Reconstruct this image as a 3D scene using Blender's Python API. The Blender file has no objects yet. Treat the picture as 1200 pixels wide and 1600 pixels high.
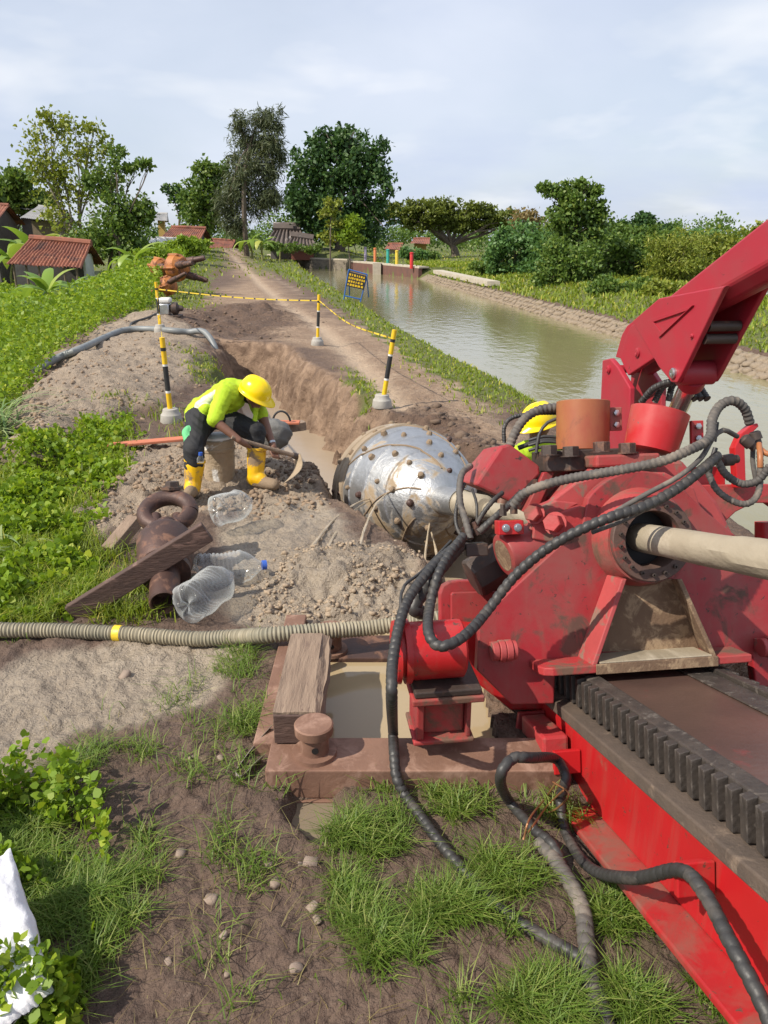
import bpy, bmesh, math, random
import numpy as np
from mathutils import Vector, Matrix
random.seed(7)
RNG = np.random.default_rng(7)
scene = bpy.context.scene
COL = scene.collection

# ------------------------------------------------------------ camera
F_PX, CAM_H = 1209.0, 2.1
PITCH = math.atan(428 / F_PX)
cd = bpy.data.cameras.new('camera')
cam = bpy.data.objects.new('camera', cd)
COL.objects.link(cam)
cam.location = (0, 0, CAM_H)
cam.rotation_euler = (math.pi / 2 - PITCH, 0, 0)
cd.sensor_fit = 'VERTICAL'
cd.angle_y = 2 * math.atan(800 / F_PX)
cd.clip_start, cd.clip_end = 0.05, 3000
scene.camera = cam

# ------------------------------------------------------------ light
SUN_TO = Vector((-0.89 * 0.70, -0.46 * 0.70, 0.715)).normalized()
sl = bpy.data.lights.new('sun', 'SUN')
sl.energy = 4.9
sl.angle = math.radians(0.6)
sl.color = (1.0, 0.92, 0.79)
sun = bpy.data.objects.new('sun', sl)
COL.objects.link(sun)
sun.rotation_euler = (-SUN_TO).to_track_quat('-Z', 'Y').to_euler()
sun.location = (-20, -10, 25)

world = bpy.data.worlds.new('World')
scene.world = world
world.use_nodes = True
wn, wl = world.node_tree.nodes, world.node_tree.links
wn.clear()
w_out = wn.new('ShaderNodeOutputWorld')
w_bg = wn.new('ShaderNodeBackground')
w_bg.inputs['Strength'].default_value = 0.105
w_sky = wn.new('ShaderNodeTexSky')
w_sky.sky_type = 'NISHITA'
w_sky.sun_disc = False
w_sky.sun_elevation = math.asin(SUN_TO.z)
w_sky.sun_rotation = math.atan2(SUN_TO.x, SUN_TO.y)
w_sky.air_density, w_sky.dust_density, w_sky.ozone_density = 1.0, 1.2, 1.5
w_tc = wn.new('ShaderNodeTexCoord')
w_sep = wn.new('ShaderNodeSeparateXYZ')
wl.new(w_tc.outputs['Generated'], w_sep.inputs[0])
w_add = wn.new('ShaderNodeMath'); w_add.operation = 'ADD'; w_add.inputs[1].default_value = 0.22
w_abs = wn.new('ShaderNodeMath'); w_abs.operation = 'ABSOLUTE'
wl.new(w_sep.outputs[2], w_abs.inputs[0]); wl.new(w_abs.outputs[0], w_add.inputs[0])
w_dx = wn.new('ShaderNodeMath'); w_dx.operation = 'DIVIDE'
w_dy = wn.new('ShaderNodeMath'); w_dy.operation = 'DIVIDE'
wl.new(w_sep.outputs[0], w_dx.inputs[0]); wl.new(w_add.outputs[0], w_dx.inputs[1])
wl.new(w_sep.outputs[1], w_dy.inputs[0]); wl.new(w_add.outputs[0], w_dy.inputs[1])
w_cmb = wn.new('ShaderNodeCombineXYZ')
wl.new(w_dx.outputs[0], w_cmb.inputs[0]); wl.new(w_dy.outputs[0], w_cmb.inputs[1])
def wnoise(scale, detail, rough, dist=0.0):
    n = wn.new('ShaderNodeTexNoise')
    n.inputs['Scale'].default_value = scale
    n.inputs['Detail'].default_value = detail
    n.inputs['Roughness'].default_value = rough
    n.inputs['Distortion'].default_value = dist
    wl.new(w_cmb.outputs[0], n.inputs['Vector'])
    return n
n1 = wnoise(0.55, 6, 0.5, 0.4)
r1 = wn.new('ShaderNodeMapRange')
r1.inputs[1].default_value, r1.inputs[2].default_value = 0.30, 0.64
r1.inputs[3].default_value, r1.inputs[4].default_value = 0.42, 0.96
wl.new(n1.outputs['Fac'], r1.inputs[0])
n2 = wnoise(1.5, 4, 0.5, 0.2)
r2 = wn.new('ShaderNodeMapRange')
r2.inputs[1].default_value, r2.inputs[2].default_value = 0.52, 0.86
wl.new(n2.outputs['Fac'], r2.inputs[0])
# grey veil cloud, then small bright puffs
mixA = wn.new('ShaderNodeMixRGB'); mixA.inputs[2].default_value = (6.5, 7.0, 8.1, 1)
wl.new(r1.outputs[0], mixA.inputs[0]); wl.new(w_sky.outputs[0], mixA.inputs[1])
mixB = wn.new('ShaderNodeMixRGB'); mixB.inputs[2].default_value = (8.7, 8.75, 8.8, 1)
wl.new(r2.outputs[0], mixB.inputs[0]); wl.new(mixA.outputs[0], mixB.inputs[1])
n3 = wnoise(0.9, 5, 0.5, 0.2); n3.inputs['Scale'].default_value = 0.8
r3 = wn.new('ShaderNodeMapRange'); r3.inputs[1].default_value, r3.inputs[2].default_value = 0.44, 0.66; r3.inputs[4].default_value = 0.9
w_off = wn.new('ShaderNodeVectorMath'); w_off.operation = 'ADD'; w_off.inputs[1].default_value = (7.3, 2.1, 0.0)
wl.new(w_cmb.outputs[0], w_off.inputs[0]); wl.new(w_off.outputs[0], n3.inputs['Vector']); wl.new(n3.outputs['Fac'], r3.inputs[0])
mixC = wn.new('ShaderNodeMixRGB'); mixC.inputs[2].default_value = (4.9, 5.6, 7.2, 1)
wl.new(r3.outputs[0], mixC.inputs[0]); wl.new(mixB.outputs[0], mixC.inputs[1])
wl.new(mixC.outputs[0], w_bg.inputs['Color'])
wl.new(w_bg.outputs[0], w_out.inputs['Surface'])

vs = scene.view_settings
vs.view_transform = 'Standard'
vs.look = 'None'
vs.exposure = 0.24
vs.gamma = 1.0
scene.render.resolution_x, scene.render.resolution_y = 768, 1024

# ------------------------------------------------------------ survey helpers: photo pixel -> point of the place
cp, sp = math.cos(PITCH), math.sin(PITCH)
CAM = np.array([0, 0, CAM_H])
FW, RT, UP = np.array([0, cp, -sp]), np.array([1.0, 0, 0]), np.array([0, sp, cp])
def ray(x, y): return FW + RT * (x - 600) / F_PX - UP * (y - 800) / F_PX
def gz(x, y, z=0.0):
    d = ray(x, y); return CAM + d * ((z - CAM_H) / d[2])
def dep(x, y, t): return CAM + ray(x, y) * t
def aty(x, y, Y):
    d = ray(x, y); return CAM + d * (Y / d[1])
# drilling rig frame: n = along the inclined rail, u = right, w = up
RN = ray(450, 740); RN /= np.linalg.norm(RN)
RU = np.cross(RN, [0, 0, 1]); RU /= np.linalg.norm(RU)
RW = np.cross(RU, RN)
def M(a, b, c): return CAM + RU * a + RN * b + RW * c
def onv(x, y, v):
    d = ray(x, y); q = d * (v / d.dot(RN)); return (q.dot(RU), q.dot(RW))
def onu(x, y, uu):
    d = ray(x, y); q = d * (uu / d.dot(RU)); return (q.dot(RN), q.dot(RW))

# ------------------------------------------------------------ numpy noise
_TAB = np.random.default_rng(3).random((256, 256))
def vnoise(x, y, seed=0):
    x = np.asarray(x, float) + seed * 17.31; y = np.asarray(y, float) + seed * 9.77
    xi = np.floor(x).astype(int); yi = np.floor(y).astype(int)
    fx = x - xi; fy = y - yi
    fx = fx * fx * (3 - 2 * fx); fy = fy * fy * (3 - 2 * fy)
    a = _TAB[xi & 255, yi & 255]; b = _TAB[(xi + 1) & 255, yi & 255]
    c = _TAB[xi & 255, (yi + 1) & 255]; d = _TAB[(xi + 1) & 255, (yi + 1) & 255]
    return (a * (1 - fx) + b * fx) * (1 - fy) + (c * (1 - fx) + d * fx) * fy
def fbm(x, y, freq, octv=4, seed=0, gain=0.5):
    s = 0; a = 1; t = 0
    for i in range(octv):
        s = s + a * vnoise(x * freq, y * freq, seed + i * 3.1); t += a
        a *= gain; freq *= 2.03
    return s / t
def sstep(a, b, x):
    t = np.clip((x - a) / (b - a), 0, 1); return t * t * (3 - 2 * t)
def poly_sd(x, y, poly):
    """signed distance to a polygon, negative inside"""
    P = np.asarray(poly, float)[:, :2]; n = len(P)
    d2 = np.full(np.shape(x), 1e18); ins = np.zeros(np.shape(x), bool)
    for i in range(n):
        ax, ay = P[i]; bx, by = P[(i + 1) % n]
        ex, ey = bx - ax, by - ay
        wx, wy = x - ax, y - ay
        t = np.clip((wx * ex + wy * ey) / (ex * ex + ey * ey + 1e-12), 0, 1)
        d2 = np.minimum(d2, (wx - ex * t) ** 2 + (wy - ey * t) ** 2)
        c = ((ay <= y) & (y < by)) | ((by <= y) & (y < ay))
        xs = ax + (y - ay) / (by - ay if abs(by - ay) > 1e-9 else 1e-9) * ex
        ins ^= c & (x < xs)
    d = np.sqrt(d2)
    return np.where(ins, -d, d)
# waterlines of the canal (x, y) at water level
WATER_Z = -0.8
LBANK = [(4.4, -30), (4.1, 0), (2.5, 11.0), (1.6, 15.8), (0.75, 20.0), (-0.65, 29.0), (-3.2, 45.0), (-5.8, 61.0), (-8.9, 84.8), (-11, 100)]
RBANK = [(13.5, -30), (10.3, 0), (8.17, 16.4), (7.10, 24.3), (5.70, 35.5), (2.44, 61.6), (-4, 100)]
ENDW = [(2.6, 61.2), (-3.3, 77.0), (-8.9, 84.6), (-14.5, 101.0)]       # closing wall of the canal
LEVEE = [(-2.6, -30), (-2.9, 0), (-3.6, 5), (-4.2, 8.2), (-5.0, 12.0), (-6.6, 16.3), (-7.6, 24), (-11.2, 42), (-16, 70), (-22, 110), (-60, 400)]
def rise_fn(x, y):
    """the levee climbs towards the end of the track"""
    lb = interp_x(y, LBANK); a = np.array(sorted(ENDW, key=lambda p: p[0])); yend = np.interp(x, a[:, 0], a[:, 1]); il = x - interp_x(y, LEVEE)
    r = 1.15 * sstep(32, 74, y) * (1 - sstep(-9, -2.0, x - lb)) * sstep(-6, 2, il)
    r = np.maximum(r, 1.1 * sstep(1.0, 9, y - yend) * (1 - sstep(-7, 0, x)) * sstep(-6, 2, il) * (y > 60))
    return r * (1 - sstep(95, 130, y))
def px_ground(px, py):
    d = ray(px, py)
    if d[2] > -0.004: return gz(px, 376)
    ts = np.geomspace(1.0, 220, 2600); P = CAM + np.outer(ts, d); h = P[:, 2] - rise_fn(P[:, 0], P[:, 1]); i = int(np.argmax(h < 0)) if (h < 0).any() else len(ts) - 1
    return P[i]
def pxpoly(pts, z=0.0): return [(px_ground(a, b) if b < 480 else gz(a, b, z))[:2] for a, b in pts]
def interp_x(y, pts):
    pts = sorted(pts, key=lambda p: p[1]); a = np.array(pts)
    return np.interp(y, a[:, 1], a[:, 0])

# ------------------------------------------------------------ materials
def newmat(name):
    m = bpy.data.materials.new(name); m.use_nodes = True
    nt = m.node_tree
    b = nt.nodes['Principled BSDF']
    return m, nt, b
def N(nt, kind, **kw):
    n = nt.nodes.new(kind)
    for k, v in kw.items():
        if k in n.inputs.keys(): n.inputs[k].default_value = v
        else: setattr(n, k, v)
    return n
def noise_node(nt, vec, scale, detail=4, rough=0.55, dist=0.0):
    n = N(nt, 'ShaderNodeTexNoise', Scale=scale, Detail=detail, Roughness=rough, Distortion=dist)
    nt.links.new(vec, n.inputs['Vector']); return n.outputs['Fac']
def ramp(nt, fac, a, b):
    n = N(nt, 'ShaderNodeMapRange'); n.inputs[1].default_value = a; n.inputs[2].default_value = b
    nt.links.new(fac, n.inputs[0]); return n.outputs[0]
def mixc(nt, fac, a, b):
    n = nt.nodes.new('ShaderNodeMixRGB')
    for i, v in ((0, fac), (1, a), (2, b)):
        if isinstance(v, (tuple, list)): n.inputs[i].default_value = (*v[:3], 1)
        elif isinstance(v, (int, float)): n.inputs[i].default_value = v
        else: nt.links.new(v, n.inputs[i])
    return n.outputs[0]
def add_bump(nt, b, fac, strength, dist):
    n = N(nt, 'ShaderNodeBump', Strength=strength, Distance=dist)
    nt.links.new(fac, n.inputs['Height']); nt.links.new(n.outputs[0], b.inputs['Normal']); return n
def mat(name, c1, c2=None, scale=4.0, rough=0.6, metal=0.0, bump=0.25, bscale=40.0, bdist=0.01,
        wear=None, wth=(0.56, 0.62), wscale=9.0, wrough=0.85, stretch=None, wear2=None, w2th=(0.6, 0.7), w2scale=2.5, spec=0.5, chips=None):
    """procedural paint / soil / metal: two-tone noise, optional worn and dirty patches, fine relief"""
    m, nt, b = newmat(name)
    tc = nt.nodes.new('ShaderNodeTexCoord'); vec = tc.outputs['Object']
    if stretch:
        mp = nt.nodes.new('ShaderNodeMapping'); mp.inputs['Scale'].default_value = stretch
        nt.links.new(vec, mp.inputs['Vector']); vec = mp.outputs[0]
    c2 = c2 or tuple(v * 0.7 for v in c1)
    col = mixc(nt, ramp(nt, noise_node(nt, vec, scale, 5, 0.6), 0.3, 0.7), c1, c2)
    rgh = None
    if wear2:
        f2 = ramp(nt, noise_node(nt, vec, w2scale, 6, 0.62, 0.4), *w2th)
        col = mixc(nt, f2, col, wear2)
    if wear:
        f = ramp(nt, noise_node(nt, vec, wscale, 7, 0.65, 0.6), *wth)
        col = mixc(nt, f, col, wear)
        mr = N(nt, 'ShaderNodeMapRange'); mr.inputs[3].default_value = rough; mr.inputs[4].default_value = wrough
        nt.links.new(f, mr.inputs[0]); rgh = mr.outputs[0]
    if chips:
        mp2 = nt.nodes.new('ShaderNodeMapping'); mp2.inputs['Scale'].default_value = (10, 10, 1.1); nt.links.new(tc.outputs['Object'], mp2.inputs['Vector'])
        run = ramp(nt, noise_node(nt, mp2.outputs[0], 1.6, 5, 0.6), 0.50, 0.78); hf = nt.nodes.new('ShaderNodeMath'); hf.operation = 'MULTIPLY'; hf.inputs[1].default_value = 0.30; nt.links.new(run, hf.inputs[0])
        col = mixc(nt, hf.outputs[0], col, (0.22, 0.125, 0.09))
        col = mixc(nt, ramp(nt, noise_node(nt, tc.outputs['Object'], 26, 6, 0.7, 0.4), 0.635, 0.655), col, chips)
    nt.links.new(col, b.inputs['Base Color'])
    b.inputs['Roughness'].default_value = rough
    if rgh is not None: nt.links.new(rgh, b.inputs['Roughness'])
    b.inputs['Metallic'].default_value = metal
    b.inputs['Specular IOR Level'].default_value = spec
    if bump: add_bump(nt, b, noise_node(nt, vec, bscale, 6, 0.6), bump, bdist)
    return m
def leaf_mat(name, c1, c2, c3, rough=0.5, trans=0.35):
    m, nt, b = newmat(name)
    at = nt.nodes.new('ShaderNodeAttribute'); at.attribute_name = 'tint'
    cr = nt.nodes.new('ShaderNodeValToRGB')
    e = cr.color_ramp.elements
    e[0].color = (*c1, 1); e[1].color = (*c3, 1)
    mid = e.new(0.55); mid.color = (*c2, 1)
    nt.links.new(at.outputs['Fac'], cr.inputs[0])
    nt.links.new(cr.outputs[0], b.inputs['Base Color'])
    b.inputs['Roughness'].default_value = rough
    b.inputs['Specular IOR Level'].default_value = 0.35
    tr = nt.nodes.new('ShaderNodeBsdfTranslucent')
    g = mixc(nt, 0.5, cr.outputs[0], (c2[0] * 1.6, c2[1] * 1.5, c2[2] * 0.6))
    nt.links.new(g, tr.inputs[0])
    mx = nt.nodes.new('ShaderNodeMixShader'); mx.inputs[0].default_value = trans
    nt.links.new(b.outputs[0], mx.inputs[1]); nt.links.new(tr.outputs[0], mx.inputs[2])
    nt.links.new(mx.outputs[0], nt.nodes['Material Output'].inputs['Surface'])
    return m

RED = (0.43, 0.030, 0.042); DUST = (0.20, 0.115, 0.08)
MT = {}
MT['red'] = mat('red_paint', (0.36, 0.018, 0.026), (0.29, 0.02, 0.026), 3, 0.46, 0, 0.15, 60, 0.004, wear=(0.105, 0.055, 0.042), wth=(0.56, 0.66), wscale=5.5,
                wear2=(0.26, 0.062, 0.056), w2th=(0.40, 0.66), w2scale=3.2, chips=(0.06, 0.034, 0.028))
MT['red_dirty'] = mat('red_paint_dirty', (0.40, 0.025, 0.03), (0.30, 0.05, 0.045), 4, 0.6, 0, 0.3, 50, 0.006, wear=(0.14, 0.075, 0.05), wth=(0.50, 0.62), wscale=6,
                wear2=(0.25, 0.10, 0.08), w2th=(0.45, 0.7), w2scale=3)
MT['red_clean'] = mat('red_paint_fresh', (0.47, 0.012, 0.014), (0.38, 0.014, 0.018), 2, 0.38, 0, 0.10, 60, 0.003, wear=(0.20, 0.085, 0.055), wth=(0.58, 0.74), wscale=4, chips=(0.10, 0.05, 0.035))
MT['red_chip'] = mat('red_paint_chipped', (0.46, 0.016, 0.018), (0.40, 0.016, 0.02), 3, 0.36, 0, 0.1, 60, 0.003, wear=(0.13, 0.10, 0.09), wth=(0.635, 0.65), wscale=13, wear2=(0.42, 0.08, 0.07), w2th=(0.5, 0.75), w2scale=3)
MT['red_flange'] = mat('red_flange_paint', (0.43, 0.014, 0.016), (0.33, 0.018, 0.02), 2, 0.45, 0, 0.12, 60, 0.003, wear=(0.17, 0.085, 0.058), wth=(0.50, 0.66), wscale=3.5, wear2=(0.30, 0.05, 0.04), w2th=(0.45, 0.65), w2scale=5, chips=(0.10, 0.06, 0.045))
MT['red_boom'] = mat('red_boom_paint', (0.37, 0.017, 0.034), (0.32, 0.017, 0.034), 2, 0.48, 0, 0.05, 70, 0.003, wear=(0.12, 0.03, 0.03), wth=(0.66, 0.70), wscale=16, wear2=(0.30, 0.035, 0.045), w2th=(0.42, 0.7), w2scale=5)
MT['red_pale'] = mat('red_paint_worn', (0.40, 0.06, 0.06), (0.31, 0.05, 0.048), 5, 0.6, 0, 0.2, 60, 0.004, wear=(0.20, 0.12, 0.09), wth=(0.52, 0.6), wscale=9)
MT['patina'] = mat('patina_cover', (0.36, 0.18, 0.055), (0.29, 0.065, 0.035), 3, 0.45, 0, 0.1, 60, 0.004, wear=(0.15, 0.06, 0.03), wth=(0.58, 0.7), wscale=7, stretch=(1, 1, 0.6))
MT['mudbrown'] = mat('mud_caked_steel', (0.20, 0.125, 0.075), (0.13, 0.08, 0.05), 5, 0.85, 0, 0.5, 70, 0.008, wear=(0.30, 0.21, 0.13), wth=(0.5, 0.6), wscale=12)
MT['darkiron'] = mat('dark_iron', (0.085, 0.06, 0.05), (0.05, 0.038, 0.033), 6, 0.55, 0.3, 0.3, 70, 0.005, wear=(0.16, 0.09, 0.06), wth=(0.55, 0.66), wscale=10)
MT['black'] = mat('hole_shade_black', (0.012, 0.011, 0.011), None, 5, 0.6, 0, 0.1, 50)  # flat black that stands in for the darkness inside holes
MT['ledge'] = mat('muddy_ledge', (0.115, 0.083, 0.062), (0.07, 0.052, 0.041), 6, 0.85, 0, 0.5, 60, 0.01, wear=(0.22, 0.16, 0.115), wth=(0.58, 0.7), wscale=8)
MT['greasy'] = mat('greasy_deck', (0.135, 0.078, 0.062), (0.085, 0.054, 0.045), 3, 0.32, 0.2, 0.25, 40, 0.006, wear=(0.22, 0.05, 0.045), wth=(0.60, 0.70), wscale=4, wrough=0.5)
MT['rack'] = mat('greased_rack', (0.085, 0.069, 0.058), (0.040, 0.034, 0.031), 12, 0.50, 0.2, 0.5, 60, 0.01, wear=(0.12, 0.10, 0.085), wth=(0.55, 0.65), wscale=20)
MT['rust'] = mat('rusty_steel', (0.25, 0.14, 0.095), (0.17, 0.09, 0.062), 5, 0.72, 0.2, 0.35, 60, 0.006, wear=(0.34, 0.21, 0.155), wth=(0.5, 0.65), wscale=8)
MT['rust_dark'] = mat('dark_rusty_steel', (0.095, 0.048, 0.037), (0.055, 0.033, 0.028), 5, 0.55, 0.25, 0.35, 60, 0.006, wear=(0.20, 0.105, 0.07), wth=(0.52, 0.64), wscale=9)
MT['chrome'] = mat('chrome_rod', (0.80, 0.81, 0.84), (0.7, 0.7, 0.73), 4, 0.22, 1.0, 0.0)
MT['hose'] = mat('rubber_hose', (0.026, 0.025, 0.025), (0.042, 0.040, 0.038), 10, 0.5, 0, 0.25, 80, 0.004, wear=(0.10, 0.085, 0.072), wth=(0.55, 0.75), wscale=7)
MT['hose_dusty'] = mat('dusty_hose', (0.115, 0.102, 0.09), (0.055, 0.05, 0.047), 9, 0.7, 0, 0.25, 80, 0.004, wear=(0.19, 0.16, 0.13), wth=(0.5, 0.65), wscale=8)
MT['khaki'] = mat('drying_mud_coat', (0.34, 0.29, 0.215), (0.27, 0.225, 0.16), 4, 0.75, 0, 0.5, 22, 0.012, wear=(0.46, 0.40, 0.31), wth=(0.55, 0.7), wscale=3, stretch=(1, .5, 1))
MT['zinc'] = mat('zinc_steel', (0.55, 0.56, 0.57), (0.4, 0.4, 0.41), 6, 0.35, 0.9, 0.2, 60, 0.004)
MT['concrete'] = mat('cast_concrete', (0.42, 0.40, 0.36), (0.32, 0.30, 0.27), 12, 0.9, 0, 0.4, 90, 0.004)
MT['yellow'] = mat('yellow_paint', (0.80, 0.52, 0.015), (0.70, 0.43, 0.015), 10, 0.45, 0, 0.05, 60, wear=(0.45, 0.33, 0.12), wth=(0.64, 0.74), wscale=14)
MT['blackpaint'] = mat('black_paint', (0.018, 0.018, 0.02), (0.03, 0.03, 0.03), 8, 0.45)
MT['whitepaint'] = mat('white_paint', (0.75, 0.74, 0.71), (0.62, 0.6, 0.56), 8, 0.5)
MT['tape'] = mat('barrier_tape', (0.78, 0.55, 0.03), (0.66, 0.47, 0.04), 8, 0.4)
MT['wood'] = mat('weathered_timber', (0.27, 0.195, 0.14), (0.19, 0.132, 0.095), 10, 0.9, 0, 0.7, 30, 0.012, wear=(0.15, 0.10, 0.075), wth=(0.60, 0.68), wscale=16, stretch=(2.5, 0.35, 2.5))
MT['wood_dark'] = mat('stained_plank', (0.095, 0.055, 0.042), (0.065, 0.038, 0.031), 4, 0.8, 0, 0.6, 20, 0.01, wear=(0.23, 0.14, 0.11), wth=(0.55, 0.68), wscale=5, stretch=(1, 1, 4))
MT['hat'] = mat('hard_hat_plastic', (0.92, 0.66, 0.004), (0.88, 0.62, 0.004), 3, 0.25, 0, 0.0)
MT['boot'] = mat('rubber_boot', (0.80, 0.47, 0.008), (0.72, 0.40, 0.008), 5, 0.35, 0, 0.05, 40, wear=(0.24, 0.165, 0.10), wth=(0.56, 0.62), wscale=5)
MT['bootmud'] = mat('boot_mud', (0.26, 0.19, 0.125), (0.20, 0.14, 0.09), 9, 0.9, 0, 0.6, 50, 0.01)
# ------------------------------------------------------------ object helpers
def link(o, parent=None):
    COL.objects.link(o)
    if parent is not None:
        o.parent = parent
        o.matrix_parent_inverse = Matrix.Translation(-WLOC[parent.name])
    return o
WLOC = {}
def tag(o, label=None, cat=None, group=None, kind=None):
    if label: o['label'] = label
    if cat: o['category'] = cat
    if group: o['group'] = group
    if kind: o['kind'] = kind
    return o
def thing(name, label, cat, loc=(0, 0, 0), group=None):
    o = bpy.data.objects.new(name, None); COL.objects.link(o)
    o.location = loc; o.empty_display_size = 0.2
    WLOC[o.name] = Vector(loc)
    return tag(o, label, cat, group)
def np_mesh(name, V, F, material, parent=None, tint=None, smooth=False, attrs=None, uv=None):
    V = np.ascontiguousarray(V, dtype=np.float32); F = np.ascontiguousarray(F, dtype=np.int32)
    me = bpy.data.meshes.new(name)
    nf, k = F.shape
    me.vertices.add(len(V)); me.vertices.foreach_set('co', V.ravel())
    me.loops.add(nf * k); me.loops.foreach_set('vertex_index', F.ravel())
    me.polygons.add(nf)
    me.polygons.foreach_set('loop_start', np.arange(nf, dtype=np.int32) * k)
    me.polygons.foreach_set('loop_total', np.full(nf, k, dtype=np.int32))
    if smooth: me.polygons.foreach_set('use_smooth', np.ones(nf, dtype=bool))
    if tint is not None:
        a = me.attributes.new('tint', 'FLOAT', 'FACE'); a.data.foreach_set('value', np.ascontiguousarray(tint, dtype=np.float32))
    for nm, arr in (attrs or {}).items():
        a = me.attributes.new(nm, 'FLOAT', 'POINT'); a.data.foreach_set('value', np.ascontiguousarray(arr, dtype=np.float32))
    me.update(calc_edges=True); me.validate()
    me.materials.append(material)
    o = bpy.data.objects.new(name, me)
    link(o, parent); WLOC[o.name] = Vector((0, 0, 0))
    return o
class MB:
    """collects faces in world coordinates, then becomes one mesh object"""
    def __init__(s): s.v = []; s.f = []; s.mi = []; s.cur = 0
    def add(s, vs, fs):
        k = len(s.v); s.v += [tuple(map(float, p)) for p in vs]
        for f in fs: s.f.append([k + i for i in f]); s.mi.append(s.cur)
    def box(s, mp, a, b, c):
        P = [mp(x, y, z) for z in c for y in b for x in a]
        s.add(P, [(0, 2, 3, 1), (4, 5, 7, 6), (0, 1, 5, 4), (2, 6, 7, 3), (0, 4, 6, 2), (1, 3, 7, 5)]); return s
    def prism(s, A, B):
        n = len(A); s.add(list(A) + list(B), [tuple(range(n))[::-1], tuple(range(n, 2 * n))] + [(i, (i + 1) % n, n + (i + 1) % n, n + i) for i in range(n)]); return s
    def tube(s, pts, rad, seg=12, caps=True, mod=None):
        pts = [np.asarray(p, float) for p in pts]; n = len(pts)
        if np.isscalar(rad): rad = [rad] * n
        prev = None; rings = []; arc = 0
        for i, p in enumerate(pts):
            t = pts[min(i + 1, n - 1)] - pts[max(i - 1, 0)]; t = t / (np.linalg.norm(t) + 1e-12)
            if prev is None:
                a = np.cross(t, [0, 0, 1]) if abs(t[2]) < 0.95 else np.cross(t, [1, 0, 0])
            else: a = prev - t * prev.dot(t)
            a = a / np.linalg.norm(a); prev = a; b = np.cross(t, a)
            if i: arc += np.linalg.norm(p - pts[i - 1])
            th = np.arange(seg) * 2 * math.pi / seg
            r = rad[i] * (np.ones(seg) if mod is None else mod(arc, th))
            rings.append(p + np.outer(np.cos(th) * r, a) + np.outer(np.sin(th) * r, b))
        vs = np.concatenate(rings)
        fs = [(i * seg + j, i * seg + (j + 1) % seg, (i + 1) * seg + (j + 1) % seg, (i + 1) * seg + j) for i in range(n - 1) for j in range(seg)]
        if caps: fs += [tuple(range(seg))[::-1], tuple(range((n - 1) * seg, n * seg))]
        s.add(vs, fs); return s
    def cyl(s, p0, p1, r0, r1=None, seg=24): return s.tube([p0, p1], [r0, r0 if r1 is None else r1], seg)
    def lathe(s, p0, ax, prof, seg=32, caps=True):
        """prof: (distance along ax, radius)"""
        p0 = np.asarray(p0, float); ax = np.asarray(ax, float) / np.linalg.norm(ax)
        a = np.cross(ax, [0, 0, 1]) if abs(ax[2]) < 0.95 else np.cross(ax, [1, 0, 0]); a = a / np.linalg.norm(a); b = np.cross(ax, a)
        th = np.arange(seg) * 2 * math.pi / seg; ring = np.outer(np.cos(th), a) + np.outer(np.sin(th), b)
        vs = np.concatenate([p0 + ax * d + ring * r for d, r in prof]); n = len(prof)
        fs = [(i * seg + j, i * seg + (j + 1) % seg, (i + 1) * seg + (j + 1) % seg, (i + 1) * seg + j) for i in range(n - 1) for j in range(seg)]
        if caps: fs += [tuple(range(seg))[::-1], tuple(range((n - 1) * seg, n * seg))]
        s.add(vs, fs); return s
    def build(s, name, material, parent=None, bevel=0.0, smooth=True, angle=32):
        me = bpy.data.meshes.new(name); me.from_pydata(s.v, [], s.f)
        bm = bmesh.new(); bm.from_mesh(me); bmesh.ops.recalc_face_normals(bm, faces=bm.faces); bm.to_mesh(me); bm.free()
        ms = material if isinstance(material, list) else [material]
        for m in ms: me.materials.append(m)
        if len(ms) > 1: me.polygons.foreach_set('material_index', s.mi)
        if smooth:
            me.polygons.foreach_set('use_smooth', [True] * len(me.polygons))
            me.set_sharp_from_angle(angle=math.radians(angle))
        o = bpy.data.objects.new(name, me); link(o, parent)
        WLOC[o.name] = Vector((0, 0, 0))
        if bevel:
            b = o.modifiers.new('bevel', 'BEVEL'); b.width = bevel; b.segments = 2; b.limit_method = 'ANGLE'; b.angle_limit = math.radians(40)
        return o
def catmull(pts, step=0.02):
    P = [np.asarray(p, float) for p in pts]; P = [2 * P[0] - P[1]] + P + [2 * P[-1] - P[-2]]
    out = []
    for i in range(1, len(P) - 2):
        n = max(2, int(np.linalg.norm(P[i + 1] - P[i]) / step))
        for k in range(n):
            t = k / n; a, b, c, d = P[i - 1], P[i], P[i + 1], P[i + 2]
            out.append(0.5 * (2 * b + (c - a) * t + (2 * a - 5 * b + 4 * c - d) * t * t + (3 * b - a - 3 * c + d) * t ** 3))
    out.append(P[-2]); return out
def ident(x, y, z): return (x, y, z)
def copy_tree(o, parent=None, loc=None, label=None, rotz=None, scale=None):
    c = o.copy(); COL.objects.link(c)
    if parent is not None: c.parent = parent
    if loc is not None: c.location = loc
    if rotz is not None: c.rotation_euler = (c.rotation_euler[0], c.rotation_euler[1], rotz)
    if scale is not None: c.scale = (scale,) * 3
    if label: c['label'] = label
    for ch in list(o.children): copy_tree(ch, c)
    return c

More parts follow.
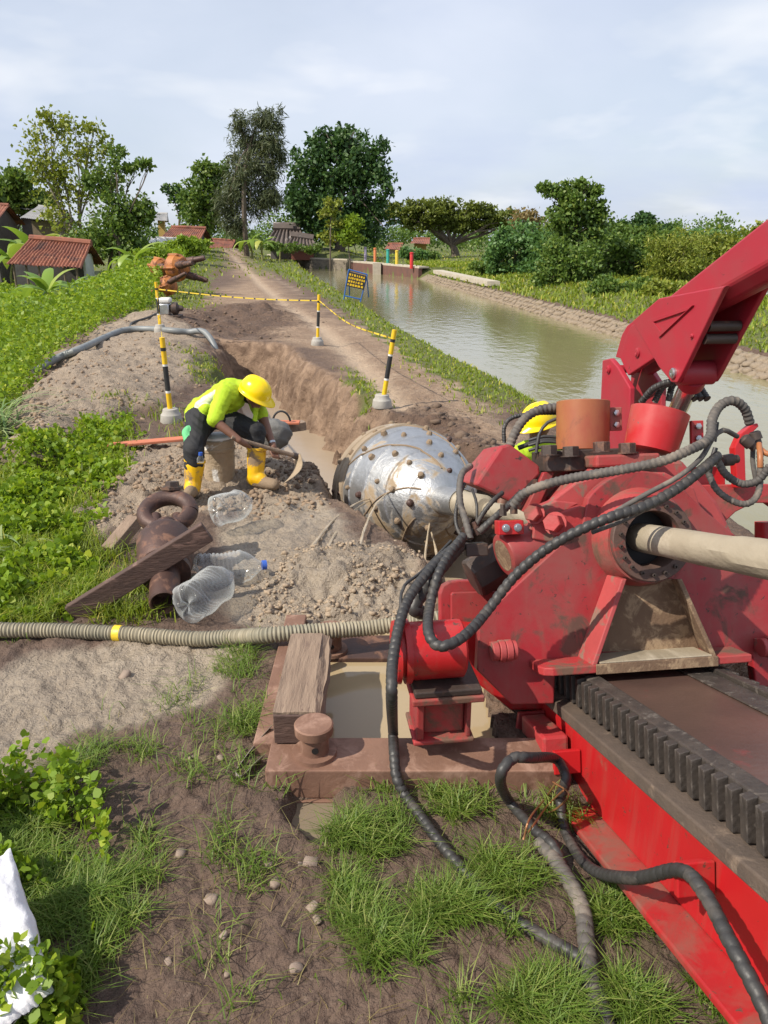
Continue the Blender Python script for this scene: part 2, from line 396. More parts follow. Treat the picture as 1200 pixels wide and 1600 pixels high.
# ------------------------------------------------------------ terrain
PIT = [(-3.75, 17.3), (-2.75, 12.5), (-1.95, 9.3), (-1.15, 7.75), (-0.62, 6.9), (-0.36, 6.2), (0.12, 5.35), (0.34, 3.9), (0.55, 3.2), (2.3, 3.2), (2.6, 5.0),
       (2.1, 6.6), (1.15, 7.6), (0.55, 8.7), (-0.05, 9.9), (-0.45, 11.8), (-1.45, 14.45), (-2.1, 16.6)]
POOL = [(-0.42, 2.86), (0.85, 2.80), (0.9, 3.95), (-0.36, 4.0)]
PUD2 = [gz(462, 1238)[:2], gz(520, 1236)[:2], gz(524, 1280)[:2], gz(500, 1320)[:2], gz(452, 1275)[:2]]
G_PALE = [pxpoly(p) for p in (
    [(-60, 1075), (40, 1022), (200, 1008), (380, 1003), (392, 1030), (350, 1070), (310, 1105), (225, 1135), (120, 1150), (60, 1215), (-60, 1260)],
    [(395, 772), (520, 775), (560, 840), (660, 880), (640, 985), (395, 985), (335, 960), (345, 850), (375, 800)])]
G_LUMP = [pxpoly(p) for p in (
    [(180, 690), (300, 690), (420, 700), (520, 720), (520, 785), (400, 800), (300, 800), (260, 800), (130, 850), (120, 800), (190, 745)],
    [(440, 880), (500, 850), (600, 855), (690, 880), (720, 940), (640, 985), (420, 975), (380, 930)])]
G_PATH = [pxpoly([(345, 386), (362, 386), (470, 470), (640, 540), (830, 690), (900, 800), (700, 800), (600, 640), (500, 545), (330, 520), (300, 470), (380, 440), (345, 400)])]
G_DARK = [pxpoly(p) for p in ([(300, 478), (430, 470), (470, 500), (420, 530), (270, 520)], [(610, 640), (700, 640), (800, 720), (760, 760), (690, 690), (600, 680)])]
G_SPOIL = [pxpoly([(20, 715), (50, 620), (130, 541), (200, 500), (250, 486), (310, 500), (320, 560), (300, 600), (240, 640), (190, 652), (110, 690), (60, 735)])]
TRACK = [(1.9, 4.0)] + [tuple(px_ground(*q)[:2]) for q in ((770, 690), (655, 590), (560, 520), (470, 470), (412, 430), (380, 405), (356, 390))] + [(-40, 200)]
def masks(x, y):
    wob = (fbm(x, y, 2.2, 3, 5) - 0.5) * 0.5 * np.clip(np.hypot(x, y) / 8, 0.35, 3)
    def mk(polys, fe=0.18):
        m = np.zeros(np.shape(x))
        for p in polys:
            fw = fe * np.clip(np.hypot(x, y) / 5, 0.7, 6)
            m = np.maximum(m, 1 - sstep(-fw, fw, poly_sd(x, y, p) + wob))
        return m
    return dict(pale=mk(G_PALE), lump=mk(G_LUMP, 0.2), path=mk(G_PATH, 0.3), dark=mk(G_DARK, 0.25), spoil=mk(G_SPOIL, 0.2))
def bumpg(x, y, cx, cy, r, h): return h * np.exp(-((x - cx) ** 2 + (y - cy) ** 2) / (r * r))
def ground_z(x, y, mk=None, fine=True):
    x = np.asarray(x, float); y = np.asarray(y, float)
    if mk is None: mk = masks(x, y)
    z = (fbm(x, y, 0.35, 3, 1) - 0.5) * 0.10
    # land falls away left of the levee
    dl = interp_x(y, LEVEE) - x + (fbm(x, y, 0.5, 2, 9) - 0.5) * 1.0
    z = z - sstep(-0.5, 7.5, dl) * 1.75 * sstep(1.5, 8, y)
    # spoil heap and mud heaps
    z = z + mk['spoil'] * (0.22 + 0.30 * (fbm(x, y, 0.8, 4, 21) - 0.35))
    z = z + bumpg(x, y, -0.08, 4.6, 0.42, 0.15) + bumpg(x, y, -0.5, 4.8, 0.35, 0.06) + bumpg(x, y, -0.95, 6.95, 0.36, 0.13) + bumpg(x, y, -2.0, 7.0, 0.6, 0.10)
    z = z + bumpg(x, y, -3.6, 22.0, 1.1, 0.35) * fbm(x, y, 1.6, 3, 4) * 1.6
    # wheel ruts on the path
    c = interp_x(y, TRACK)
    rut = np.exp(-((x - c - 0.55) / 0.22) ** 2) + np.exp(-((x - c + 0.75) / 0.22) ** 2)
    z = z - rut * 0.07 * mk['path']
    # canal
    endl = (x - ENDW[0][0]) * 0.0
    pts = sorted(ENDW, key=lambda p: p[0]); a = np.array(pts)
    yend = np.interp(x, a[:, 0], a[:, 1])
    incan = (y < yend + 0.3)
    lb = interp_x(y, LBANK); rb = interp_x(y, RBANK)
    zin = np.minimum(z, 0) * 0 - 1.6
    left = sstep(-0.55, 0.35, x - lb); right = 1 - sstep(-1.2, -1.1, x - rb)
    cut = np.where(incan, np.minimum(left, right), 0)
    z = z * (1 - cut) + zin * cut
    rz = np.where(x - rb < 0.93, np.maximum(-1.6, -0.95 + 0.552 * (x - rb + 0.12) - 0.16), -0.42 + 0.45 * sstep(0.9, 4.5, x - rb))
    z = np.where((x > rb - 1.2) & incan, rz + (fbm(x, y, 0.6, 3, 2) - 0.5) * 0.12 * sstep(0.8, 2, x - rb), z)
    z = z + rise_fn(x, y)
    far = sstep(90, 200, np.hypot(x, y)); z = z * (1 - far) - 0.6 * far
    # trench and launch pit: earth walls
    rough = (fbm(x, y, 1.7, 4, 31) - 0.5) * 0.55 + (fbm(x, y, 5, 3, 33) - 0.5) * 0.14
    sd = poly_sd(x, y, PIT) + rough * np.clip(np.hypot(x, y) / 9, 0.25, 1)
    pd = 1 - sstep(-0.75, 0.06, sd)
    front = np.clip((y - 2.9) * 0.34 + 0.12, 0, 1.25)
    floor = -np.where(y < 6.6, front, 1.25)
    z = np.where(sd < 0.06, z * (1 - pd) + floor * pd, z)
    sp = poly_sd(x, y, POOL); z = z - 0.16 * (1 - sstep(-0.10, 0.05, sp)) * (x < 0.5)
    s2 = poly_sd(x, y, PUD2); z = z - 0.12 * (1 - sstep(-0.04, 0.05, s2))
    if fine:
        r = np.hypot(x, y)
        near = 1 - sstep(10, 30, r)
        lump = fbm(x, y, 5.5, 5, 41, 0.62) - 0.5
        crumb = np.abs(fbm(x, y, 14, 4, 51, 0.6) - 0.5)
        wall = np.clip(pd * (1 - pd) * 4, 0, 1) * (sd < 0.06)
        z = z + near * (mk['lump'] * (lump * 0.20 + (0.10 - crumb) * 0.16) + (1 - mk['lump']) * (lump * 0.045 * (1 - mk['pale']) + (fbm(x, y, 24, 3, 61) - 0.5) * 0.034))
        z = z + near * mk['pale'] * (np.abs(fbm(x + 0.3 * fbm(x, y, 2, 2, 5), y, 4.5, 4, 63) - 0.5) * -0.10 + np.abs(fbm(x, y, 11, 3, 65) - 0.5) * -0.045)
        z = z + near * mk['spoil'] * lump * 0.10 + wall * (lump * 0.55 + (fbm(x, y, 2.3, 3, 47) - 0.5) * 0.5) * (1 - sstep(16, 25, r))
        z = z + mk['dark'] * (fbm(x, y, 3.0, 4, 71) - 0.5) * 0.30 * (1 - sstep(20, 60, r)) * sstep(6, 9, y)
    return z
def gzt(x, y): return float(ground_z(np.array([x]), np.array([y]), fine=True)[0])
def on_ground(px, py):
    """point where the photo ray meets the terrain"""
    d = ray(px, py); ts = np.geomspace(1.2, 120, 900); P = CAM + np.outer(ts, d)
    h = P[:, 2] - ground_z(P[:, 0], P[:, 1], fine=False); i = int(np.argmax(h < 0)) if (h < 0).any() else len(ts) - 1
    return P[i]

# one sheet: a fan of rows and columns, fine where it is near and seen
def arange_geo(a, b, q):
    n = int(math.log(b / a) / math.log(1 + q)); return np.geomspace(a, b, n)
rr = np.concatenate([[0.02, 0.3, 0.6, 0.9], arange_geo(1.15, 9, 0.0042), arange_geo(9.05, 18, 0.0042), arange_geo(18.1, 30, 0.007), arange_geo(30.3, 900, 0.014)])
th = np.concatenate([np.linspace(-180, -38, 50)[:-1], np.linspace(-38, 36, 330), np.linspace(36, 180, 50)[1:-1]])
th = np.radians(th)
RR, TH = np.meshgrid(rr, th, indexing='ij')
gx, gy = (RR * np.sin(TH)).ravel(), (RR * np.cos(TH)).ravel()
GM = masks(gx, gy)
gzv = ground_z(gx, gy, GM)
nr, nt_ = RR.shape
ii, jj = np.meshgrid(np.arange(nr - 1), np.arange(nt_), indexing='ij')
j2 = (jj + 1) % nt_
GF = np.stack([ii * nt_ + jj, ii * nt_ + j2, (ii + 1) * nt_ + j2, (ii + 1) * nt_ + jj], -1).reshape(-1, 4)

# where plants grow (used for the soil tone and for the blades)
Z_GRASS = [(pxpoly(p), d) for p, d in (
    ([(-80, 720), (60, 720), (200, 655), (215, 700), (150, 760), (120, 820), (160, 850), (215, 900), (260, 960), (130, 980), (-80, 1000)], 1.0),
    ([(-80, 1240), (60, 1215), (140, 1170), (260, 1160), (225, 1290), (240, 1420), (160, 1480), (110, 1600), (-80, 1700)], 1.0),
    ([(360, 1030), (400, 1005), (412, 1160), (420, 1215), (400, 1200), (330, 1140), (330, 1090)], 0.9),
    ([(500, 1235), (800, 1200), (870, 1270), (960, 1400), (1120, 1600), (1200, 1700), (700, 1700), (650, 1600), (540, 1500), (500, 1360)], 1.0),
    ([(340, 1300), (440, 1230), (500, 1290), (500, 1400), (430, 1500), (360, 1600), (330, 1450)], 0.22),
    ([(250, 1080), (330, 1050), (420, 1220), (420, 1300), (260, 1230)], 0.22),
    ([(380, 388), (420, 395), (560, 465), (700, 545), (850, 612), (870, 640), (810, 625), (700, 560), (560, 490), (440, 430)], 1.0),
    ([(300, 395), (335, 395), (330, 440), (320, 480), (240, 500), (180, 500), (240, 470)], 0.9),
    ([(375, 400), (395, 400), (415, 430), (400, 432)], 0.6),
    ([(290, 560), (350, 560), (380, 590), (310, 600)], 0.8),
    ([(180, 640), (300, 640), (300, 680), (200, 700)], 0.35),
    ([(225, 870), (260, 880), (270, 980), (180, 980), (190, 900)], 0.7),
    ([(545, 575), (570, 585), (585, 630), (565, 635), (550, 600)], 0.8),
    ([(640, 560), (760, 640), (740, 640), (630, 575)], 0.25))]
def grass_density(x, y):
    wob = (fbm(x, y, 3.0, 3, 15) - 0.5) * 0.35 * np.clip(np.hypot(x, y) / 6, 0.5, 4)
    g = np.zeros(np.shape(x))
    for p, d in Z_GRASS:
        fw = 0.10 * np.clip(np.hypot(x, y) / 4, 0.6, 6)
        g = np.maximum(g, d * (1 - sstep(-fw, fw, poly_sd(x, y, p) + wob)))
    lb = interp_x(y, LBANK); rb = interp_x(y, RBANK)
    g = np.maximum(g, sstep(0.9, 1.4, x - rb))
    g = np.maximum(g, sstep(-1.5, -1.0, x - lb + wob * 1.2) * (1 - sstep(-0.1, 0.25, x - lb)) * sstep(9, 12, y))
    g = np.maximum(g, sstep(0.2, 1.2, interp_x(y, LEVEE) - x) * sstep(6, 9, y) * (poly_sd(x, y, G_SPOIL[0]) > 0))
    a = np.array(sorted(ENDW, key=lambda p: p[0])); ye = np.interp(x, a[:, 0], a[:, 1])
    g = np.maximum(g, sstep(0.5, 2, y - ye) * (x > -14) * (x < 40))
    g = np.maximum(g, sstep(40, 60, y) * (1 - GRP(x, y)))
    return g * (poly_sd(x, y, PIT) > -0.2)
def GRP(x, y): return masks(x, y)['path']
gden = grass_density(gx, gy)

m, nt, b = newmat('earth')
vec = nt.nodes.new('ShaderNodeTexCoord').outputs['Object']
def at(nm):
    a = nt.nodes.new('ShaderNodeAttribute'); a.attribute_name = nm; return a.outputs['Fac']
nz = noise_node(nt, vec, 1.3, 6, 0.6); nf = noise_node(nt, vec, 9, 6, 0.65); nv = noise_node(nt, vec, 45, 5, 0.6)
soil = mixc(nt, ramp(nt, nf, 0.3, 0.7), (0.160, 0.108, 0.080), (0.092, 0.061, 0.047))
soil = mixc(nt, ramp(nt, nv, 0.60, 0.75), soil, (0.215, 0.155, 0.118))
pathc = mixc(nt, ramp(nt, nz, 0.35, 0.62), mixc(nt, ramp(nt, nf, 0.3, 0.72), (0.40, 0.295, 0.205), (0.31, 0.22, 0.15)), (0.25, 0.17, 0.115))
lumpc = mixc(nt, ramp(nt, nf, 0.3, 0.7), (0.36, 0.287, 0.215), (0.235, 0.183, 0.137))
palec = mixc(nt, ramp(nt, nz, 0.35, 0.65), (0.355, 0.292, 0.222), (0.26, 0.208, 0.156))
darkc = mixc(nt, ramp(nt, nf, 0.35, 0.65), (0.15, 0.095, 0.065), (0.09, 0.06, 0.045))
greenc = mixc(nt, ramp(nt, nf, 0.35, 0.65), (0.10, 0.135, 0.032), (0.12, 0.115, 0.045))
def nz_edge(a, lo=0.25, hi=0.75):
    n = nt.nodes.new('ShaderNodeMath'); n.operation = 'MULTIPLY_ADD'; nt.links.new(nf, n.inputs[0]); n.inputs[1].default_value = 0.6
    s_ = nt.nodes.new('ShaderNodeMath'); s_.operation = 'SUBTRACT'; nt.links.new(a, s_.inputs[0]); s_.inputs[1].default_value = 0.3
    nt.links.new(s_.outputs[0], n.inputs[2]); return ramp(nt, n.outputs[0], lo, hi)
col = mixc(nt, nz_edge(at('spoil')), soil, lumpc)
pathc = mixc(nt, ramp(nt, at('rut'), 0.2, 1.2), mixc(nt, ramp(nt, nf, 0.42, 0.66), pathc, (0.22, 0.15, 0.10)), (0.42, 0.32, 0.23))
col = mixc(nt, nz_edge(at('path')), col, pathc)
col = mixc(nt, nz_edge(at('lump')), col, lumpc)
col = mixc(nt, nz_edge(at('wall')), col, mixc(nt, ramp(nt, noise_node(nt, vec, 2.6, 6, 0.68, 0.6), 0.38, 0.62), (0.30, 0.205, 0.14), (0.13, 0.082, 0.055)))
col = mixc(nt, nz_edge(at('pale')), col, palec)
col = mixc(nt, nz_edge(at('dark')), col, darkc)
col = mixc(nt, nz_edge(at('green')), col, greenc)
nt.links.new(col, b.inputs['Base Color'])
mr = N(nt, 'ShaderNodeMapRange'); mr.inputs[3].default_value = 0.92; mr.inputs[4].default_value = 0.26
nt.links.new(at('pale'), mr.inputs[0]); nt.links.new(mr.outputs[0], b.inputs['Roughness'])
b.inputs['Specular IOR Level'].default_value = 0.35
b1 = N(nt, 'ShaderNodeBump', Strength=0.8, Distance=0.025); nt.links.new(noise_node(nt, vec, 60, 6, 0.65), b1.inputs['Height'])
b2 = N(nt, 'ShaderNodeBump', Strength=0.7, Distance=0.07); nt.links.new(noise_node(nt, vec, 12, 5, 0.6), b2.inputs['Height'])
nt.links.new(b1.outputs[0], b2.inputs['Normal']); nt.links.new(b2.outputs[0], b.inputs['Normal'])
MT['earth'] = m
sdp = poly_sd(gx, gy, PIT)
g_o = np_mesh('ground', np.stack([gx, gy, gzv], -1), GF, MT['earth'], smooth=True,
              attrs=dict(spoil=GM['spoil'], path=GM['path'], lump=GM['lump'], pale=GM['pale'] * (sdp > -0.1), dark=GM['dark'],
                         wall=(1 - sstep(-0.2, 0.25, sdp)), rut=np.exp(-((gx - interp_x(gy, TRACK) - 0.55) / 0.28) ** 2) + np.exp(-((gx - interp_x(gy, TRACK) + 0.75) / 0.28) ** 2), green=gden * sstep(5, 12, np.hypot(gx, gy)) + 0.25 * gden * (np.hypot(gx, gy) < 5)))
tag(g_o, kind='structure')

# ------------------------------------------------------------ water
def water_mat(name, c, rough, bs, bst, bd, spec=0.5, stretch=(1, 1, 1)):
    m, nt, b = newmat(name)
    tc = nt.nodes.new('ShaderNodeTexCoord'); mp = nt.nodes.new('ShaderNodeMapping'); mp.inputs['Scale'].default_value = stretch
    nt.links.new(tc.outputs['Object'], mp.inputs['Vector'])
    nt.links.new(mixc(nt, noise_node(nt, mp.outputs[0], 0.7, 4, 0.6), c, tuple(v * 0.8 for v in c)), b.inputs['Base Color'])
    b.inputs['Roughness'].default_value = rough; b.inputs['Specular IOR Level'].default_value = spec
    add_bump(nt, b, noise_node(nt, mp.outputs[0], bs, 5, 0.55), bst, bd)
    return m
MT['canalwater'] = water_mat('silty_canal_water', (0.25, 0.225, 0.115), 0.05, 2.4, 0.30, 0.05, 0.6, (1.4, 0.7, 1))
MT['slurry'] = water_mat('drilling_slurry', (0.36, 0.28, 0.195), 0.22, 3, 0.15, 0.03, 0.4)
MT['puddle'] = water_mat('muddy_puddle', (0.40, 0.31, 0.185), 0.08, 3, 0.08, 0.02, 0.4)
def sheet(name, poly, z, material):
    mb = MB(); n = len(poly); mb.add([(p[0], p[1], z) for p in poly], [tuple(range(n))])
    return tag(mb.build(name, material, smooth=False), kind='structure')
cw = [(x - 0.7, y) for x, y in LBANK[:-1]] + [(ENDW[2][0] - 3, ENDW[2][1] + 6)] + [(ENDW[1][0], ENDW[1][1] + 0.4), (ENDW[0][0] + 0.6, ENDW[0][1] + 0.4)] + [(x + 0.9, y) for x, y in RBANK[-2::-1]]
sheet('canal_water', cw, WATER_Z, MT['canalwater'])
sheet('trench_slurry', [(-4.3, 17.8), (-3.2, 12.5), (-2.2, 9.0), (-1.3, 7.6), (-0.9, 5.9), (0.0, 5.9), (1.6, 5.9), (2.0, 6.8), (1.2, 9.0), (0.3, 12), (-1.0, 16.5), (-1.9, 17.6)], -0.88, MT['slurry'])
sheet('standing_puddle', [(-0.50, 2.75), (0.75, 2.72), (0.8, 4.02), (0.3, 4.1), (-0.45, 4.05)], -0.055, MT['puddle'])
sheet('small_puddle', [(p[0], p[1]) for p in PUD2], -0.045, water_mat('brown_puddle', (0.22, 0.175, 0.125), 0.08, 3, 0.08, 0.02, 0.4))
# ------------------------------------------------------------ plants
def unit(v): return v / (np.linalg.norm(v, axis=-1, keepdims=True) + 1e-9)
def leaf_geo(C, L, Wd, D, fold=0.25, roll=None):
    """one folded four-point leaf per centre: C base points, D directions, L length, Wd half width"""
    n = len(C); D = unit(D)
    rnd = RNG.normal(size=(n, 3)); S = unit(np.cross(D, rnd)); Nn = np.cross(S, D)
    L = np.broadcast_to(L, n)[:, None]; Wd = np.broadcast_to(Wd, n)[:, None]
    mid = C + D * L * 0.45
    V = np.stack([C, mid + S * Wd + Nn * Wd * fold, C + D * L - Nn * L * 0.08, mid - S * Wd + Nn * Wd * fold], 1).reshape(-1, 3)
    return V, np.arange(4 * n).reshape(n, 4)
def leaf_geo6(C, L, Wd, D, fold=0.2):
    """rounded six-point leaf"""
    n = len(C); D = unit(D); S = unit(np.cross(D, RNG.normal(size=(n, 3)))); Nn = np.cross(S, D); L = np.broadcast_to(L, n)[:, None]; Wd = np.broadcast_to(Wd, n)[:, None]
    a, b_ = C + D * L * 0.30, C + D * L * 0.68
    V = np.stack([C, a + S * Wd + Nn * Wd * fold, b_ + S * Wd * 0.85 + Nn * Wd * fold * 0.6, C + D * L - Nn * L * 0.10, b_ - S * Wd * 0.85 + Nn * Wd * fold * 0.6, a - S * Wd + Nn * Wd * fold], 1).reshape(-1, 3)
    return V, np.arange(6 * n).reshape(n, 6)
def rand_dir(n, up=0.0, spread=1.0):
    d = RNG.normal(size=(n, 3)) * spread; d[:, 2] += up; return unit(d)
LEAF = {
    'yellowgreen': leaf_mat('leaf_yellow_green', (0.134, 0.181, 0.026), (0.221, 0.268, 0.038), (0.378, 0.362, 0.072)),
    'mid': leaf_mat('leaf_mid_green', (0.069, 0.135, 0.029), (0.121, 0.198, 0.037), (0.224, 0.285, 0.059)),
    'dark': leaf_mat('leaf_dark_green', (0.031, 0.076, 0.024), (0.055, 0.118, 0.032), (0.113, 0.183, 0.046), trans=0.22),
    'olive': leaf_mat('needle_olive', (0.075, 0.100, 0.048), (0.110, 0.135, 0.066), (0.165, 0.18, 0.095), trans=0.25),
    'umbrella': leaf_mat('leaf_umbrella', (0.086, 0.118, 0.024), (0.147, 0.183, 0.029), (0.207, 0.230, 0.046), trans=0.25),
    'bluegreen': leaf_mat('leaf_blue_green', (0.069, 0.151, 0.053), (0.113, 0.222, 0.066), (0.190, 0.301, 0.092)),
    'fresh': leaf_mat('leaf_fresh_green', (0.140, 0.238, 0.023), (0.225, 0.333, 0.032), (0.375, 0.444, 0.054)),
    'brownish': leaf_mat('leaf_brownish', (0.172, 0.135, 0.059), (0.259, 0.191, 0.079), (0.293, 0.270, 0.106)),
    'banana': leaf_mat('leaf_banana', (0.147, 0.254, 0.040), (0.241, 0.365, 0.059), (0.448, 0.476, 0.106), rough=0.4),
    'grass': leaf_mat('grass_blade', (0.131, 0.183, 0.020), (0.216, 0.293, 0.026), (0.506, 0.429, 0.086), trans=0.4),
    'turf': leaf_mat('turf_blade', (0.085, 0.150, 0.022), (0.150, 0.240, 0.032), (0.30, 0.33, 0.09), trans=0.4),
    'weed': leaf_mat('leaf_weed', (0.122, 0.214, 0.017), (0.206, 0.317, 0.023), (0.413, 0.460, 0.038), trans=0.4),
    'reed': leaf_mat('leaf_reed', (0.121, 0.206, 0.066), (0.207, 0.301, 0.106), (0.380, 0.429, 0.185), trans=0.3),
}
MT['bark'] = mat('tree_bark', (0.16, 0.125, 0.095), (0.10, 0.078, 0.06), 6, 0.9, 0, 0.6, 25, 0.02)
MT['bark_pale'] = mat('pale_bark', (0.30, 0.26, 0.20), (0.20, 0.165, 0.125), 6, 0.9, 0, 0.5, 25, 0.02)
def limb_path(a, b, sag=0.15, n=6):
    a = np.asarray(a, float); b = np.asarray(b, float); L = np.linalg.norm(b - a); out = []
    off = RNG.normal(size=3) * L * 0.07
    for i in range(n + 1):
        t = i / n; p = a * (1 - t) + b * t + off * math.sin(math.pi * t); p[2] += L * sag * math.sin(math.pi * t) * (1 - t); out.append(p)
    return out
def tree(name, label, cat, base_px, Y, blobs, kind, nleaf, leaf, rtrunk=0.18, fork=0.45, bark='bark', clump=0.30, nclump=22, group=None,
         droop=0.0, aspect=0.34, stems=1, ratio=0.85, zbase=None, hollow=0.45):
    ppm = F_PX / (Y * cp)
    B = aty(base_px[0], base_px[1], Y); zb = gzt(B[0], B[1]) if zbase is None else zbase
    base = np.array([B[0], B[1], zb])
    blob = []
    for (x, y, rx, ry) in blobs:
        c = aty(x, y, Y); r = np.array([rx / ppm, (rx + ry) / 2 / ppm * ratio, ry / ppm]); c = c + np.array([0, RNG.uniform(-0.3, 0.3) * r[1], 0]); blob.append((c, r))
        for _ in range(2):            # uneven outline: smaller tufts off the rim
            d = unit(RNG.normal(size=3)); d[2] = abs(d[2]) * 0.8 + 0.1 if RNG.random() < 0.7 else d[2]; blob.append((c + d * r * RNG.uniform(0.7, 1.1), r * RNG.uniform(0.28, 0.55)))
    root = thing(name, label, cat, base, group)
    top = max(c[2] + r[2] * 0.6 for c, r in blob)
    mb = MB(); cen = np.mean([c for c, r in blob], axis=0)
    forks = []
    for s_ in range(stems):
        off = np.array([RNG.uniform(-1, 1), RNG.uniform(-1, 1), 0]) * (0.0 if stems == 1 else 0.5)
        tip = base + (cen - base) * np.array([0.6, 0.6, 0]) + off * 1.2; tip[2] = zb + (top - zb) * fork
        b0 = base + off - np.array([0, 0, 0.25])
        pth = limb_path(b0, tip, 0.0, 6); mb.tube(pth, list(np.linspace(rtrunk * 1.35, rtrunk * 0.8, len(pth))), 8); forks.append(tip)
    for c, r in blob[::3]:
        f0 = min(forks, key=lambda q: np.linalg.norm(q[:2] - c[:2]))
        e = c + np.array([0, 0, r[2] * 0.3]); pth = limb_path(f0 - np.array([0, 0, 0.1]), e, 0.12)
        mb.tube(pth, list(np.linspace(rtrunk * 0.55, rtrunk * 0.14, len(pth))), 6)
        for k in range(3):
            q = c + RNG.normal(size=3) * r * 0.5; pth2 = limb_path(pth[3], q, 0.1, 4)
            mb.tube(pth2, list(np.linspace(rtrunk * 0.25, rtrunk * 0.07, len(pth2))), 5)
    mb.build('trunk', MT[bark], root)
    vol = np.array([r.prod() ** (2 / 3) for c, r in blob]); vol = vol / vol.sum()
    Cs = []
    for (c, r), w_ in zip(blob, vol):
        n = max(30, int(nleaf * w_)); k = max(6, int(nclump * (0.5 + w_ * len(blob) * 0.5)))
        d = unit(RNG.normal(size=(k, 3))); d[:, 2] = d[:, 2] * 0.9 + 0.1
        rad = RNG.uniform(hollow, 1.02, size=(k, 1)); cc = c + d * rad * r
        pick = RNG.integers(0, k, n); sg = np.minimum(r, np.mean(r)) * clump * RNG.uniform(0.5, 1.2, size=(k, 1))[pick]
        Cs.append(cc[pick] + RNG.normal(size=(n, 3)) * sg * np.array([1, 1, 0.7]))
    Cc = np.concatenate(Cs); n = len(Cc)
    D = rand_dir(n, -droop); sz = leaf * RNG.uniform(0.6, 1.25, n)
    V, Fq = leaf_geo(Cc, sz, sz * aspect, D)
    np_mesh('crown', V, Fq, LEAF[kind], root, tint=np.clip(RNG.normal(0.5, 0.22, n), 0, 1))
    return root

tree('sparse_tree', 'tall loose tree with yellow green leaves behind the tiled hut', 'tree', (112, 400), 60,
     [(62, 205, 26, 24), (85, 190, 22, 20), (118, 205, 30, 28), (150, 205, 16, 16), (60, 245, 28, 22), (100, 255, 38, 34), (140, 245, 28, 30), (85, 300, 36, 36), (125, 300, 36, 38), (100, 345, 34, 30), (70, 275, 22, 20), (165, 230, 14, 14)],
     'yellowgreen', 3600, 0.30, 0.13, 0.42, 'bark_pale', stems=3, nclump=16, clump=0.34, hollow=0.3)
tree('broadleaf_tree', 'dark broad leaved tree with a long side branch beside the loose yellow green tree', 'tree', (168, 410), 58,
     [(165, 290, 26, 30), (190, 265, 18, 14), (205, 345, 32, 30), (175, 340, 40, 34), (150, 375, 34, 30), (215, 262, 15, 10), (235, 258, 10, 8), (195, 390, 38, 26), (228, 330, 14, 22), (180, 242, 16, 14)],
     'mid', 5200, 0.33, 0.13, 0.4, 'bark', stems=2, nclump=16, clump=0.34, hollow=0.3)
tree('orchard_tree', 'dark green tree at the far edge of the hut roofs', 'tree', (20, 370), 72, [(0, 300, 40, 28), (35, 285, 26, 22), (-45, 300, 40, 30), (60, 320, 24, 20), (15, 325, 40, 18)], 'mid', 5200, 0.5, 0.2, 0.4)
tree('casuarina_tree', 'tall feathery grey green casuarina tree at the end of the path', 'tree', (385, 385), 78,
     [(375, 195, 15, 20), (405, 190, 18, 20), (430, 192, 12, 22), (395, 225, 32, 26), (425, 230, 20, 28), (385, 262, 28, 28), (418, 270, 24, 30), (440, 245, 10, 18), (372, 305, 28, 36), (405, 315, 28, 34), (355, 330, 18, 34), (365, 355, 24, 18), (432, 310, 12, 22)],
     'olive', 15000, 0.62, 0.2, 0.75, 'bark', droop=1.1, aspect=0.07, nclump=26, clump=0.30, hollow=0.15)
tree('rain_tree', 'wide flat topped umbrella tree beyond the canal gate', 'tree', (712, 398), 98,
     [(612, 334, 30, 12), (650, 326, 38, 13), (695, 322, 40, 12), (738, 332, 42, 14), (778, 342, 32, 13), (635, 345, 32, 10), (690, 340, 50, 14), (748, 352, 44, 12), (795, 350, 18, 10), (665, 352, 36, 10), (715, 356, 36, 9)],
     'umbrella', 17000, 0.36, 0.42, 0.22, 'bark', nclump=34, clump=0.17, hollow=0.2, ratio=1.0)
tree('mango_tree', 'large dense dark green tree standing right of the casuarina', 'tree', (530, 390), 88,
     [(512, 225, 30, 22), (545, 228, 34, 26), (485, 255, 28, 26), (575, 255, 26, 28), (530, 265, 50, 36), (482, 295, 32, 32), (580, 300, 28, 38), (530, 310, 50, 40), (490, 340, 36, 30), (575, 350, 34, 36), (530, 355, 50, 32), (465, 320, 16, 26)],
     'dark', 19000, 0.46, 0.45, 0.35, 'bark', nclump=17, clump=0.30, hollow=0.55, ratio=0.95)
tree('round_tree', 'rounded green tree tucked left of the casuarina', 'tree', (315, 385), 90, [(325, 283, 24, 24), (305, 315, 26, 30), (335, 310, 24, 32), (315, 345, 30, 30), (345, 275, 14, 18)], 'mid', 6000, 0.42, 0.25, 0.4)
tree('slim_tree', 'small thin topped tree in the gap between the broad leaved tree and the casuarina', 'tree', (280, 372), 95, [(270, 298, 16, 9), (285, 312, 18, 12), (292, 330, 14, 14)], 'dark', 1500, 0.4, 0.16, 0.6)
tree('young_tree', 'small bright green round headed tree before the dense dark tree', 'tree', (541, 395), 76, [(548, 352, 15, 16), (545, 372, 15, 12)], 'fresh', 2200, 0.3, 0.07, 0.5)
tree('sapling', 'thin sapling with tiered yellow green leaves before the dense dark tree', 'tree', (515, 398), 76, [(520, 318, 12, 8), (512, 335, 14, 8), (525, 350, 16, 8), (515, 372, 14, 10)], 'yellowgreen', 1000, 0.3, 0.06, 0.8)
tree('tall_tree', 'tallest ragged green tree on the far canal bank', 'tree', (900, 470), 44,
     [(905, 290, 18, 11), (880, 300, 24, 14), (858, 296, 14, 10), (925, 302, 16, 12), (900, 322, 34, 20), (880, 350, 34, 26), (925, 350, 30, 28), (900, 385, 44, 32), (935, 330, 16, 14)], 'mid', 8000, 0.24, 0.14, 0.5, nclump=18, clump=0.32, hollow=0.3)
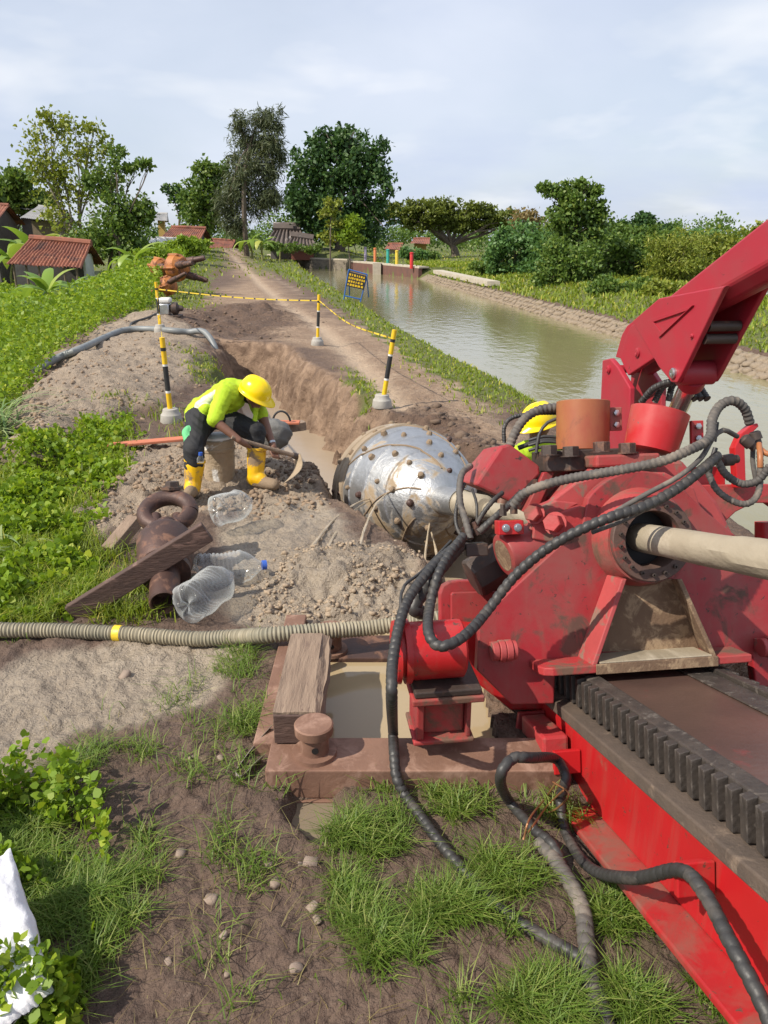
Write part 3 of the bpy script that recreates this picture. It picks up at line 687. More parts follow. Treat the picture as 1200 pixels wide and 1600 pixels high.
tree('bushy_tree', 'blue green bushy tree leaning over the far bank', 'tree', (800, 440), 50, [(790, 385, 26, 24), (815, 370, 28, 22), (845, 385, 26, 26), (785, 415, 22, 22), (825, 412, 30, 24), (775, 400, 14, 18)], 'bluegreen', 6500, 0.24, 0.1, 0.4, nclump=16)
tree('dry_tree', 'half bare brownish tree behind the blue green bushy tree', 'tree', (822, 400), 56, [(822, 338, 20, 14), (810, 352, 16, 12), (838, 352, 16, 14)], 'brownish', 1300, 0.24, 0.09, 0.6, hollow=0.2)
tree('shrub_tree', 'dense green shrub tree at the foot of the tallest ragged tree', 'tree', (880, 475), 40, [(870, 400, 30, 24), (900, 410, 34, 30), (875, 435, 36, 26), (905, 448, 30, 22), (850, 440, 20, 18)], 'mid', 6000, 0.20, 0.09, 0.3, nclump=16)
tree('leafy_tree', 'clear green leafy tree right of the tallest ragged tree', 'tree', (980, 450), 48, [(965, 375, 30, 24), (1000, 380, 28, 22), (985, 405, 34, 26), (955, 420, 22, 20), (1020, 410, 22, 26)], 'mid', 5500, 0.24, 0.1, 0.4)
tree('dark_tree', 'dark crowned tree showing above the leafy trees', 'tree', (1005, 420), 75, [(1008, 350, 22, 13), (985, 360, 18, 11), (1030, 362, 16, 12)], 'dark', 2600, 0.36, 0.2, 0.6)
tree('bamboo_clump', 'yellow green feathery bamboo clump behind the red boom', 'bamboo', (1050, 470), 40, [(1035, 390, 26, 26), (1065, 385, 28, 28), (1050, 420, 36, 30), (1090, 410, 24, 26), (1025, 430, 26, 24), (1075, 440, 30, 24)], 'yellowgreen', 7000, 0.26, 0.05, 0.5, stems=5, aspect=0.12, droop=0.5, hollow=0.2)
tree('distant_tree', 'small hazy tree peeping over the bamboo clump', 'tree', (1095, 420), 80, [(1085, 372, 20, 14), (1110, 378, 18, 12)], 'bluegreen', 1500, 0.36, 0.15, 0.6)
tree('bank_shrub', 'low broad shrub on the far bank below the leafy tree', 'shrub', (960, 480), 33, [(945, 450, 24, 16), (975, 462, 28, 16), (1000, 455, 22, 18), (960, 472, 30, 10)], 'mid', 4500, 0.16, 0.04, 0.3, nclump=16)
tree('bank_shrub', 'low shrub on the far bank under the bamboo clump', 'shrub', (1035, 475), 31, [(1030, 455, 24, 18), (1055, 462, 22, 14)], 'yellowgreen', 2200, 0.16, 0.04, 0.3)
tree('bank_shrub', 'dark leafy shrub on the far bank seen below the boom', 'shrub', (1190, 525), 25, [(1180, 505, 26, 16), (1215, 500, 30, 20), (1150, 515, 14, 8)], 'fresh', 2600, 0.13, 0.03, 0.3)
tree('bank_shrub', 'small shrub at the stone bank beyond the blue green bushy tree', 'shrub', (745, 425), 52, [(745, 418, 14, 8), (768, 422, 14, 8)], 'mid', 1200, 0.2, 0.03, 0.3)
tree('hedge_shrub', 'round leafy shrub behind the row of coloured posts', 'shrub', (648, 405), 80, [(648, 398, 17, 10), (632, 395, 10, 8)], 'bluegreen', 1500, 0.3, 0.04, 0.3)
tree('hedge_shrub', 'low shrub behind the red post beside the umbrella tree', 'shrub', (680, 405), 82, [(672, 402, 14, 9)], 'mid', 900, 0.3, 0.04, 0.3)
tree('verge_bush', 'rounded yellow green bush before the small tiled house', 'shrub', (285, 395), 52, [(262, 388, 18, 10), (285, 384, 20, 10), (308, 384, 18, 12), (295, 394, 22, 8)], 'fresh', 3200, 0.2, 0.03, 0.3)
tree('verge_bush', 'low weedy bush behind the pile of orange reamers', 'shrub', (240, 405), 44, [(225, 400, 22, 9), (250, 396, 22, 10), (205, 408, 22, 9)], 'fresh', 2600, 0.17, 0.03, 0.3)
tree('verge_bush', 'low bush at the foot of the collapsed roof', 'shrub', (440, 390), 76, [(425, 386, 14, 6), (455, 388, 18, 6), (485, 390, 16, 6)], 'mid', 1800, 0.24, 0.03, 0.3)
tree('thicket', 'mixed green thicket filling the gap left of the bamboo clump', 'thicket', (1000, 470), 46, [(960, 395, 30, 26), (1005, 405, 34, 28), (1045, 395, 30, 30), (930, 420, 26, 24), (985, 435, 36, 20)], 'mid', 6500, 0.22, 0.08, 0.3)
tree('thicket', 'dusty green thicket right of the bamboo clump behind the boom', 'thicket', (1110, 470), 44, [(1085, 400, 30, 26), (1125, 395, 34, 30), (1170, 390, 36, 34), (1110, 435, 40, 24), (1220, 390, 40, 36)], 'yellowgreen', 6500, 0.22, 0.08, 0.3)
tree('thicket', 'leafy thicket between the blue green tree and the tallest ragged tree', 'thicket', (850, 455), 48, [(845, 385, 24, 24), (865, 410, 28, 26), (835, 425, 26, 20), (870, 372, 20, 20)], 'bluegreen', 4200, 0.22, 0.08, 0.3)
# far wood along the horizon: one mass
def far_wood():
    Cs, T = [], []
    for px in np.arange(-500, 1700, 16):
        Y = RNG.uniform(135, 190); top = RNG.uniform(338, 366) if not 240 < px < 330 else RNG.uniform(355, 368)
        c = aty(px, (top + 386) / 2, Y); h = (386 - top) / F_PX * Y * 0.6
        k = 8; cc = c + unit(RNG.normal(size=(k, 3))) * np.array([3.2, 3, h]) * RNG.uniform(0.3, 1, size=(k, 1))
        n = 420; p = RNG.integers(0, k, n); Cs.append(cc[p] + RNG.normal(size=(n, 3)) * np.array([0.9, 0.9, 0.6]))
    Cc = np.concatenate(Cs); n = len(Cc); V, Fq = leaf_geo(Cc, 0.55 * RNG.uniform(0.6, 1.2, n), 0.22, rand_dir(n))
    tag(np_mesh('far_woodland', V, Fq, LEAF['mid'], tint=np.clip(RNG.normal(0.4, 0.22, n), 0, 1)), kind='stuff',
        label='distant belt of mixed green trees along the horizon', cat='woodland')
far_wood()

# banana plants: stem and arching split leaves
def banana(label, px, top, Y, nl, group='banana plants among the huts'):
    B = aty(px, top, Y); zg = gzt(B[0], B[1]); base = np.array([B[0], B[1], zg]); h = max(1.5, (B[2] - zg) * 1.05); lw = 0.085 * h
    root = thing('banana_plant', label, 'banana plant', base, group)
    st = MB(); st.tube(limb_path(base - np.array([0, 0, 0.6]), base + np.array([RNG.uniform(-.1, .1), 0, h * 0.45]), 0, 5), [0.11, 0.11, 0.10, 0.09, 0.075, 0.05], 8); st.build('stem', MT['stem'], root)
    for k in range(nl):
        az = k * 2.4 + RNG.uniform(-.3, .3); el = RNG.uniform(0.55, 1.25); L = h * RNG.uniform(0.6, 0.85)
        d = np.array([math.cos(az), math.sin(az), 0]); side = np.array([-d[1], d[0], 0]); V, Fq = [], []
        p = base + np.array([0, 0, h * 0.42]); ang = el; ns = 9
        for i in range(ns + 1):
            t = i / ns; w_ = lw * (math.sin(math.pi * min(1, 0.08 + t * 0.95)) ** 0.6) if t > 0.12 else 0.03
            dn = -0.25 * w_
            V += [p - side * w_ + np.array([0, 0, dn]), p, p + side * w_ + np.array([0, 0, dn])]
            p = p + (d * math.cos(ang) + np.array([0, 0, math.sin(ang)])) * L / ns; ang -= (0.30 if el < 1 else 0.17) * RNG.uniform(0.7, 1.2)
            if i: 
                k0 = (i - 1) * 3; Fq += [(k0, k0 + 1, k0 + 4, k0 + 3), (k0 + 1, k0 + 2, k0 + 5, k0 + 4)]
        np_mesh('leaf', np.array(V), np.array(Fq), LEAF['banana'], root, tint=np.full(len(Fq), np.clip(RNG.normal(0.5, 0.25), 0, 1)), smooth=True)
MT['stem'] = mat('banana_stem', (0.22, 0.24, 0.07), (0.16, 0.13, 0.05), 5, 0.6)
banana('banana plant with upright young leaf before the tiled hut eaves', 66, 402, 31, 10)
banana('banana plant with yellowing stem before the tiled hut wall', 100, 404, 32, 9)
banana('low banana plant spreading beside the hut posts', 18, 425, 29, 9)
banana('tall banana plant behind the ridge of the tiled hut', 50, 340, 60, 11)
banana('broad banana plant between the dark walled house and the tiled hut', 10, 350, 58, 10)
banana('banana plant in the shade under the broad leaved tree', 205, 362, 42, 9)
banana('banana plant with pale leaves at the end of the path by the casuarina', 388, 352, 74, 7)
banana('banana plant left of the sagging sheet roof', 408, 354, 74, 6)
banana('small banana plant at the foot of the dense dark tree', 436, 374, 78, 6)
# ------------------------------------------------------------ grass and ground plants (uncountable: stuff)
def sample_px(n, x0, x1, y0, y1):
    px = RNG.uniform(x0, x1, n); py = RNG.uniform(y0, y1, n)
    d = FW + np.outer((px - 600) / F_PX, RT) - np.outer((py - 800) / F_PX, UP)
    t = -CAM_H / d[:, 2]; P = CAM + d * t[:, None]; return P[:, 0], P[:, 1]
def blades(name, x, y, h, wd, kind, label, lean=0.5, dry=0.12, z=None):
    n = len(x); z = ground_z(x, y) if z is None else z
    B = np.stack([x, y, z - 0.01], -1); az = RNG.uniform(0, 2 * math.pi, n)
    D = np.stack([np.cos(az), np.sin(az), np.zeros(n)], -1); S = np.stack([-np.sin(az), np.cos(az), np.zeros(n)], -1)
    az2 = RNG.uniform(0, math.pi, n); S = unit(S + 0.5 * np.stack([np.cos(az2), np.sin(az2), np.zeros(n)], -1))
    ln = np.abs(RNG.normal(lean, 0.3, n))[:, None]; h = h[:, None]; wd = wd[:, None]; up = np.array([0, 0, 1.0])
    m1 = B + D * h * ln * 0.25 + up * h * 0.5; tip = B + D * h * ln * 0.95 + up * h * (1.0 - 0.28 * np.minimum(ln, 1.6))
    V = np.stack([B - S * wd, B + S * wd, m1 - S * wd * 0.75, m1 + S * wd * 0.75, tip], 1).reshape(-1, 3)
    k = (np.arange(n) * 5)[:, None]; Fq = np.concatenate([k + [0, 1, 3], k + [0, 3, 2], k + [2, 3, 4]], 1).reshape(-1, 3)
    t = np.clip(RNG.normal(0.42, 0.2, n), 0, 0.85); t = np.where(RNG.random(n) < dry, RNG.uniform(0.8, 1, n), t)
    return tag(np_mesh(name, V, Fq, LEAF[kind], tint=np.repeat(t, 3)), kind='stuff', label=label, cat='grass')
def clumpy(x, y, f, seed): return fbm(x, y, f, 3, seed)
# near grass in tufts
x, y = sample_px(520000, -160, 1360, 1000, 1800)
g = grass_density(x, y); cl = clumpy(x, y, 6, 77)
keep = RNG.random(len(x)) < g * sstep(0.40, 0.64, cl) * 0.42 + 0.0008 * (y < 3.2)
ehose = np.array([gz(*q)[:2] for q in ((622, 1222), (650, 1278), (690, 1332), (735, 1385), (790, 1440), (850, 1478), (905, 1512), (930, 1556), (945, 1600))])
exx = np.interp(y, ehose[::-1, 1], ehose[::-1, 0]); keep &= ~((np.abs(x - exx) < 0.05) & (RNG.random(len(x)) < 0.85))
fhose = np.array([gz(*q)[:2] for q in ((930, 1600), (915, 1500), (905, 1430), (868, 1360), (792, 1268))]); fxx = np.interp(y, fhose[:, 1], fhose[:, 0]); keep &= ~((np.abs(x - fxx) < 0.06) & (RNG.random(len(x)) < 0.85))
inpool = (poly_sd(x, y, POOL) < 0.02) | (poly_sd(x, y, PUD2) < 0.03); keep &= ~inpool
beam = (y > 2.55) & (y < 2.98) & (x > -0.52) & (x < 0.7); keep &= ~beam
x, y, cl = x[keep], y[keep], cl[keep]
h = 0.082 * RNG.uniform(0.35, 1.35, len(x)) * (0.6 + cl); wd = 0.0023 * RNG.uniform(0.6, 1.3, len(x))
blades('near_grass', x, y, h, wd, 'turf', 'long green grass tufts in the wet foreground soil', 1.1, 0.16)
x, y = sample_px(190000, -200, 1300, 640, 1000)
g = grass_density(x, y); cl = clumpy(x, y, 4, 78)
keep = (RNG.random(len(x)) < g * sstep(0.3, 0.6, cl) * 0.6); x, y = x[keep], y[keep]
r = np.hypot(x, y); blades('verge_grass', x, y, 0.15 * RNG.uniform(0.4, 1.2, len(x)), 0.0034 * RNG.uniform(0.7, 1.4, len(x)) * np.clip(r / 5, 1, 4), 'grass', 'green grass among the weeds beside the fittings', 0.8, 0.05)
x, y = sample_px(150000, -250, 1400, 384, 645)
g = grass_density(x, y); keep = RNG.random(len(x)) < g * 0.62; x, y = x[keep], y[keep]
off = np.abs(RNG.normal(0, 1, len(x))) * 0
r = np.hypot(x, y); blades('bank_grass', x, y, 0.10 * RNG.uniform(0.5, 1.3, len(x)) * np.clip(r / 22, 0.8, 2.0), 0.0011 * r * RNG.uniform(0.5, 1.2, len(x)), 'grass', 'green grass on the canal banks and along the dirt track', 0.7, 0.08)
# far bank and beyond: sample in the world
x = RNG.uniform(2, 40, 60000); y = RNG.uniform(12, 75, 60000); rb = interp_x(y, RBANK)
k = (x > rb + 0.60) & (x < rb + 9); x, y = x[k], y[k]; r = np.hypot(x, y)
blades('far_bank_grass', x, y, 0.22 * RNG.uniform(0.5, 1.4, len(x)), 0.0012 * r * RNG.uniform(0.6, 1.2, len(x)), 'grass', 'green grass on top of the far canal bank', 0.7, 0.1)

# dead straw lying on the bare soil
x, y = sample_px(800, 60, 900, 1120, 1750); keep = (grass_density(x, y) < 0.6) & (poly_sd(x, y, POOL) > 0.05) & (poly_sd(x, y, PUD2) > 0.03) & ~((y > 2.5) & (y < 2.85) & (x > -0.52)); x, y = x[keep], y[keep]
blades('dead_straw', x, y, 0.05 * RNG.uniform(0.4, 1.6, len(x)), 0.0015 * RNG.uniform(0.6, 1.3, len(x)), 'brownish', 'dead straw bits lying on the bare foreground soil', 2.4, 0.4)
def leaf_field(name, x, y, hmax, size, kind, label, up=0.6, aspect=0.36, sd=(0.5, 0.22), near=False):
    n = len(x); z = ground_z(x, y, fine=False); hz = RNG.random(n) ** 0.8 * hmax
    C_ = np.stack([x, y, z + hz], -1); D = rand_dir(n, up * 0.5); D[:, 2] *= 0.7; s_ = size * RNG.uniform(0.5, 1.3, n)
    V, Fq = (leaf_geo6 if near else leaf_geo)(C_, s_, s_ * aspect, D, 0.15)
    return tag(np_mesh(name, V, Fq, LEAF[kind], tint=np.clip(RNG.normal(sd[0], sd[1], n), 0, 1)), kind='stuff', label=label, cat='weeds')
# ground cover by the fittings, small round leaves
x, y = sample_px(120000, -260, 330, 630, 1020)
pc = pxpoly([(-260, 720), (60, 720), (150, 660), (215, 655), (195, 700), (190, 740), (150, 770), (120, 800), (130, 850), (150, 900), (120, 950), (60, 970), (-260, 1010)])
cl = clumpy(x, y, 3, 81); keep = (poly_sd(x, y, pc) + (cl - 0.5) * 0.8 < 0) & (RNG.random(len(x)) < sstep(0.25, 0.6, cl) + 0.15); x, y, cl = x[keep], y[keep], cl[keep]
leaf_field('ground_cover', x, y, 0.03 + 0.15 * sstep(0.35, 0.7, cl), 0.046, 'weed', 'low bright green creeping weeds beside the rusty fitting', 1.0, 0.46, near=True)
# broad leaves at the lower left
x, y = sample_px(26000, -200, 260, 1180, 1750)
pc = pxpoly([(-200, 1230), (80, 1215), (150, 1240), (190, 1300), (150, 1420), (130, 1500), (120, 1640), (-200, 1750)])
cl = clumpy(x, y, 5, 83); keep = (poly_sd(x, y, pc) + (cl - 0.5) * 0.4 < 0) & (RNG.random(len(x)) < sstep(0.35, 0.6, cl)) & (np.hypot(x + 1.12, y - 1.80) > 0.20); x, y, cl = x[keep], y[keep], cl[keep]
leaf_field('broad_weeds', x, y, 0.06 + 0.20 * sstep(0.4, 0.7, cl), 0.034, 'weed', 'broad leaved weeds round the white sack', 1.0, 0.40, (0.40, 0.25), near=True)
# tall weeds on the slope left of the levee
y = 7.5 + 50 * RNG.random(330000) ** 1.6; lv = interp_x(y, LEVEE); x = lv + 0.5 - RNG.random(len(y)) ** 1.15 * (4 + y * 0.42)
cl = clumpy(x, y, 0.9, 85); r = np.hypot(x, y)
keep = (poly_sd(x, y, G_SPOIL[0]) > 0.05) & (RNG.random(len(x)) < 0.30 + 0.7 * sstep(0.3, 0.6, cl)) & (RNG.random(len(x)) < 0.55) & ~((y < 9.5) & (x > -4.6)); x, y, cl, r = x[keep], y[keep], cl[keep], r[keep]
leaf_field('slope_weeds', x, y, (0.25 + 0.75 * sstep(0.3, 0.7, cl)) * np.clip(r / 14, 0.7, 1.2), 0.040 + r * 0.0032, 'weed', 'tall yellow green weeds covering the slope left of the levee', 0.8, 0.34, (0.48, 0.25))
# reeds at the left edge: long arching leaves
def reed_clump(label, px, py, n, L):
    B = on_ground(px, py); V, Fq, T = [], [], []
    for i in range(n):
        az = RNG.uniform(0, 2 * math.pi); el = RNG.uniform(0.7, 1.4); d = np.array([math.cos(az), math.sin(az), 0]); s_ = np.array([-d[1], d[0], 0])
        p = B + RNG.normal(size=3) * np.array([0.15, 0.15, 0]); p[2] -= 0.1; l = L * RNG.uniform(0.6, 1.1); k0 = len(V)
        for j in range(9):
            t = j / 8; w_ = 0.014 * (1 - t ** 2) + 0.001; V += [p - s_ * w_, p + s_ * w_]
            p = p + (d * math.cos(el) + np.array([0, 0, math.sin(el)])) * l / 8; el -= 0.27 * RNG.uniform(0.6, 1.2)
            if j: k = k0 + 2 * (j - 1); Fq.append((k, k + 1, k + 3, k + 2)); T.append(0)
        T[-8:] = [np.clip(RNG.normal(0.55, 0.25), 0, 1)] * 8
    tag(np_mesh('reed_clump', np.array(V), np.array(Fq), LEAF['reed'], tint=np.array(T), smooth=True), label, 'reeds')
reed_clump('tall arching reed clump below the spoil heap at the weed slope', -20, 690, 150, 1.25)
reed_clump('small upright reed tuft among the creeping weeds', 45, 855, 22, 0.55)
reed_clump('small leafy tuft at the concrete foot of a marker post', 290, 640, 14, 0.35)
# ============================================================ the drilling rig
UC, WC, V0 = 1.487, -0.328, 3.16
def vplate(name, px, v, th, material, parent, bevel=0.006, uw=None):
    q = uw if uw is not None else [onv(x, y, v) for x, y in px]
    return MB().prism([M(a, v, c) for a, c in q], [M(a, v + th, c) for a, c in q]).build(name, material, parent, bevel, smooth=False)
def uplate(name, px, u, th, material, parent, bevel=0.006):
    q = [onu(x, y, UB) for x, y in px]
    return MB().prism([M(u, a, c) for a, c in q], [M(u + th, a, c) for a, c in q]).build(name, material, parent, bevel, smooth=False)
def rbox(name, a, b, c, material, parent, bevel=0.006):
    return MB().box(M, a, b, c).build(name, material, parent, bevel, smooth=False)
def hexbolt(name, p, ax, r, h, material, parent):
    mb = MB(); mb.lathe(p, ax, [(0, r * 1.25), (0.12 * h, r * 1.25)], 16); mb.lathe(np.asarray(p) + np.asarray(ax) * 0.12 * h, ax, [(0, r), (h * 0.8, r), (h * 0.88, r * 0.9)], 6)
    return mb.build(name, material, parent, 0, smooth=False)
def at_v(x, y, v): a, c = onv(x, y, v); return M(a, v, c)
def hose(pts, r, parent, material, pitch=0.035, depth=0.10, style='spiral', name='hose', seg=14):
    depth *= 0.75 if style == 'rings' else 1.05; pitch *= 0.72
    P = catmull(pts, 0.0055 if style != 'plain' else 0.03); k = 2 * math.pi / pitch
    if style == 'spiral': md = lambda s_, th: 1 + depth * 0.6 - depth * 1.8 * np.clip(1 - np.abs(((s_ * k + th) / (2 * math.pi)) % 1 - 0.5) * 5, 0, 1)
    elif style == 'rings': md = lambda s_, th: 1 + depth * math.cos(s_ * k) + 0 * th
    else: md = None
    return MB().tube(P, r, seg, mod=md).build(name, material, parent)

# ---------------- rail frame
RF = thing('drill_rail_frame', 'long red inclined rail frame with toothed racks and greasy deck under the carriage', 'drilling rig', M(UC, 1.5, -1.38))
v_a, v_b = -1.2, 4.9
for s in (1, -1):
    q = lambda u_: UC + s * (u_ - UC)
    def ext(name, pts, m_, va=v_a, vb=v_b, bev=0.006):
        return MB().prism([M(q(a), va, c) for a, c in pts], [M(q(a), vb, c) for a, c in pts]).build(name, m_, RF, bev, smooth=False)
    ext('rail_web', [(1.115, -1.074), (1.15, -1.074), (1.15, -1.34), (1.115, -1.34)], MT['red_clean'])
    ext('bottom_flange', [(1.005, -1.352), (1.20, -1.335), (1.20, -1.375), (1.005, -1.377)], MT['red_flange'])
    ext('rail_ledge', [(1.096, -1.022), (1.235, -1.022), (1.235, -1.072), (1.096, -1.072)], MT['ledge'])
    ext('rack_bar', [(1.185, -1.020), (1.185, -0.888), (1.240, -0.878), (1.240, -1.020)], MT['rack'])
    tooth = MB().prism([M(q(a), 0, c) for a, c in [(1.186, -1.018), (1.152, -1.014), (1.150, -0.896), (1.186, -0.890)]],
                       [M(q(a), 0.040, c) for a, c in [(1.186, -1.018), (1.157, -1.014), (1.155, -0.896), (1.186, -0.890)]]).build('rack_tooth', MT['rack'], RF, 0.003, smooth=False)
    tooth.location = Vector(RN * 1.15)
    for k in range(1, 33):
        c = tooth.copy(); COL.objects.link(c); c.location = Vector(RN * (1.15 + 0.070 * k) + RW * RNG.uniform(-0.003, 0.002))
rbox('deck_plate', (1.243, 1.731), (v_a, v_b - 0.2), (-0.95, -0.905), MT['greasy'], RF)
rbox('deck_strip', (1.62, 1.728), (0.6, 3.3), (-0.9035, -0.895), MT['rack'], RF)
for vv in (0.4, 1.6, 2.8, 4.0, 4.7): rbox('cross_member', (1.151, 1.823), (vv, vv + 0.12), (-1.30, -1.08), MT['red_dirty'], RF)
for i, vv in enumerate((3.35, 3.52, 3.69, 3.86, 4.03, 4.2, 4.4)):
    MB().prism([M(a, vv, c) for a, c in [(1.114, -1.12), (0.99, -1.12), (0.96, -1.30), (0.96, -1.36), (1.114, -1.36)]],
               [M(a, vv + 0.025, c) for a, c in [(1.114, -1.12), (0.99, -1.12), (0.96, -1.30), (0.96, -1.36), (1.114, -1.36)]]).build('web_rib', MT['red'], RF, 0.004, smooth=False)
rbox('side_pad', (0.99, 1.10), (3.02, 3.32), (-1.20, -1.118), MT['red_dirty'], RF, 0.012)
# stabiliser drum and leg on the ground beam
lb = dep(690, 1138, 3.20); cdr = lb + np.array([0, 0, 0.355]) - RU * 0.20 + np.array([0, 0.03, 0])
mb = MB(); mb.lathe(cdr, RU, [(0, 0.075), (0.0, 0.125), (0.018, 0.128), (0.02, 0.105), (0.035, 0.105), (0.036, 0.128), (0.06, 0.128), (0.062, 0.116), (0.27, 0.116), (0.28, 0.10)], 40)
mb.build('stabiliser_drum', MT['red_clean'], RF)
def lbx(a, b_, c): return lb + RU * a + np.array([-RU[1], RU[0], 0]) * b_ + np.array([0, 0, c])
MB().box(lbx, (-0.085, 0.085), (-0.03, 0.12), (0.0, 0.175)).build('stabiliser_leg', MT['red_dirty'], RF, 0.01, smooth=False)
MB().box(lbx, (-0.115, -0.087), (-0.07, 0.13), (0.0, 0.175)).build('leg_flange', MT['red'], RF, 0.005, smooth=False)
MB().box(lbx, (0.087, 0.105), (-0.07, 0.13), (0.0, 0.175)).build('leg_flange', MT['red'], RF, 0.005, smooth=False)
MB().box(lbx, (-0.14, 0.15), (-0.10, 0.15), (0.177, 0.205)).build('saddle_plate', MT['red_dirty'], RF, 0.006, smooth=False)
MB().box(lbx, (-0.13, 0.14), (-0.09, 0.15), (0.207, 0.235)).build('saddle_plate', MT['darkiron'], RF, 0.006, smooth=False)
MB().box(lbx, (-0.13, 0.12), (-0.08, 0.14), (-0.02, -0.001)).build('foot_plate', MT['red_dirty'], RF, 0.006, smooth=False)
# side yoke on the rail behind the carriage
vplate('side_yoke', [(688, 1012), (687, 928), (692, 915), (702, 909), (716, 907), (800, 906), (800, 1040), (748, 1048)], 3.62, 0.05, MT['red'], RF, 0.008)
vplate('yoke_panel', [(706, 1015), (705, 930), (708, 926), (800, 924), (800, 1040), (750, 1045)], 3.58, 0.03, MT['red'], RF, 0.004)
vplate('yoke_block', [(700, 1000), (706, 980), (800, 985), (860, 1060), (860, 1110), (800, 1110), (735, 1060)], 3.40, 0.17, MT['red_clean'], RF, 0.01)
# hose clamps on the rail
def rp(x, y, u_): a, c = onu(x, y, u_); return M(u_, a, c)
for (x, y) in ((872, 1190), (1066, 1372)):
    p = rp(x, y, 1.02); mb = MB(); mb.box(lambda a, b_, c: p + RU * a + RN * b_ + RW * c, (-0.02, 0.09), (-0.012, 0.012), (-0.05, 0.045)); mb.build('hose_bracket', MT['red_clean'], RF, 0.004, smooth=False)
hose([rp(905, 1420, 0.90) + np.array([0, 0, -0.06]), gz(868, 1352) + np.array([0, 0, .06]), gz(832, 1312) + np.array([0, 0, .05]), gz(792, 1268) + np.array([0, 0, .06]), dep(782, 1215, 2.62), dep(800, 1186, 2.62), dep(830, 1184, 2.68), rp(868, 1186, 1.0), rp(884, 1215, 0.99), rp(876, 1255, 0.98), rp(888, 1310, 0.97),
      rp(925, 1358, 0.96), rp(990, 1372, 0.97), rp(1062, 1360, 1.0), rp(1100, 1395, 1.0), rp(1140, 1470, 0.98), rp(1180, 1545, 0.98), rp(1215, 1620, 0.98)], 0.0185, RF, MT['hose'], 0.05, 0.10)
hose([gz(930, 1600) + np.array([0, 0, .03]), gz(915, 1500) + np.array([0, 0, .05]), gz(905, 1430) + np.array([0, 0, .05]), gz(868, 1365) + np.array([0, 0, .05]), gz(842, 1330) + np.array([0, 0, .04])], 0.026, RF, MT['hose_dusty'], 0.05, 0.10)
def wire(pts, name='tie_wire'): return MB().tube(catmull(pts, 0.01), 0.0035, 6).build(name, MT['copper'], RF)
MT['copper'] = mat('copper_wire', (0.42, 0.20, 0.09), (0.30, 0.15, 0.07), 10, 0.4, 0.5)
wire([rp(868, 1225, 0.96), rp(850, 1250, 0.94), dep(828, 1278, 2.5), dep(818, 1312, 2.45)]); wire([rp(880, 1235, 0.955), rp(856, 1258, 0.94), dep(836, 1285, 2.5), dep(826, 1300, 2.48)]); wire([rp(864, 1222, 0.955), rp(888, 1240, 0.95), rp(872, 1262, 0.95), rp(850, 1272, 0.93)])

# ---------------- carriage
CG = thing('drill_carriage', 'red drilling carriage with round bolted hub and hydraulic hoses on the rails', 'drill carriage', M(UC, V0, -1.0))
arc = [(UC - 0.285 * math.cos(t), WC + 0.285 * math.sin(t)) for t in np.radians(np.arange(38, 143, 7))]
left = [(1.10, -0.872), (1.09, -1.027), (0.904, -1.017), (0.757, -0.86), (0.773, -0.643), (1.235, -0.262)]
right = [(1.80, -0.235), (2.30, -0.643), (2.33, -0.86), (2.19, -1.017), (2.02, -1.027), (2.0, -0.872)]
vplate('back_plate', None, V0, 0.055, MT['red'], CG, 0.006, uw=left + arc + right)
sc = lambda pts, k: [(UC + (a - UC) * k, WC + (c - WC) * k) for a, c in pts]
vplate('front_plate', None, V0 + 0.50, 0.04, MT['red'], CG, 0.006, uw=sc(left, 0.92) + sc(arc, 1.1) + sc(right, 0.92))
hs = [(1.0, -0.86), (1.0, -0.62), (1.16, -0.40), (1.22, -0.16), (1.38, 0.0), (1.78, 0.0), (1.95, -0.2), (2.15, -0.6), (2.15, -0.86)]
vplate('gear_housing', None, V0 + 0.17, 0.325, MT['red_pale'], CG, 0.02, uw=hs)
vplate('arc_plate', [(812, 872), (836, 802), (900, 754), (962, 736), (1040, 738), (1085, 762), (1098, 800), (1060, 842), (960, 850), (900, 880)], 3.235, 0.06, MT['red_pale'], CG, 0.008)
vplate('arc_rim', [(850, 862), (905, 795), (960, 752), (1010, 742), (1060, 752), (1090, 790), (1060, 842), (960, 840), (900, 870)], 3.205, 0.028, MT['red'], CG, 0.006)
MT['ringiron'] = mat('dirty_ring', (0.13, 0.07, 0.055), (0.085, 0.055, 0.045), 8, 0.7, 0.1, 0.4, 60, 0.005, wear=(0.30, 0.04, 0.035), wth=(0.56, 0.66), wscale=7)
# hub
def hub(ax): return M(UC, ax, WC)
MB().lathe(hub(V0 + 0.002), -RN, [(0, 0.215), (0.05, 0.205), (0.105, 0.185), (0.106, 0.12)], 48, caps=False).build('hub', MT['red_dirty'], CG)
hr = MB().lathe(hub(V0 - 0.100), -RN, [(0, 0.176), (0.028, 0.176), (0.032, 0.172), (0.032, 0.122), (0.020, 0.118), (-0.09, 0.118)], 56, caps=False).build('hub_ring', MT['ringiron'], CG)
MB().lathe(hub(V0 - 0.005), -RN, [(0, 0.001), (0.001, 0.119)], 40, caps=False).build('hub_bore_shade', MT['black'], CG)  # black disc over the solid plate paints the darkness of the bore
MB().lathe(hub(V0 - 0.10), -RN, [(0.006, 0.1185), (-0.09, 0.1185)], 40, caps=False).build('bore_side_shade', MT['black'], CG)  # black sleeve: shade of the bore wall put into colour, no real lining
bolt0 = MB().lathe((0, 0, 0), -RN, [(0, 0.0085), (0.014, 0.0085), (0.015, 0.0045), (0.008, 0.0042)], 12).build('bolt', MT['darkiron'], hr)
for k in range(18):
    t = 2 * math.pi * (k + 0.4) / 18; p = Vector(hub(V0 - 0.132) + RU * math.cos(t) * 0.146 + RW * math.sin(t) * 0.146)
    c = bolt0 if k == 0 else bolt0.copy()
    if k: COL.objects.link(c)
    c.location = p
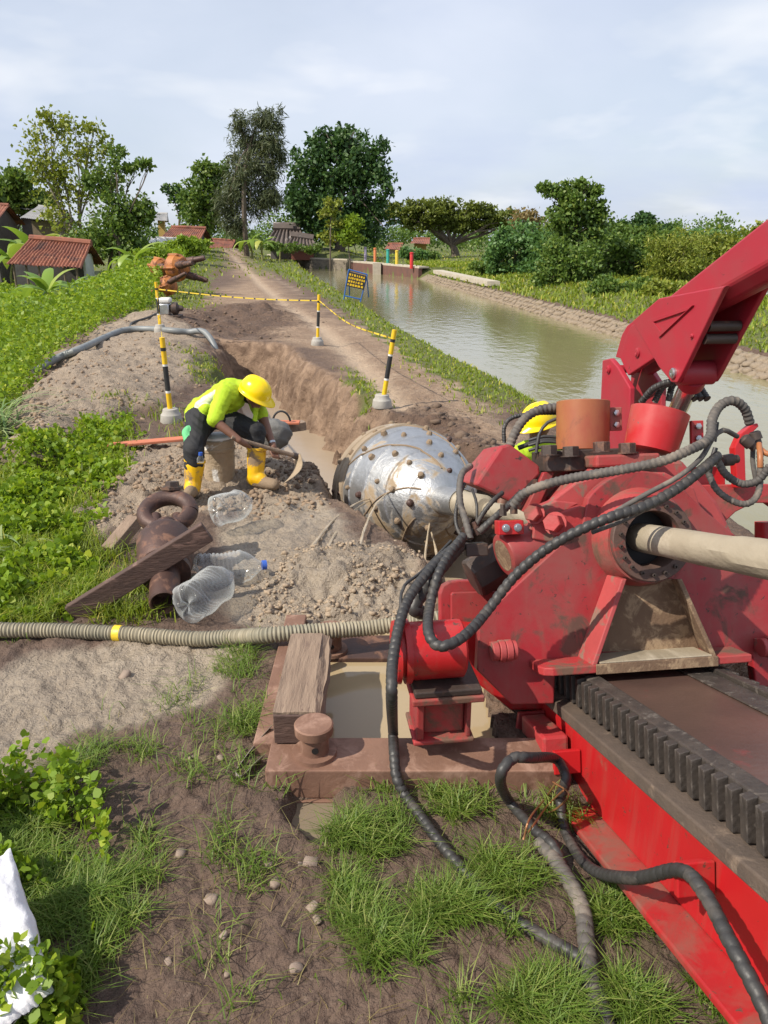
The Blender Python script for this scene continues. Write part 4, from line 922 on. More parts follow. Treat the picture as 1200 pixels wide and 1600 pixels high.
# shelf and gussets under the hub
sh = [(0.985, 3.159), (0.985, 3.05), (1.0, 3.015), (1.035, 3.0), (1.90, 3.0), (1.90, 3.10), (1.90, 3.159)]
MB().prism([M(a, b_, -0.862) for a, b_ in sh], [M(a, b_, -0.828) for a, b_ in sh]).build('shelf', MT['red_dirty'], CG, 0.005, smooth=False)
rbox('shelf_edge', (1.215, 1.745), (2.992, 2.999), (-0.866, -0.824), MT['mudbrown'], CG, 0.002)
rbox('shelf_mud', (1.235, 1.725), (3.004, 3.155), (-0.8265, -0.819), MT['khaki'], CG, 0.003)
def gus(name, bt, bb, ft, fb, th, m_):
    A = [at_v(*bt, V0), at_v(*bb, V0), at_v(*fb, 3.005), at_v(*ft, 3.04)]
    return MB().prism(A, [p + RU * th for p in A]).build(name, m_, CG, 0.004, smooth=False)
gus('gusset', (948, 898), (902, 1026), (972, 905), (925, 1040), 0.022, MT['red_pale'])
gus('gusset', (1048, 905), (1096, 1022), (1058, 905), (1117, 1036), 0.022, MT['mudbrown'])
vplate('recess_panel', [(975, 900), (1050, 905), (1094, 1018), (930, 1018)], V0 - 0.008, 0.007, MT['mudbrown'], CG, 0.0)
# lugs
for (x, y) in ((768, 1018), (1188, 1012)):
    p = at_v(x, y, V0 - 0.055); mb = MB()
    for (a, b_, r) in ((0, 0.028, 0.040), (0.03, 0.055, 0.046), (0.057, 0.085, 0.046), (0.087, 0.105, 0.040)): mb.cyl(p + RU * a, p + RU * b_, r, seg=20)
    mb.box(lambda a, b_, c: p + RU * a + RN * b_ + RW * c, (0.005, 0.10), (0.0, 0.056), (-0.03, 0.03)); mb.build('lug', MT['red_pale'], CG, 0.003)
# upright motor covers and their flanges
pL, pLt = at_v(910, 702, 3.55), at_v(911, 629, 3.55); mb = MB(); mb.lathe(pL, pLt - pL, [(0, 0.124), (0.225, 0.124), (0.228, 0.118), (0.215, 0.115)], 44); mc = mb.build('motor_cover', MT['patina'], CG)
pR, pRt = at_v(1016, 704, 3.42), at_v(1034, 634, 3.42); mb = MB(); mb.lathe(pR, pRt - pR, [(0, 0.120), (0.188, 0.134), (0.191, 0.128), (0.17, 0.124)], 44); mc2 = mb.build('motor_cover', MT['red_chip'], CG)
vplate('neck_plate', [(838, 744), (862, 734), (965, 734), (965, 792), (880, 806), (836, 806), (812, 794)], 3.58, 0.10, MT['red_pale'], CG, 0.008)
vplate('neck_rib', [(820, 800), (850, 738), (868, 736), (838, 800)], 3.50, 0.06, MT['red'], CG, 0.004)
def fbox(name, p, a, b_, c, m_, bev=0.006, par=CG): return MB().box(lambda x_, y_, z_: p + RU * x_ + RN * y_ + RW * z_, a, b_, c).build(name, m_, par, bev, smooth=False)
fl = MB(); oct_ = [(-0.20, -0.06), (-0.12, -0.155), (0.14, -0.155), (0.2, -0.06), (0.2, 0.16), (-0.20, 0.16)]
fl.prism([pL + RU * a + RN * b_ - RW * 0.10 for a, b_ in oct_], [pL + RU * a + RN * b_ - RW * 0.003 for a, b_ in oct_]); fl.build('motor_flange', MT['darkiron'], CG, 0.006, smooth=False)
for (x, y, v, m_) in ((858, 712, 3.42, 'darkiron'), (892, 714, 3.39, 'darkiron'), (940, 707, 3.30, 'rust_dark'), (980, 709, 3.28, 'rust_dark')):
    hexbolt('hex_bolt', at_v(x, y, v), RW, 0.038, 0.048, MT[m_], CG)
fbox('bolted_block', at_v(968, 722, 3.34), (-0.145, 0.15), (-0.09, 0.12), (-0.02, 0.034), MT['red_dirty'], 0.01)
for (p, m_, sx) in ((at_v(955, 655, 3.52), 'red_dirty', 0), (at_v(1082, 676, 3.40), 'red_clean', 1)):
    ea = fbox('cover_ear', p, (-0.01, 0.05), (-0.01, 0.012), (-0.055, 0.055), MT[m_], 0.003)
    for k in (-0.028, 0.028): MB().lathe(p + RW * k + RU * 0.02 - RN * 0.011, -RN, [(0, 0.015), (0.012, 0.015), (0.014, 0.011)], 6).build('bolt', MT['zinc'], ea)
# bolted arc block left of the hub
vplate('clamp_block', [(876, 852), (872, 802), (905, 790), (930, 795), (935, 830), (912, 862)], 3.17, 0.10, MT['red_dirty'], CG, 0.008)
vplate('clamp_cheek', [(832, 842), (838, 795), (870, 782), (905, 786), (872, 806), (876, 850)], 3.20, 0.10, MT['red_pale'], CG, 0.006)
ax_b = unit(-RN * 0.75 - RU * 0.6 + RW * 0.15)
hexbolt('hex_bolt', at_v(868, 818, 3.15), ax_b, 0.040, 0.055, MT['red_dirty'], CG); hexbolt('hex_bolt', at_v(836, 803, 3.19), ax_b, 0.036, 0.05, MT['red_dirty'], CG)
# faceted cover
A = [at_v(x, y, 3.52) for x, y in [(742, 758), (783, 697), (797, 693), (844, 728), (845, 741), (801, 786)]]
Bk = [at_v(x, y, 3.52) - RU * 0.02 + RN * 0.22 for x, y in [(735, 752), (779, 700), (790, 696), (840, 728), (841, 741), (801, 776)]]
MB().prism(A, Bk).build('faceted_cover', MT['red'], CG, 0.012, smooth=False)
fbox('cover_clip', at_v(830, 757, 3.53), (-0.03, 0.03), (-0.01, 0.02), (-0.025, 0.025), MT['darkiron'], 0.004)
# lying drive motor and its valve blocks
d0, d1 = at_v(786, 868, 3.28), at_v(885, 832, 3.34); mb = MB(); mb.lathe(d0, d1 - d0, [(0, 0.085), (0.004, 0.094), (0.012, 0.098), (0.34, 0.098)], 40); dm = mb.build('drive_motor', MT['red'], CG)
mb = MB(); mb.lathe(d0 - unit(d1 - d0) * 0.001, d0 - d1, [(0, 0.07), (0.002, 0.052), (0.002, 0.001)], 32, caps=False); mb.build('end_cap', MT['mudbrown'], dm)
e0, e1 = at_v(738, 905, 3.50), at_v(800, 868, 3.52); mb = MB(); mb.lathe(e0, e1 - e0, [(0, 0.090), (0.01, 0.098), (0.20, 0.098)], 8); mb.build('pump_motor', MT['darkiron'], CG)
vb = fbox('valve_block', at_v(797, 824, 3.20), (-0.055, 0.055), (-0.02, 0.05), (-0.03, 0.030), MT['red_clean'], 0.004)
for k in (-0.026, 0.026): MB().lathe(at_v(797, 824, 3.20) + RU * k - RN * 0.021, -RN, [(0, 0.017), (0.008, 0.017), (0.009, 0.011), (0.012, 0.010)], 14).build('plug', MT['zinc'], vb)
for (x, y) in ((786, 806), (803, 803)): MB().lathe(at_v(x, y, 3.21), RW, [(0, 0.017), (0.03, 0.017), (0.031, 0.012), (0.05, 0.012)], 6).build('fitting', MT['darkiron'], vb)
vb = fbox('valve_block', at_v(744, 858, 3.36), (-0.05, 0.05), (-0.02, 0.06), (-0.03, 0.026), MT['darkiron'], 0.004)
for (x, y) in ((733, 842), (748, 835)): MB().lathe(at_v(x, y, 3.37), unit(RW - RU * 0.4), [(0, 0.016), (0.035, 0.016), (0.036, 0.012), (0.06, 0.012)], 6).build('fitting', MT['rust_dark'], vb)
# right wing and arch of the carriage
vplate('side_wing', [(1040, 775), (1075, 758), (1200, 756), (1262, 770), (1262, 830), (1200, 786), (1178, 786), (1150, 800), (1120, 828), (1085, 848), (1060, 842)], 3.42, 0.05, MT['red_dirty'], CG, 0.006)
vplate('hose_hook', [(1152, 762), (1148, 700), (1158, 678), (1174, 664), (1184, 661), (1186, 666), (1174, 678), (1164, 700), (1166, 762)], 3.36, 0.05, MT['red_clean'], CG, 0.004)
MB().cyl(at_v(1196, 815, 3.6), at_v(1196, 870, 3.6), 0.05).build('guide_post', MT['red_clean'], CG)
fbox('top_bracket', at_v(1110, 745, 3.5), (-0.08, 0.06), (-0.03, 0.05), (-0.06, 0.05), MT['red_clean'], 0.006)

# hoses of the carriage
def Hs(pts, r, m_='hose', **k): return hose([dep(x, y, t) for x, y, t in pts], r * 0.74, CG, MT[m_], **k)
Hs([(802, 790, 3.28), (818, 772, 3.25), (850, 758, 3.2), (900, 746, 3.16), (960, 736, 3.1), (1030, 722, 3.05), (1075, 704, 3.05), (1108, 685, 3.1), (1113, 655, 3.15), (1125, 634, 3.2), (1145, 626, 3.2), (1163, 638, 3.22), (1172, 662, 3.25)], 0.026, 'hose_dusty', pitch=0.028, depth=0.12, style='rings')
Hs([(935, 822, 3.0), (965, 798, 2.98), (1010, 772, 3.0), (1060, 745, 3.02), (1095, 716, 3.08), (1113, 686, 3.15), (1130, 672, 3.18), (1152, 682, 3.25)], 0.014, 'hose_dusty', style='plain')
Hs([(1122, 712, 3.12), (1095, 735, 3.05), (1060, 762, 3.0), (1010, 790, 2.95), (960, 806, 2.92), (920, 822, 2.92), (880, 842, 2.95), (840, 868, 3.0), (800, 905, 3.04), (765, 950, 3.04), (735, 985, 2.92), (705, 1006, 2.84), (682, 1008, 2.84), (669, 985, 2.90), (672, 945, 3.12), (684, 900, 3.2), (702, 866, 3.3), (724, 838, 3.4)], 0.026, 'hose', pitch=0.045, depth=0.14)
Hs([(925, 832, 2.96), (985, 808, 2.98), (1050, 768, 3.02), (1100, 728, 3.08)], 0.012, 'hose_dusty', style='plain')
ge = lambda x, y: tuple(gz(x, y) + np.array([0, 0, 0.035]))
pts = [dep(722, 846, 3.42), dep(690, 872, 3.3), dep(662, 902, 3.2), dep(640, 932, 3.1), dep(626, 968, 3.0), dep(614, 1030, 2.86), dep(612, 1090, 2.76), gz(614, 1140, 0.17), gz(616, 1180, 0.14), gz(620, 1215, 0.09)] + [np.array(ge(*q)) for q in ((634, 1256), (650, 1278), (690, 1332), (735, 1385), (790, 1440), (850, 1478), (905, 1512), (930, 1556), (945, 1600), (960, 1680))]
hose(pts, 0.0205, CG, MT['hose'], 0.04, 0.11)
Hs([(720, 850, 3.45), (694, 880, 3.36), (668, 915, 3.3), (652, 938, 3.26), (648, 952, 3.25), (660, 958, 3.28)], 0.040, 'hose', pitch=0.05, depth=0.07)
Hs([(716, 862, 3.46), (680, 900, 3.4), (646, 925, 3.2), (634, 945, 3.1), (630, 975, 3.03)], 0.012, style='plain')
Hs([(705, 845, 3.4), (660, 892, 3.25), (632, 915, 3.12), (626, 940, 3.06), (628, 962, 3.02)], 0.009, style='plain')
Hs([(735, 842, 3.42), (728, 815, 3.45), (720, 790, 3.5), (718, 765, 3.55), (722, 740, 3.6), (735, 728, 3.7)], 0.020, 'hose_dusty', pitch=0.035, depth=0.10)
Hs([(738, 838, 3.44), (720, 835, 3.46), (712, 812, 3.5), (716, 780, 3.55), (726, 755, 3.6)], 0.012, 'hose', pitch=0.02, depth=0.15, style='rings')
Hs([(748, 832, 3.44), (770, 812, 3.45), (800, 785, 3.5), (815, 770, 3.55)], 0.022, 'hose', pitch=0.03, depth=0.10)
Hs([(733, 845, 3.5), (750, 810, 3.5), (768, 785, 3.5), (785, 770, 3.55)], 0.015, 'hose', pitch=0.03, depth=0.10)
Hs([(744, 836, 3.5), (745, 790, 3.52), (738, 765, 3.6)], 0.009, style='plain')
Hs([(795, 702, 3.75), (803, 680, 3.75), (820, 654, 3.75), (845, 640, 3.75), (880, 636, 3.75)], 0.030, 'hose_dusty', pitch=0.03, depth=0.13, style='rings')
Hs([(788, 692, 3.8), (788, 668, 3.8), (800, 653, 3.8), (835, 646, 3.8), (870, 645, 3.8)], 0.014, 'hose', pitch=0.02, depth=0.15, style='rings')
Hs([(838, 708, 3.7), (842, 680, 3.7), (856, 660, 3.7), (880, 652, 3.7)], 0.011, style='plain')
Hs([(810, 700, 3.78), (840, 690, 3.78), (870, 688, 3.78)], 0.016, style='plain')
for dy in (0, 8, 16): Hs([(826, 688 + dy, 3.72), (850, 682 + dy, 3.7), (880, 684 + dy, 3.7)], 0.010, style='plain')
Hs([(1122, 722, 3.2), (1135, 742, 3.2), (1160, 756, 3.2), (1185, 750, 3.18), (1203, 728, 3.15)], 0.021, 'hose_dusty', pitch=0.022, depth=0.12, style='rings')
Hs([(1106, 738, 3.22), (1120, 765, 3.2), (1145, 783, 3.18), (1168, 787, 3.18), (1184, 772, 3.18), (1188, 740, 3.2), (1187, 705, 3.22)], 0.018, 'hose_dusty', pitch=0.022, depth=0.12, style='rings')
Hs([(1118, 700, 3.2), (1112, 720, 3.2), (1108, 742, 3.22)], 0.014, style='plain')
Hs([(1178, 690, 3.3), (1176, 720, 3.3), (1183, 760, 3.3)], 0.014, 'hose_dusty', style='plain')
for (a, b_) in (((1178, 674, 3.28), (1184, 694, 3.28)), ((1160, 684, 3.26), (1180, 700, 3.26)), ((1128, 720, 3.24), (1152, 717, 3.26))):
    mb = MB(); p, q = dep(*a), dep(*b_); L = np.linalg.norm(q - p); mb.lathe(p, q - p, [(0, 0.016), (0.006, 0.024), (L * 0.65, 0.026), (L * 0.66, 0.018), (L, 0.018)], 16); mb.build('hose_coupling', MT['darkiron'], CG)
for (a, b_, c) in (((1186, 694, 3.25), (1188, 712, 3.2), (1188, 730, 3.2)), ((1184, 698, 3.25), (1196, 708, 3.22), (1205, 710, 3.2))): Hs([a, b_, c], 0.016, 'patina', style='plain')
Hs([(1118, 690, 3.18), (1122, 660, 3.2)], 0.006, style='plain')

# ---------------- crane boom
UB, UW = 1.75, 0.20
BM = thing('crane_boom', 'red folding crane boom rising behind the drill carriage', 'crane boom', M(UB + 0.15, 4.0, -0.9))
for du in (0.0, UW - 0.03):
    uplate('base_cheek', [(934, 720), (941, 563), (953, 560), (965, 574), (984, 606), (983, 650), (972, 720)], UB + du, 0.03, MT['red_boom'], BM)
v1, w1 = onu(955, 705, UB)
rbox('base_column', (UB + 0.035, UB + UW - 0.035), (v1 - 0.12, v1 + 0.2), (-0.95, 0.05), MT['red_dirty'], BM, 0.01)
kn = [(960, 560), (970, 523), (977, 509), (991, 499), (1008, 512), (1024, 552), (972, 587)]
for du in (0.031, UW - 0.061): uplate('knuckle_cheek', kn, UB + du, 0.03, MT['red_boom'], BM)
q = [onu(x, y, UB + 0.06) for x, y in [(961, 558), (971, 523), (979, 509), (991, 500), (1000, 512), (985, 530), (975, 562)]]
MB().prism([M(UB + 0.062, a, c) for a, c in q], [M(UB + UW - 0.062, a, c) for a, c in q]).build('knuckle_back', MT['red_boom'], BM, 0.004, smooth=False)
gp = [(988, 502), (1030, 466), (1134, 446), (1128, 456), (1064, 588), (1058, 598), (1049, 597), (1030, 574)]
for du in (0.0, UW - 0.025): uplate('boom_gusset', gp, UB - 0.002 + du, 0.025, MT['red_boom'], BM)
tri = [(1017, 500), (1084, 477), (1086, 482), (1036, 526), (1030, 525)]; tri_in = [(1023, 503), (1078, 484), (1034, 520)]
mb = MB()
to = [(1016, 500), (1086, 477), (1033, 527)]; ti = [(1024, 503), (1077, 485), (1035, 518)]
O0 = [M(UB - 0.012, *onu(x, y, UB)) for x, y in to]; I0 = [M(UB - 0.012, *onu(x, y, UB)) for x, y in ti]; O1 = [p + RU * 0.011 for p in O0]; I1 = [p + RU * 0.011 for p in I0]
for i in range(3):
    j = (i + 1) % 3; mb.add([O0[i], O0[j], I0[j], I0[i], O1[i], O1[j], I1[j], I1[i]], [(0, 1, 2, 3), (4, 7, 6, 5), (0, 4, 5, 1), (3, 2, 6, 7), (0, 3, 7, 4), (1, 5, 6, 2)])
mb.build('stiffener_rim', MT['red_boom'], BM, 0.003, smooth=False)
def ring_at(t):
    tl = np.array(onu(992, 499, UB)) * (1 - t) + np.array(onu(1200, 331, UB)) * t
    fo = np.array(onu(1020, 507, UB)) * (1 - t) + np.array(onu(1200, 404, UB)) * t
    dn = np.array([0.03, -0.05])
    bo = fo + np.array([0.025, -0.050])
    return [M(UB + 0.026, *tl), M(UB + 0.026, *fo), M(UB + 0.075, *bo), M(UB + UW - 0.075, *bo), M(UB + UW - 0.026, *fo), M(UB + UW - 0.026, *tl)]
MB().prism(ring_at(0.02), ring_at(1.75)).build('boom_beam', MT['red_boom'], BM, 0.012, smooth=False)
def upin(x, y, r, L, m_, off=0.0, name='pin'):
    p = M(UB, *onu(x, y, UB)) - RU * off; mb = MB(); mb.lathe(p, -RU, [(-L, r), (0.008, r), (0.010, r * 0.75), (0.014, r * 0.72), (0.0145, r * 0.3), (0.011, 0.001)], 20); return mb.build(name, m_, BM)
upin(1054, 583, 0.024, UW + 0.01, MT['zinc'], 0.004); upin(988, 551, 0.024, UW, MT['red_boom'], -0.030); upin(952, 577, 0.022, UW, MT['red_boom'], 0.001); upin(1083, 525, 0.010, 0.05, MT['red_boom'], 0.0)
pt = M(UB + UW / 2, *onu(1054, 583, UB)); pb = at_v(1050, 660, 3.70)
MB().lathe(pt + RU * 0.08, -RU, [(0, 0.055), (0.16, 0.055)], 24).build('rod_eye', MT['red_boom'], BM)
rd = unit(pb - pt); L = np.linalg.norm(pb - pt)
MB().lathe(pt + rd * 0.03, rd, [(0, 0.06), (0.06, 0.058), (0.061, 0.045), (L + 0.15, 0.045)], 28).build('rod', MT['chrome'], BM)
MB().lathe(pt + rd * 0.022, rd, [(0, 0.062), (0.062, 0.062), (0.063, 0.046)], 28).build('rod_collar', MT['red_boom'], BM)
for (x, y) in ((1090, 530), (1096, 510)): MB().cyl(M(UB + 0.03, *onu(x, y, UB)), M(UB + UW - 0.03, *onu(x, y, UB)), 0.022).build('cross_tube', MT['darkiron'], BM)
for k in range(3):
    hose([M(UB + 0.06 + 0.05 * k, *onu(985 + 6 * k, 628, UB)), M(UB + 0.08 + 0.05 * k, *onu(1000, 606 - 3 * k, UB)), M(UB + 0.12 + 0.04 * k, *onu(1022, 598, UB)), M(UB + 0.16 + 0.03 * k, *onu(1036, 625, UB))], 0.016, BM, MT['hose'], 0.02, 0.15, 'rings')

# ---------------- drill pipe and reamer
DPI = thing('drill_pipe', 'mud coated drill pipe running through the carriage hub', 'drill pipe', M(UC, 2.0, WC - 0.06))
pp = [M(UC, v, WC) for v in np.arange(-0.6, 6.75, 0.04)]
MB().tube(pp, 0.061, 28, mod=lambda s_, th: 1 + 0.04 * (fbm(np.cos(th) * 1.2 + s_ * 1.3, np.sin(th) * 1.2 + s_ * 3.1, 2.0, 3, 5) - 0.5) + 0.10 * sstep(0.60, 0.66, fbm(np.cos(th) * 0.8 + s_ * 3.0, np.sin(th) * 0.8 + s_ * 0.7, 1.1, 3, 8)) * (np.sin(th) < 0.3)).build('pipe', MT['khaki'], DPI)
r0, r1 = dep(692, 781, 6.60), dep(633, 770, 7.55); ra = unit(r1 - r0)
RM = thing('barrel_reamer', 'big silver barrel reamer studded with muddy cutters in the trench', 'reamer', r1 - np.array([0, 0, 0.65]))
m, nt, b = newmat('reamer_steel'); vec = nt.nodes.new('ShaderNodeTexCoord').outputs['Object']
sz_ = nt.nodes.new('ShaderNodeSeparateXYZ'); nt.links.new(vec, sz_.inputs[0]); zz = nt.nodes.new('ShaderNodeMath'); zz.operation = 'MULTIPLY_ADD'; nt.links.new(sz_.outputs[2], zz.inputs[0]); zz.inputs[1].default_value = -0.22; nt.links.new(noise_node(nt, vec, 2.6, 7, 0.66, 0.9), zz.inputs[2])
f1 = ramp(nt, zz.outputs[0], 0.525, 0.60); f2 = noise_node(nt, vec, 14, 5, 0.6)
mp_ = nt.nodes.new('ShaderNodeMapping'); nt.links.new(vec, mp_.inputs['Vector']); mp_.inputs['Scale'].default_value = (1, 1, 6)
nt.links.new(mixc(nt, f1, mixc(nt, f2, (0.58, 0.585, 0.59), (0.34, 0.34, 0.34)), (0.30, 0.225, 0.145)), b.inputs['Base Color'])
for nm, lo, hi in (('Metallic', 0.9, 0.0), ('Roughness', 0.46, 0.8)):
    mr = N(nt, 'ShaderNodeMapRange'); mr.inputs[3].default_value = lo; mr.inputs[4].default_value = hi; nt.links.new(f1, mr.inputs[0]); nt.links.new(mr.outputs[0], b.inputs[nm])
add_bump(nt, b, noise_node(nt, vec, 22, 5, 0.6), 0.35, 0.02); MT['reamer'] = m
prof = [(-0.42, 0.115), (0.0, 0.118), (0.01, 0.135), (0.05, 0.20), (0.10, 0.262), (0.105, 0.275), (0.20, 0.352), (0.30, 0.42), (0.305, 0.435), (0.42, 0.495), (0.53, 0.54), (0.535, 0.553), (0.66, 0.59), (0.78, 0.618), (0.785, 0.630), (0.92, 0.648), (1.06, 0.655), (1.065, 0.668), (1.22, 0.668), (1.24, 0.655), (1.30, 0.60), (1.5, 0.5), (1.7, 0.2)]
def rr_at(s_): return float(np.interp(s_, [p[0] for p in prof], [p[1] for p in prof]))
MB().lathe(r0, ra, [p for p in prof if p[0] <= 0.92], 72, caps=False).build('body', MT['reamer'], RM, angle=28)
MT['reamer_mud'] = mat('mud_smeared_drum', (0.33, 0.255, 0.175), (0.25, 0.19, 0.13), 4, 0.7, 0, 0.5, 25, 0.015, wear=(0.50, 0.48, 0.45), wth=(0.60, 0.66), wscale=3)
MB().lathe(r0, ra, [(0.915, 0.640), (0.918, 0.664), (1.06, 0.668), (1.065, 0.680), (1.22, 0.680), (1.24, 0.66), (1.30, 0.60), (1.5, 0.5), (1.7, 0.2)], 72, caps=False).build('rear_drum', MT['reamer_mud'], RM, angle=28)
MB().lathe(r0 - ra * 0.85, ra, [(0, 0.07), (0.02, 0.095), (0.43, 0.10), (0.44, 0.116)], 32).build('neck', MT['khaki'], RM)
bx_, by_ = unit(np.cross(ra, [0, 0, 1])), None; by_ = np.cross(bx_, ra)
studs = []
for ring, (s_, cnt, ph) in enumerate(((0.10, 6, 0.1), (0.24, 8, 0.5), (0.40, 10, 0.2), (0.60, 11, 0.7), (0.80, 12, 0.3), (1.00, 12, 0.9), (1.15, 12, 0.5))):
    for k in range(cnt):
        t = ph + 2 * math.pi * k / cnt + RNG.uniform(-.09, .09); r = rr_at(s_); sl = (rr_at(s_ + 0.03) - rr_at(s_ - 0.03)) / 0.06
        rad = bx_ * math.cos(t) + by_ * math.sin(t); nrm = unit(rad - ra * sl); p = r0 + ra * s_ + rad * r - nrm * 0.01; k_ = RNG.uniform(0.8, 1.25)
        MB().lathe(p, nrm, [(0, 0.030 * k_), (0.016, 0.028 * k_), (0.036 * k_, 0.020 * k_), (0.042 * k_, 0.011)], 9).build('cutter_stud', MT['bootmud'] if RNG.random() < 0.75 else MT['rust_dark'], RM)
for (t0, s0, s1) in ((2.6, 0.05, 0.95), (3.7, 0.1, 1.0), (1.4, 0.1, 1.0), (4.9, 0.1, 1.0), (0.3, 0.1, 1.0)):
    mb = MB(); pth = []
    for q in np.linspace(0, 1, 26):
        s_ = s0 + (s1 - s0) * q; t = t0 + 1.35 * q; rad = bx_ * math.cos(t) + by_ * math.sin(t); pth.append(r0 + ra * s_ + rad * (rr_at(s_) + 0.003))
    mb.tube(pth, 0.008, 6); mb.build('spiral_rib', MT['bootmud'], RM)
MT['jet'] = water_mat('muddy_jet', (0.58, 0.47, 0.33), 0.15, 20, 0.3, 0.01)
nt = MT['jet'].node_tree; trn = nt.nodes.new('ShaderNodeBsdfTransparent'); mx = nt.nodes.new('ShaderNodeMixShader'); mx.inputs[0].default_value = 0.72
nt.links.new(trn.outputs[0], mx.inputs[1]); nt.links.new(nt.nodes['Principled BSDF'].outputs[0], mx.inputs[2]); nt.links.new(mx.outputs[0], nt.nodes['Material Output'].inputs['Surface'])
JL = 'thin arc of muddy water spraying from the silver reamer'
for lab, pts in (('upper muddy water jet arcing leftward from the silver reamer onto the mud', [(585, 777, 6.98), (556, 787, 6.65), (522, 812, 6.15), (494, 846, 5.6), (478, 872, 5.25)]),
                 ('lower branch of muddy water arcing leftward from the silver reamer', [(585, 778, 6.97), (550, 800, 6.5), (522, 838, 5.8), (504, 876, 5.2)]),
                 ('steep muddy water jet falling from the silver reamer face', [(613, 764, 6.9), (588, 788, 6.4), (570, 826, 5.8), (559, 868, 5.2)]),
                 ('straight muddy water jet falling from the reamer neck to the mud', [(671, 818, 6.62), (667, 845, 6.3), (664, 872, 6.0), (662, 900, 5.7)]),
                 ('short muddy water jet beside the hydraulic hoses under the reamer neck', [(674, 832, 6.6), (680, 855, 6.3), (685, 882, 6.0)])):
    P = catmull([dep(*q) for q in pts], 0.03); n = len(P)
    o = MB().tube(P, [0.006 + 0.008 * i / n * (1 + 0.15 * math.sin(i * 1.7)) for i in range(n)], 8, mod=lambda s_, th: 1 + 0.10 * np.sin(th * 2 + s_ * 18)).build('water_jet', MT['jet'])
    tag(o, lab, 'water jet', 'muddy water jets from the reamer')
# ============================================================ canal works
MT['stone'] = mat('bank_stone', (0.30, 0.235, 0.165), (0.20, 0.155, 0.11), 7, 0.9, 0, 0.5, 30, 0.02)
MT['mortar'] = mat('bank_mortar', (0.24, 0.19, 0.135), (0.17, 0.13, 0.09), 5, 0.95, 0, 0.5, 20, 0.02)
MT['coping'] = mat('pale_coping', (0.50, 0.45, 0.36), (0.38, 0.33, 0.26), 3, 0.9, 0, 0.4, 20, 0.02)
MT['oldwall'] = mat('old_concrete_wall', (0.26, 0.22, 0.17), (0.15, 0.125, 0.10), 1.2, 0.9, 0, 0.5, 10, 0.03, wear=(0.10, 0.085, 0.07), wth=(0.5, 0.65), wscale=2, stretch=(1, 1, 3))
mb = MB(); ys = np.arange(6, 62, 1.0)
for a, b_ in zip(ys[:-1], ys[1:]):
    xa, xb = float(interp_x(a, RBANK)), float(interp_x(b_, RBANK))
    mb.add([(xa - 0.12, a, -0.95), (xb - 0.12, b_, -0.95), (xb + 0.80, b_, -0.46), (xa + 0.80, a, -0.46)], [(0, 1, 2, 3)])
bank = tag(mb.build('stone_bank', MT['mortar']), kind='structure')
def stone_mesh(seed):
    r_ = np.random.default_rng(seed); bm = bmesh.new(); bmesh.ops.create_cube(bm, size=1)
    bmesh.ops.subdivide_edges(bm, edges=bm.edges, cuts=1, use_grid_fill=True)
    for v in bm.verts:
        c = v.co; n = c.length; v.co = c * (0.72 + 0.28 * (0.5 / max(n, 0.3))) * float(r_.uniform(0.86, 1.12))
    me = bpy.data.meshes.new('stone'); bm.to_mesh(me); bm.free(); me.materials.append(MT['stone'])
    me.polygons.foreach_set('use_smooth', [True] * len(me.polygons)); return me
SM = [stone_mesh(i) for i in range(6)]
fv, ff = [], []
cnt = 0; yy = 12.0
base_me = [np.array([v.co[:] for v in m_.vertices]) for m_ in SM]; base_f = [np.array([p.vertices[:] for p in m_.polygons]) for m_ in SM]
while yy < 58:
    xb = float(interp_x(yy, RBANK)); st = 0.25 if yy < 30 else 0.34
    for k in range(4):
        t = (k + 0.5 + RNG.uniform(-.12, .12)) / 4; p = Vector((xb - 0.12 + 0.90 * t + RNG.uniform(-.03, .03), yy + RNG.uniform(-.09, .09) + (k % 2) * 0.12, -0.95 + 0.48 * t + RNG.uniform(-0.03, 0.025))); i = int(RNG.integers(0, 6))
        sz = Vector((0.22 * RNG.uniform(0.75, 1.2), st * RNG.uniform(0.65, 1.1), 0.13 * RNG.uniform(0.8, 1.3))); rot = Matrix.Rotation(-0.49 + RNG.uniform(-.15, .15), 4, 'Y') @ Matrix.Rotation(RNG.uniform(-.5, .5), 4, 'Z')
        if cnt < 290:
            o = bpy.data.objects.new('stone', SM[i]); COL.objects.link(o); o.parent = bank; o.matrix_basis = Matrix.Translation(p) @ rot @ Matrix.Diagonal((*sz, 1)); cnt += 1
        else:
            mw = np.array(Matrix.Translation(p) @ rot @ Matrix.Diagonal((*sz, 1))); q = base_me[i] @ mw[:3, :3].T + mw[:3, 3]; n0 = sum(len(a) for a in fv); fv.append(q); ff.append(base_f[i] + n0)
    yy += st
tag(np_mesh('distant_stones', np.concatenate(fv), np.concatenate(ff), MT['stone'], bank, smooth=True), kind='stuff')
def wall_run(mb, P, z0, z1, th):
    for (a, b_) in zip(P[:-1], P[1:]):
        a = np.array(a); b_ = np.array(b_); d = unit(b_ - a); nn = np.array([-d[1], d[0]]) * th
        mb.add([(*a, z0), (*b_, z0), (*b_, z1), (*a, z1), (*(a - nn), z0), (*(b_ - nn), z0), (*(b_ - nn), z1), (*(a - nn), z1)], [(0, 1, 2, 3), (4, 7, 6, 5), (3, 2, 6, 7), (0, 4, 5, 1), (0, 3, 7, 4), (1, 5, 6, 2)])
    return mb
EW = [(x, y) for x, y in ENDW]
cwl = thing('canal_end_wall', 'weathered concrete wall closing the far end of the canal', 'wall', (-8.9, 84.6, -1.2))
wall_run(MB(), [EW[1], EW[2], EW[3]], -1.4, 0.10, 0.35).build('wall_face', MT['oldwall'], cwl, 0)
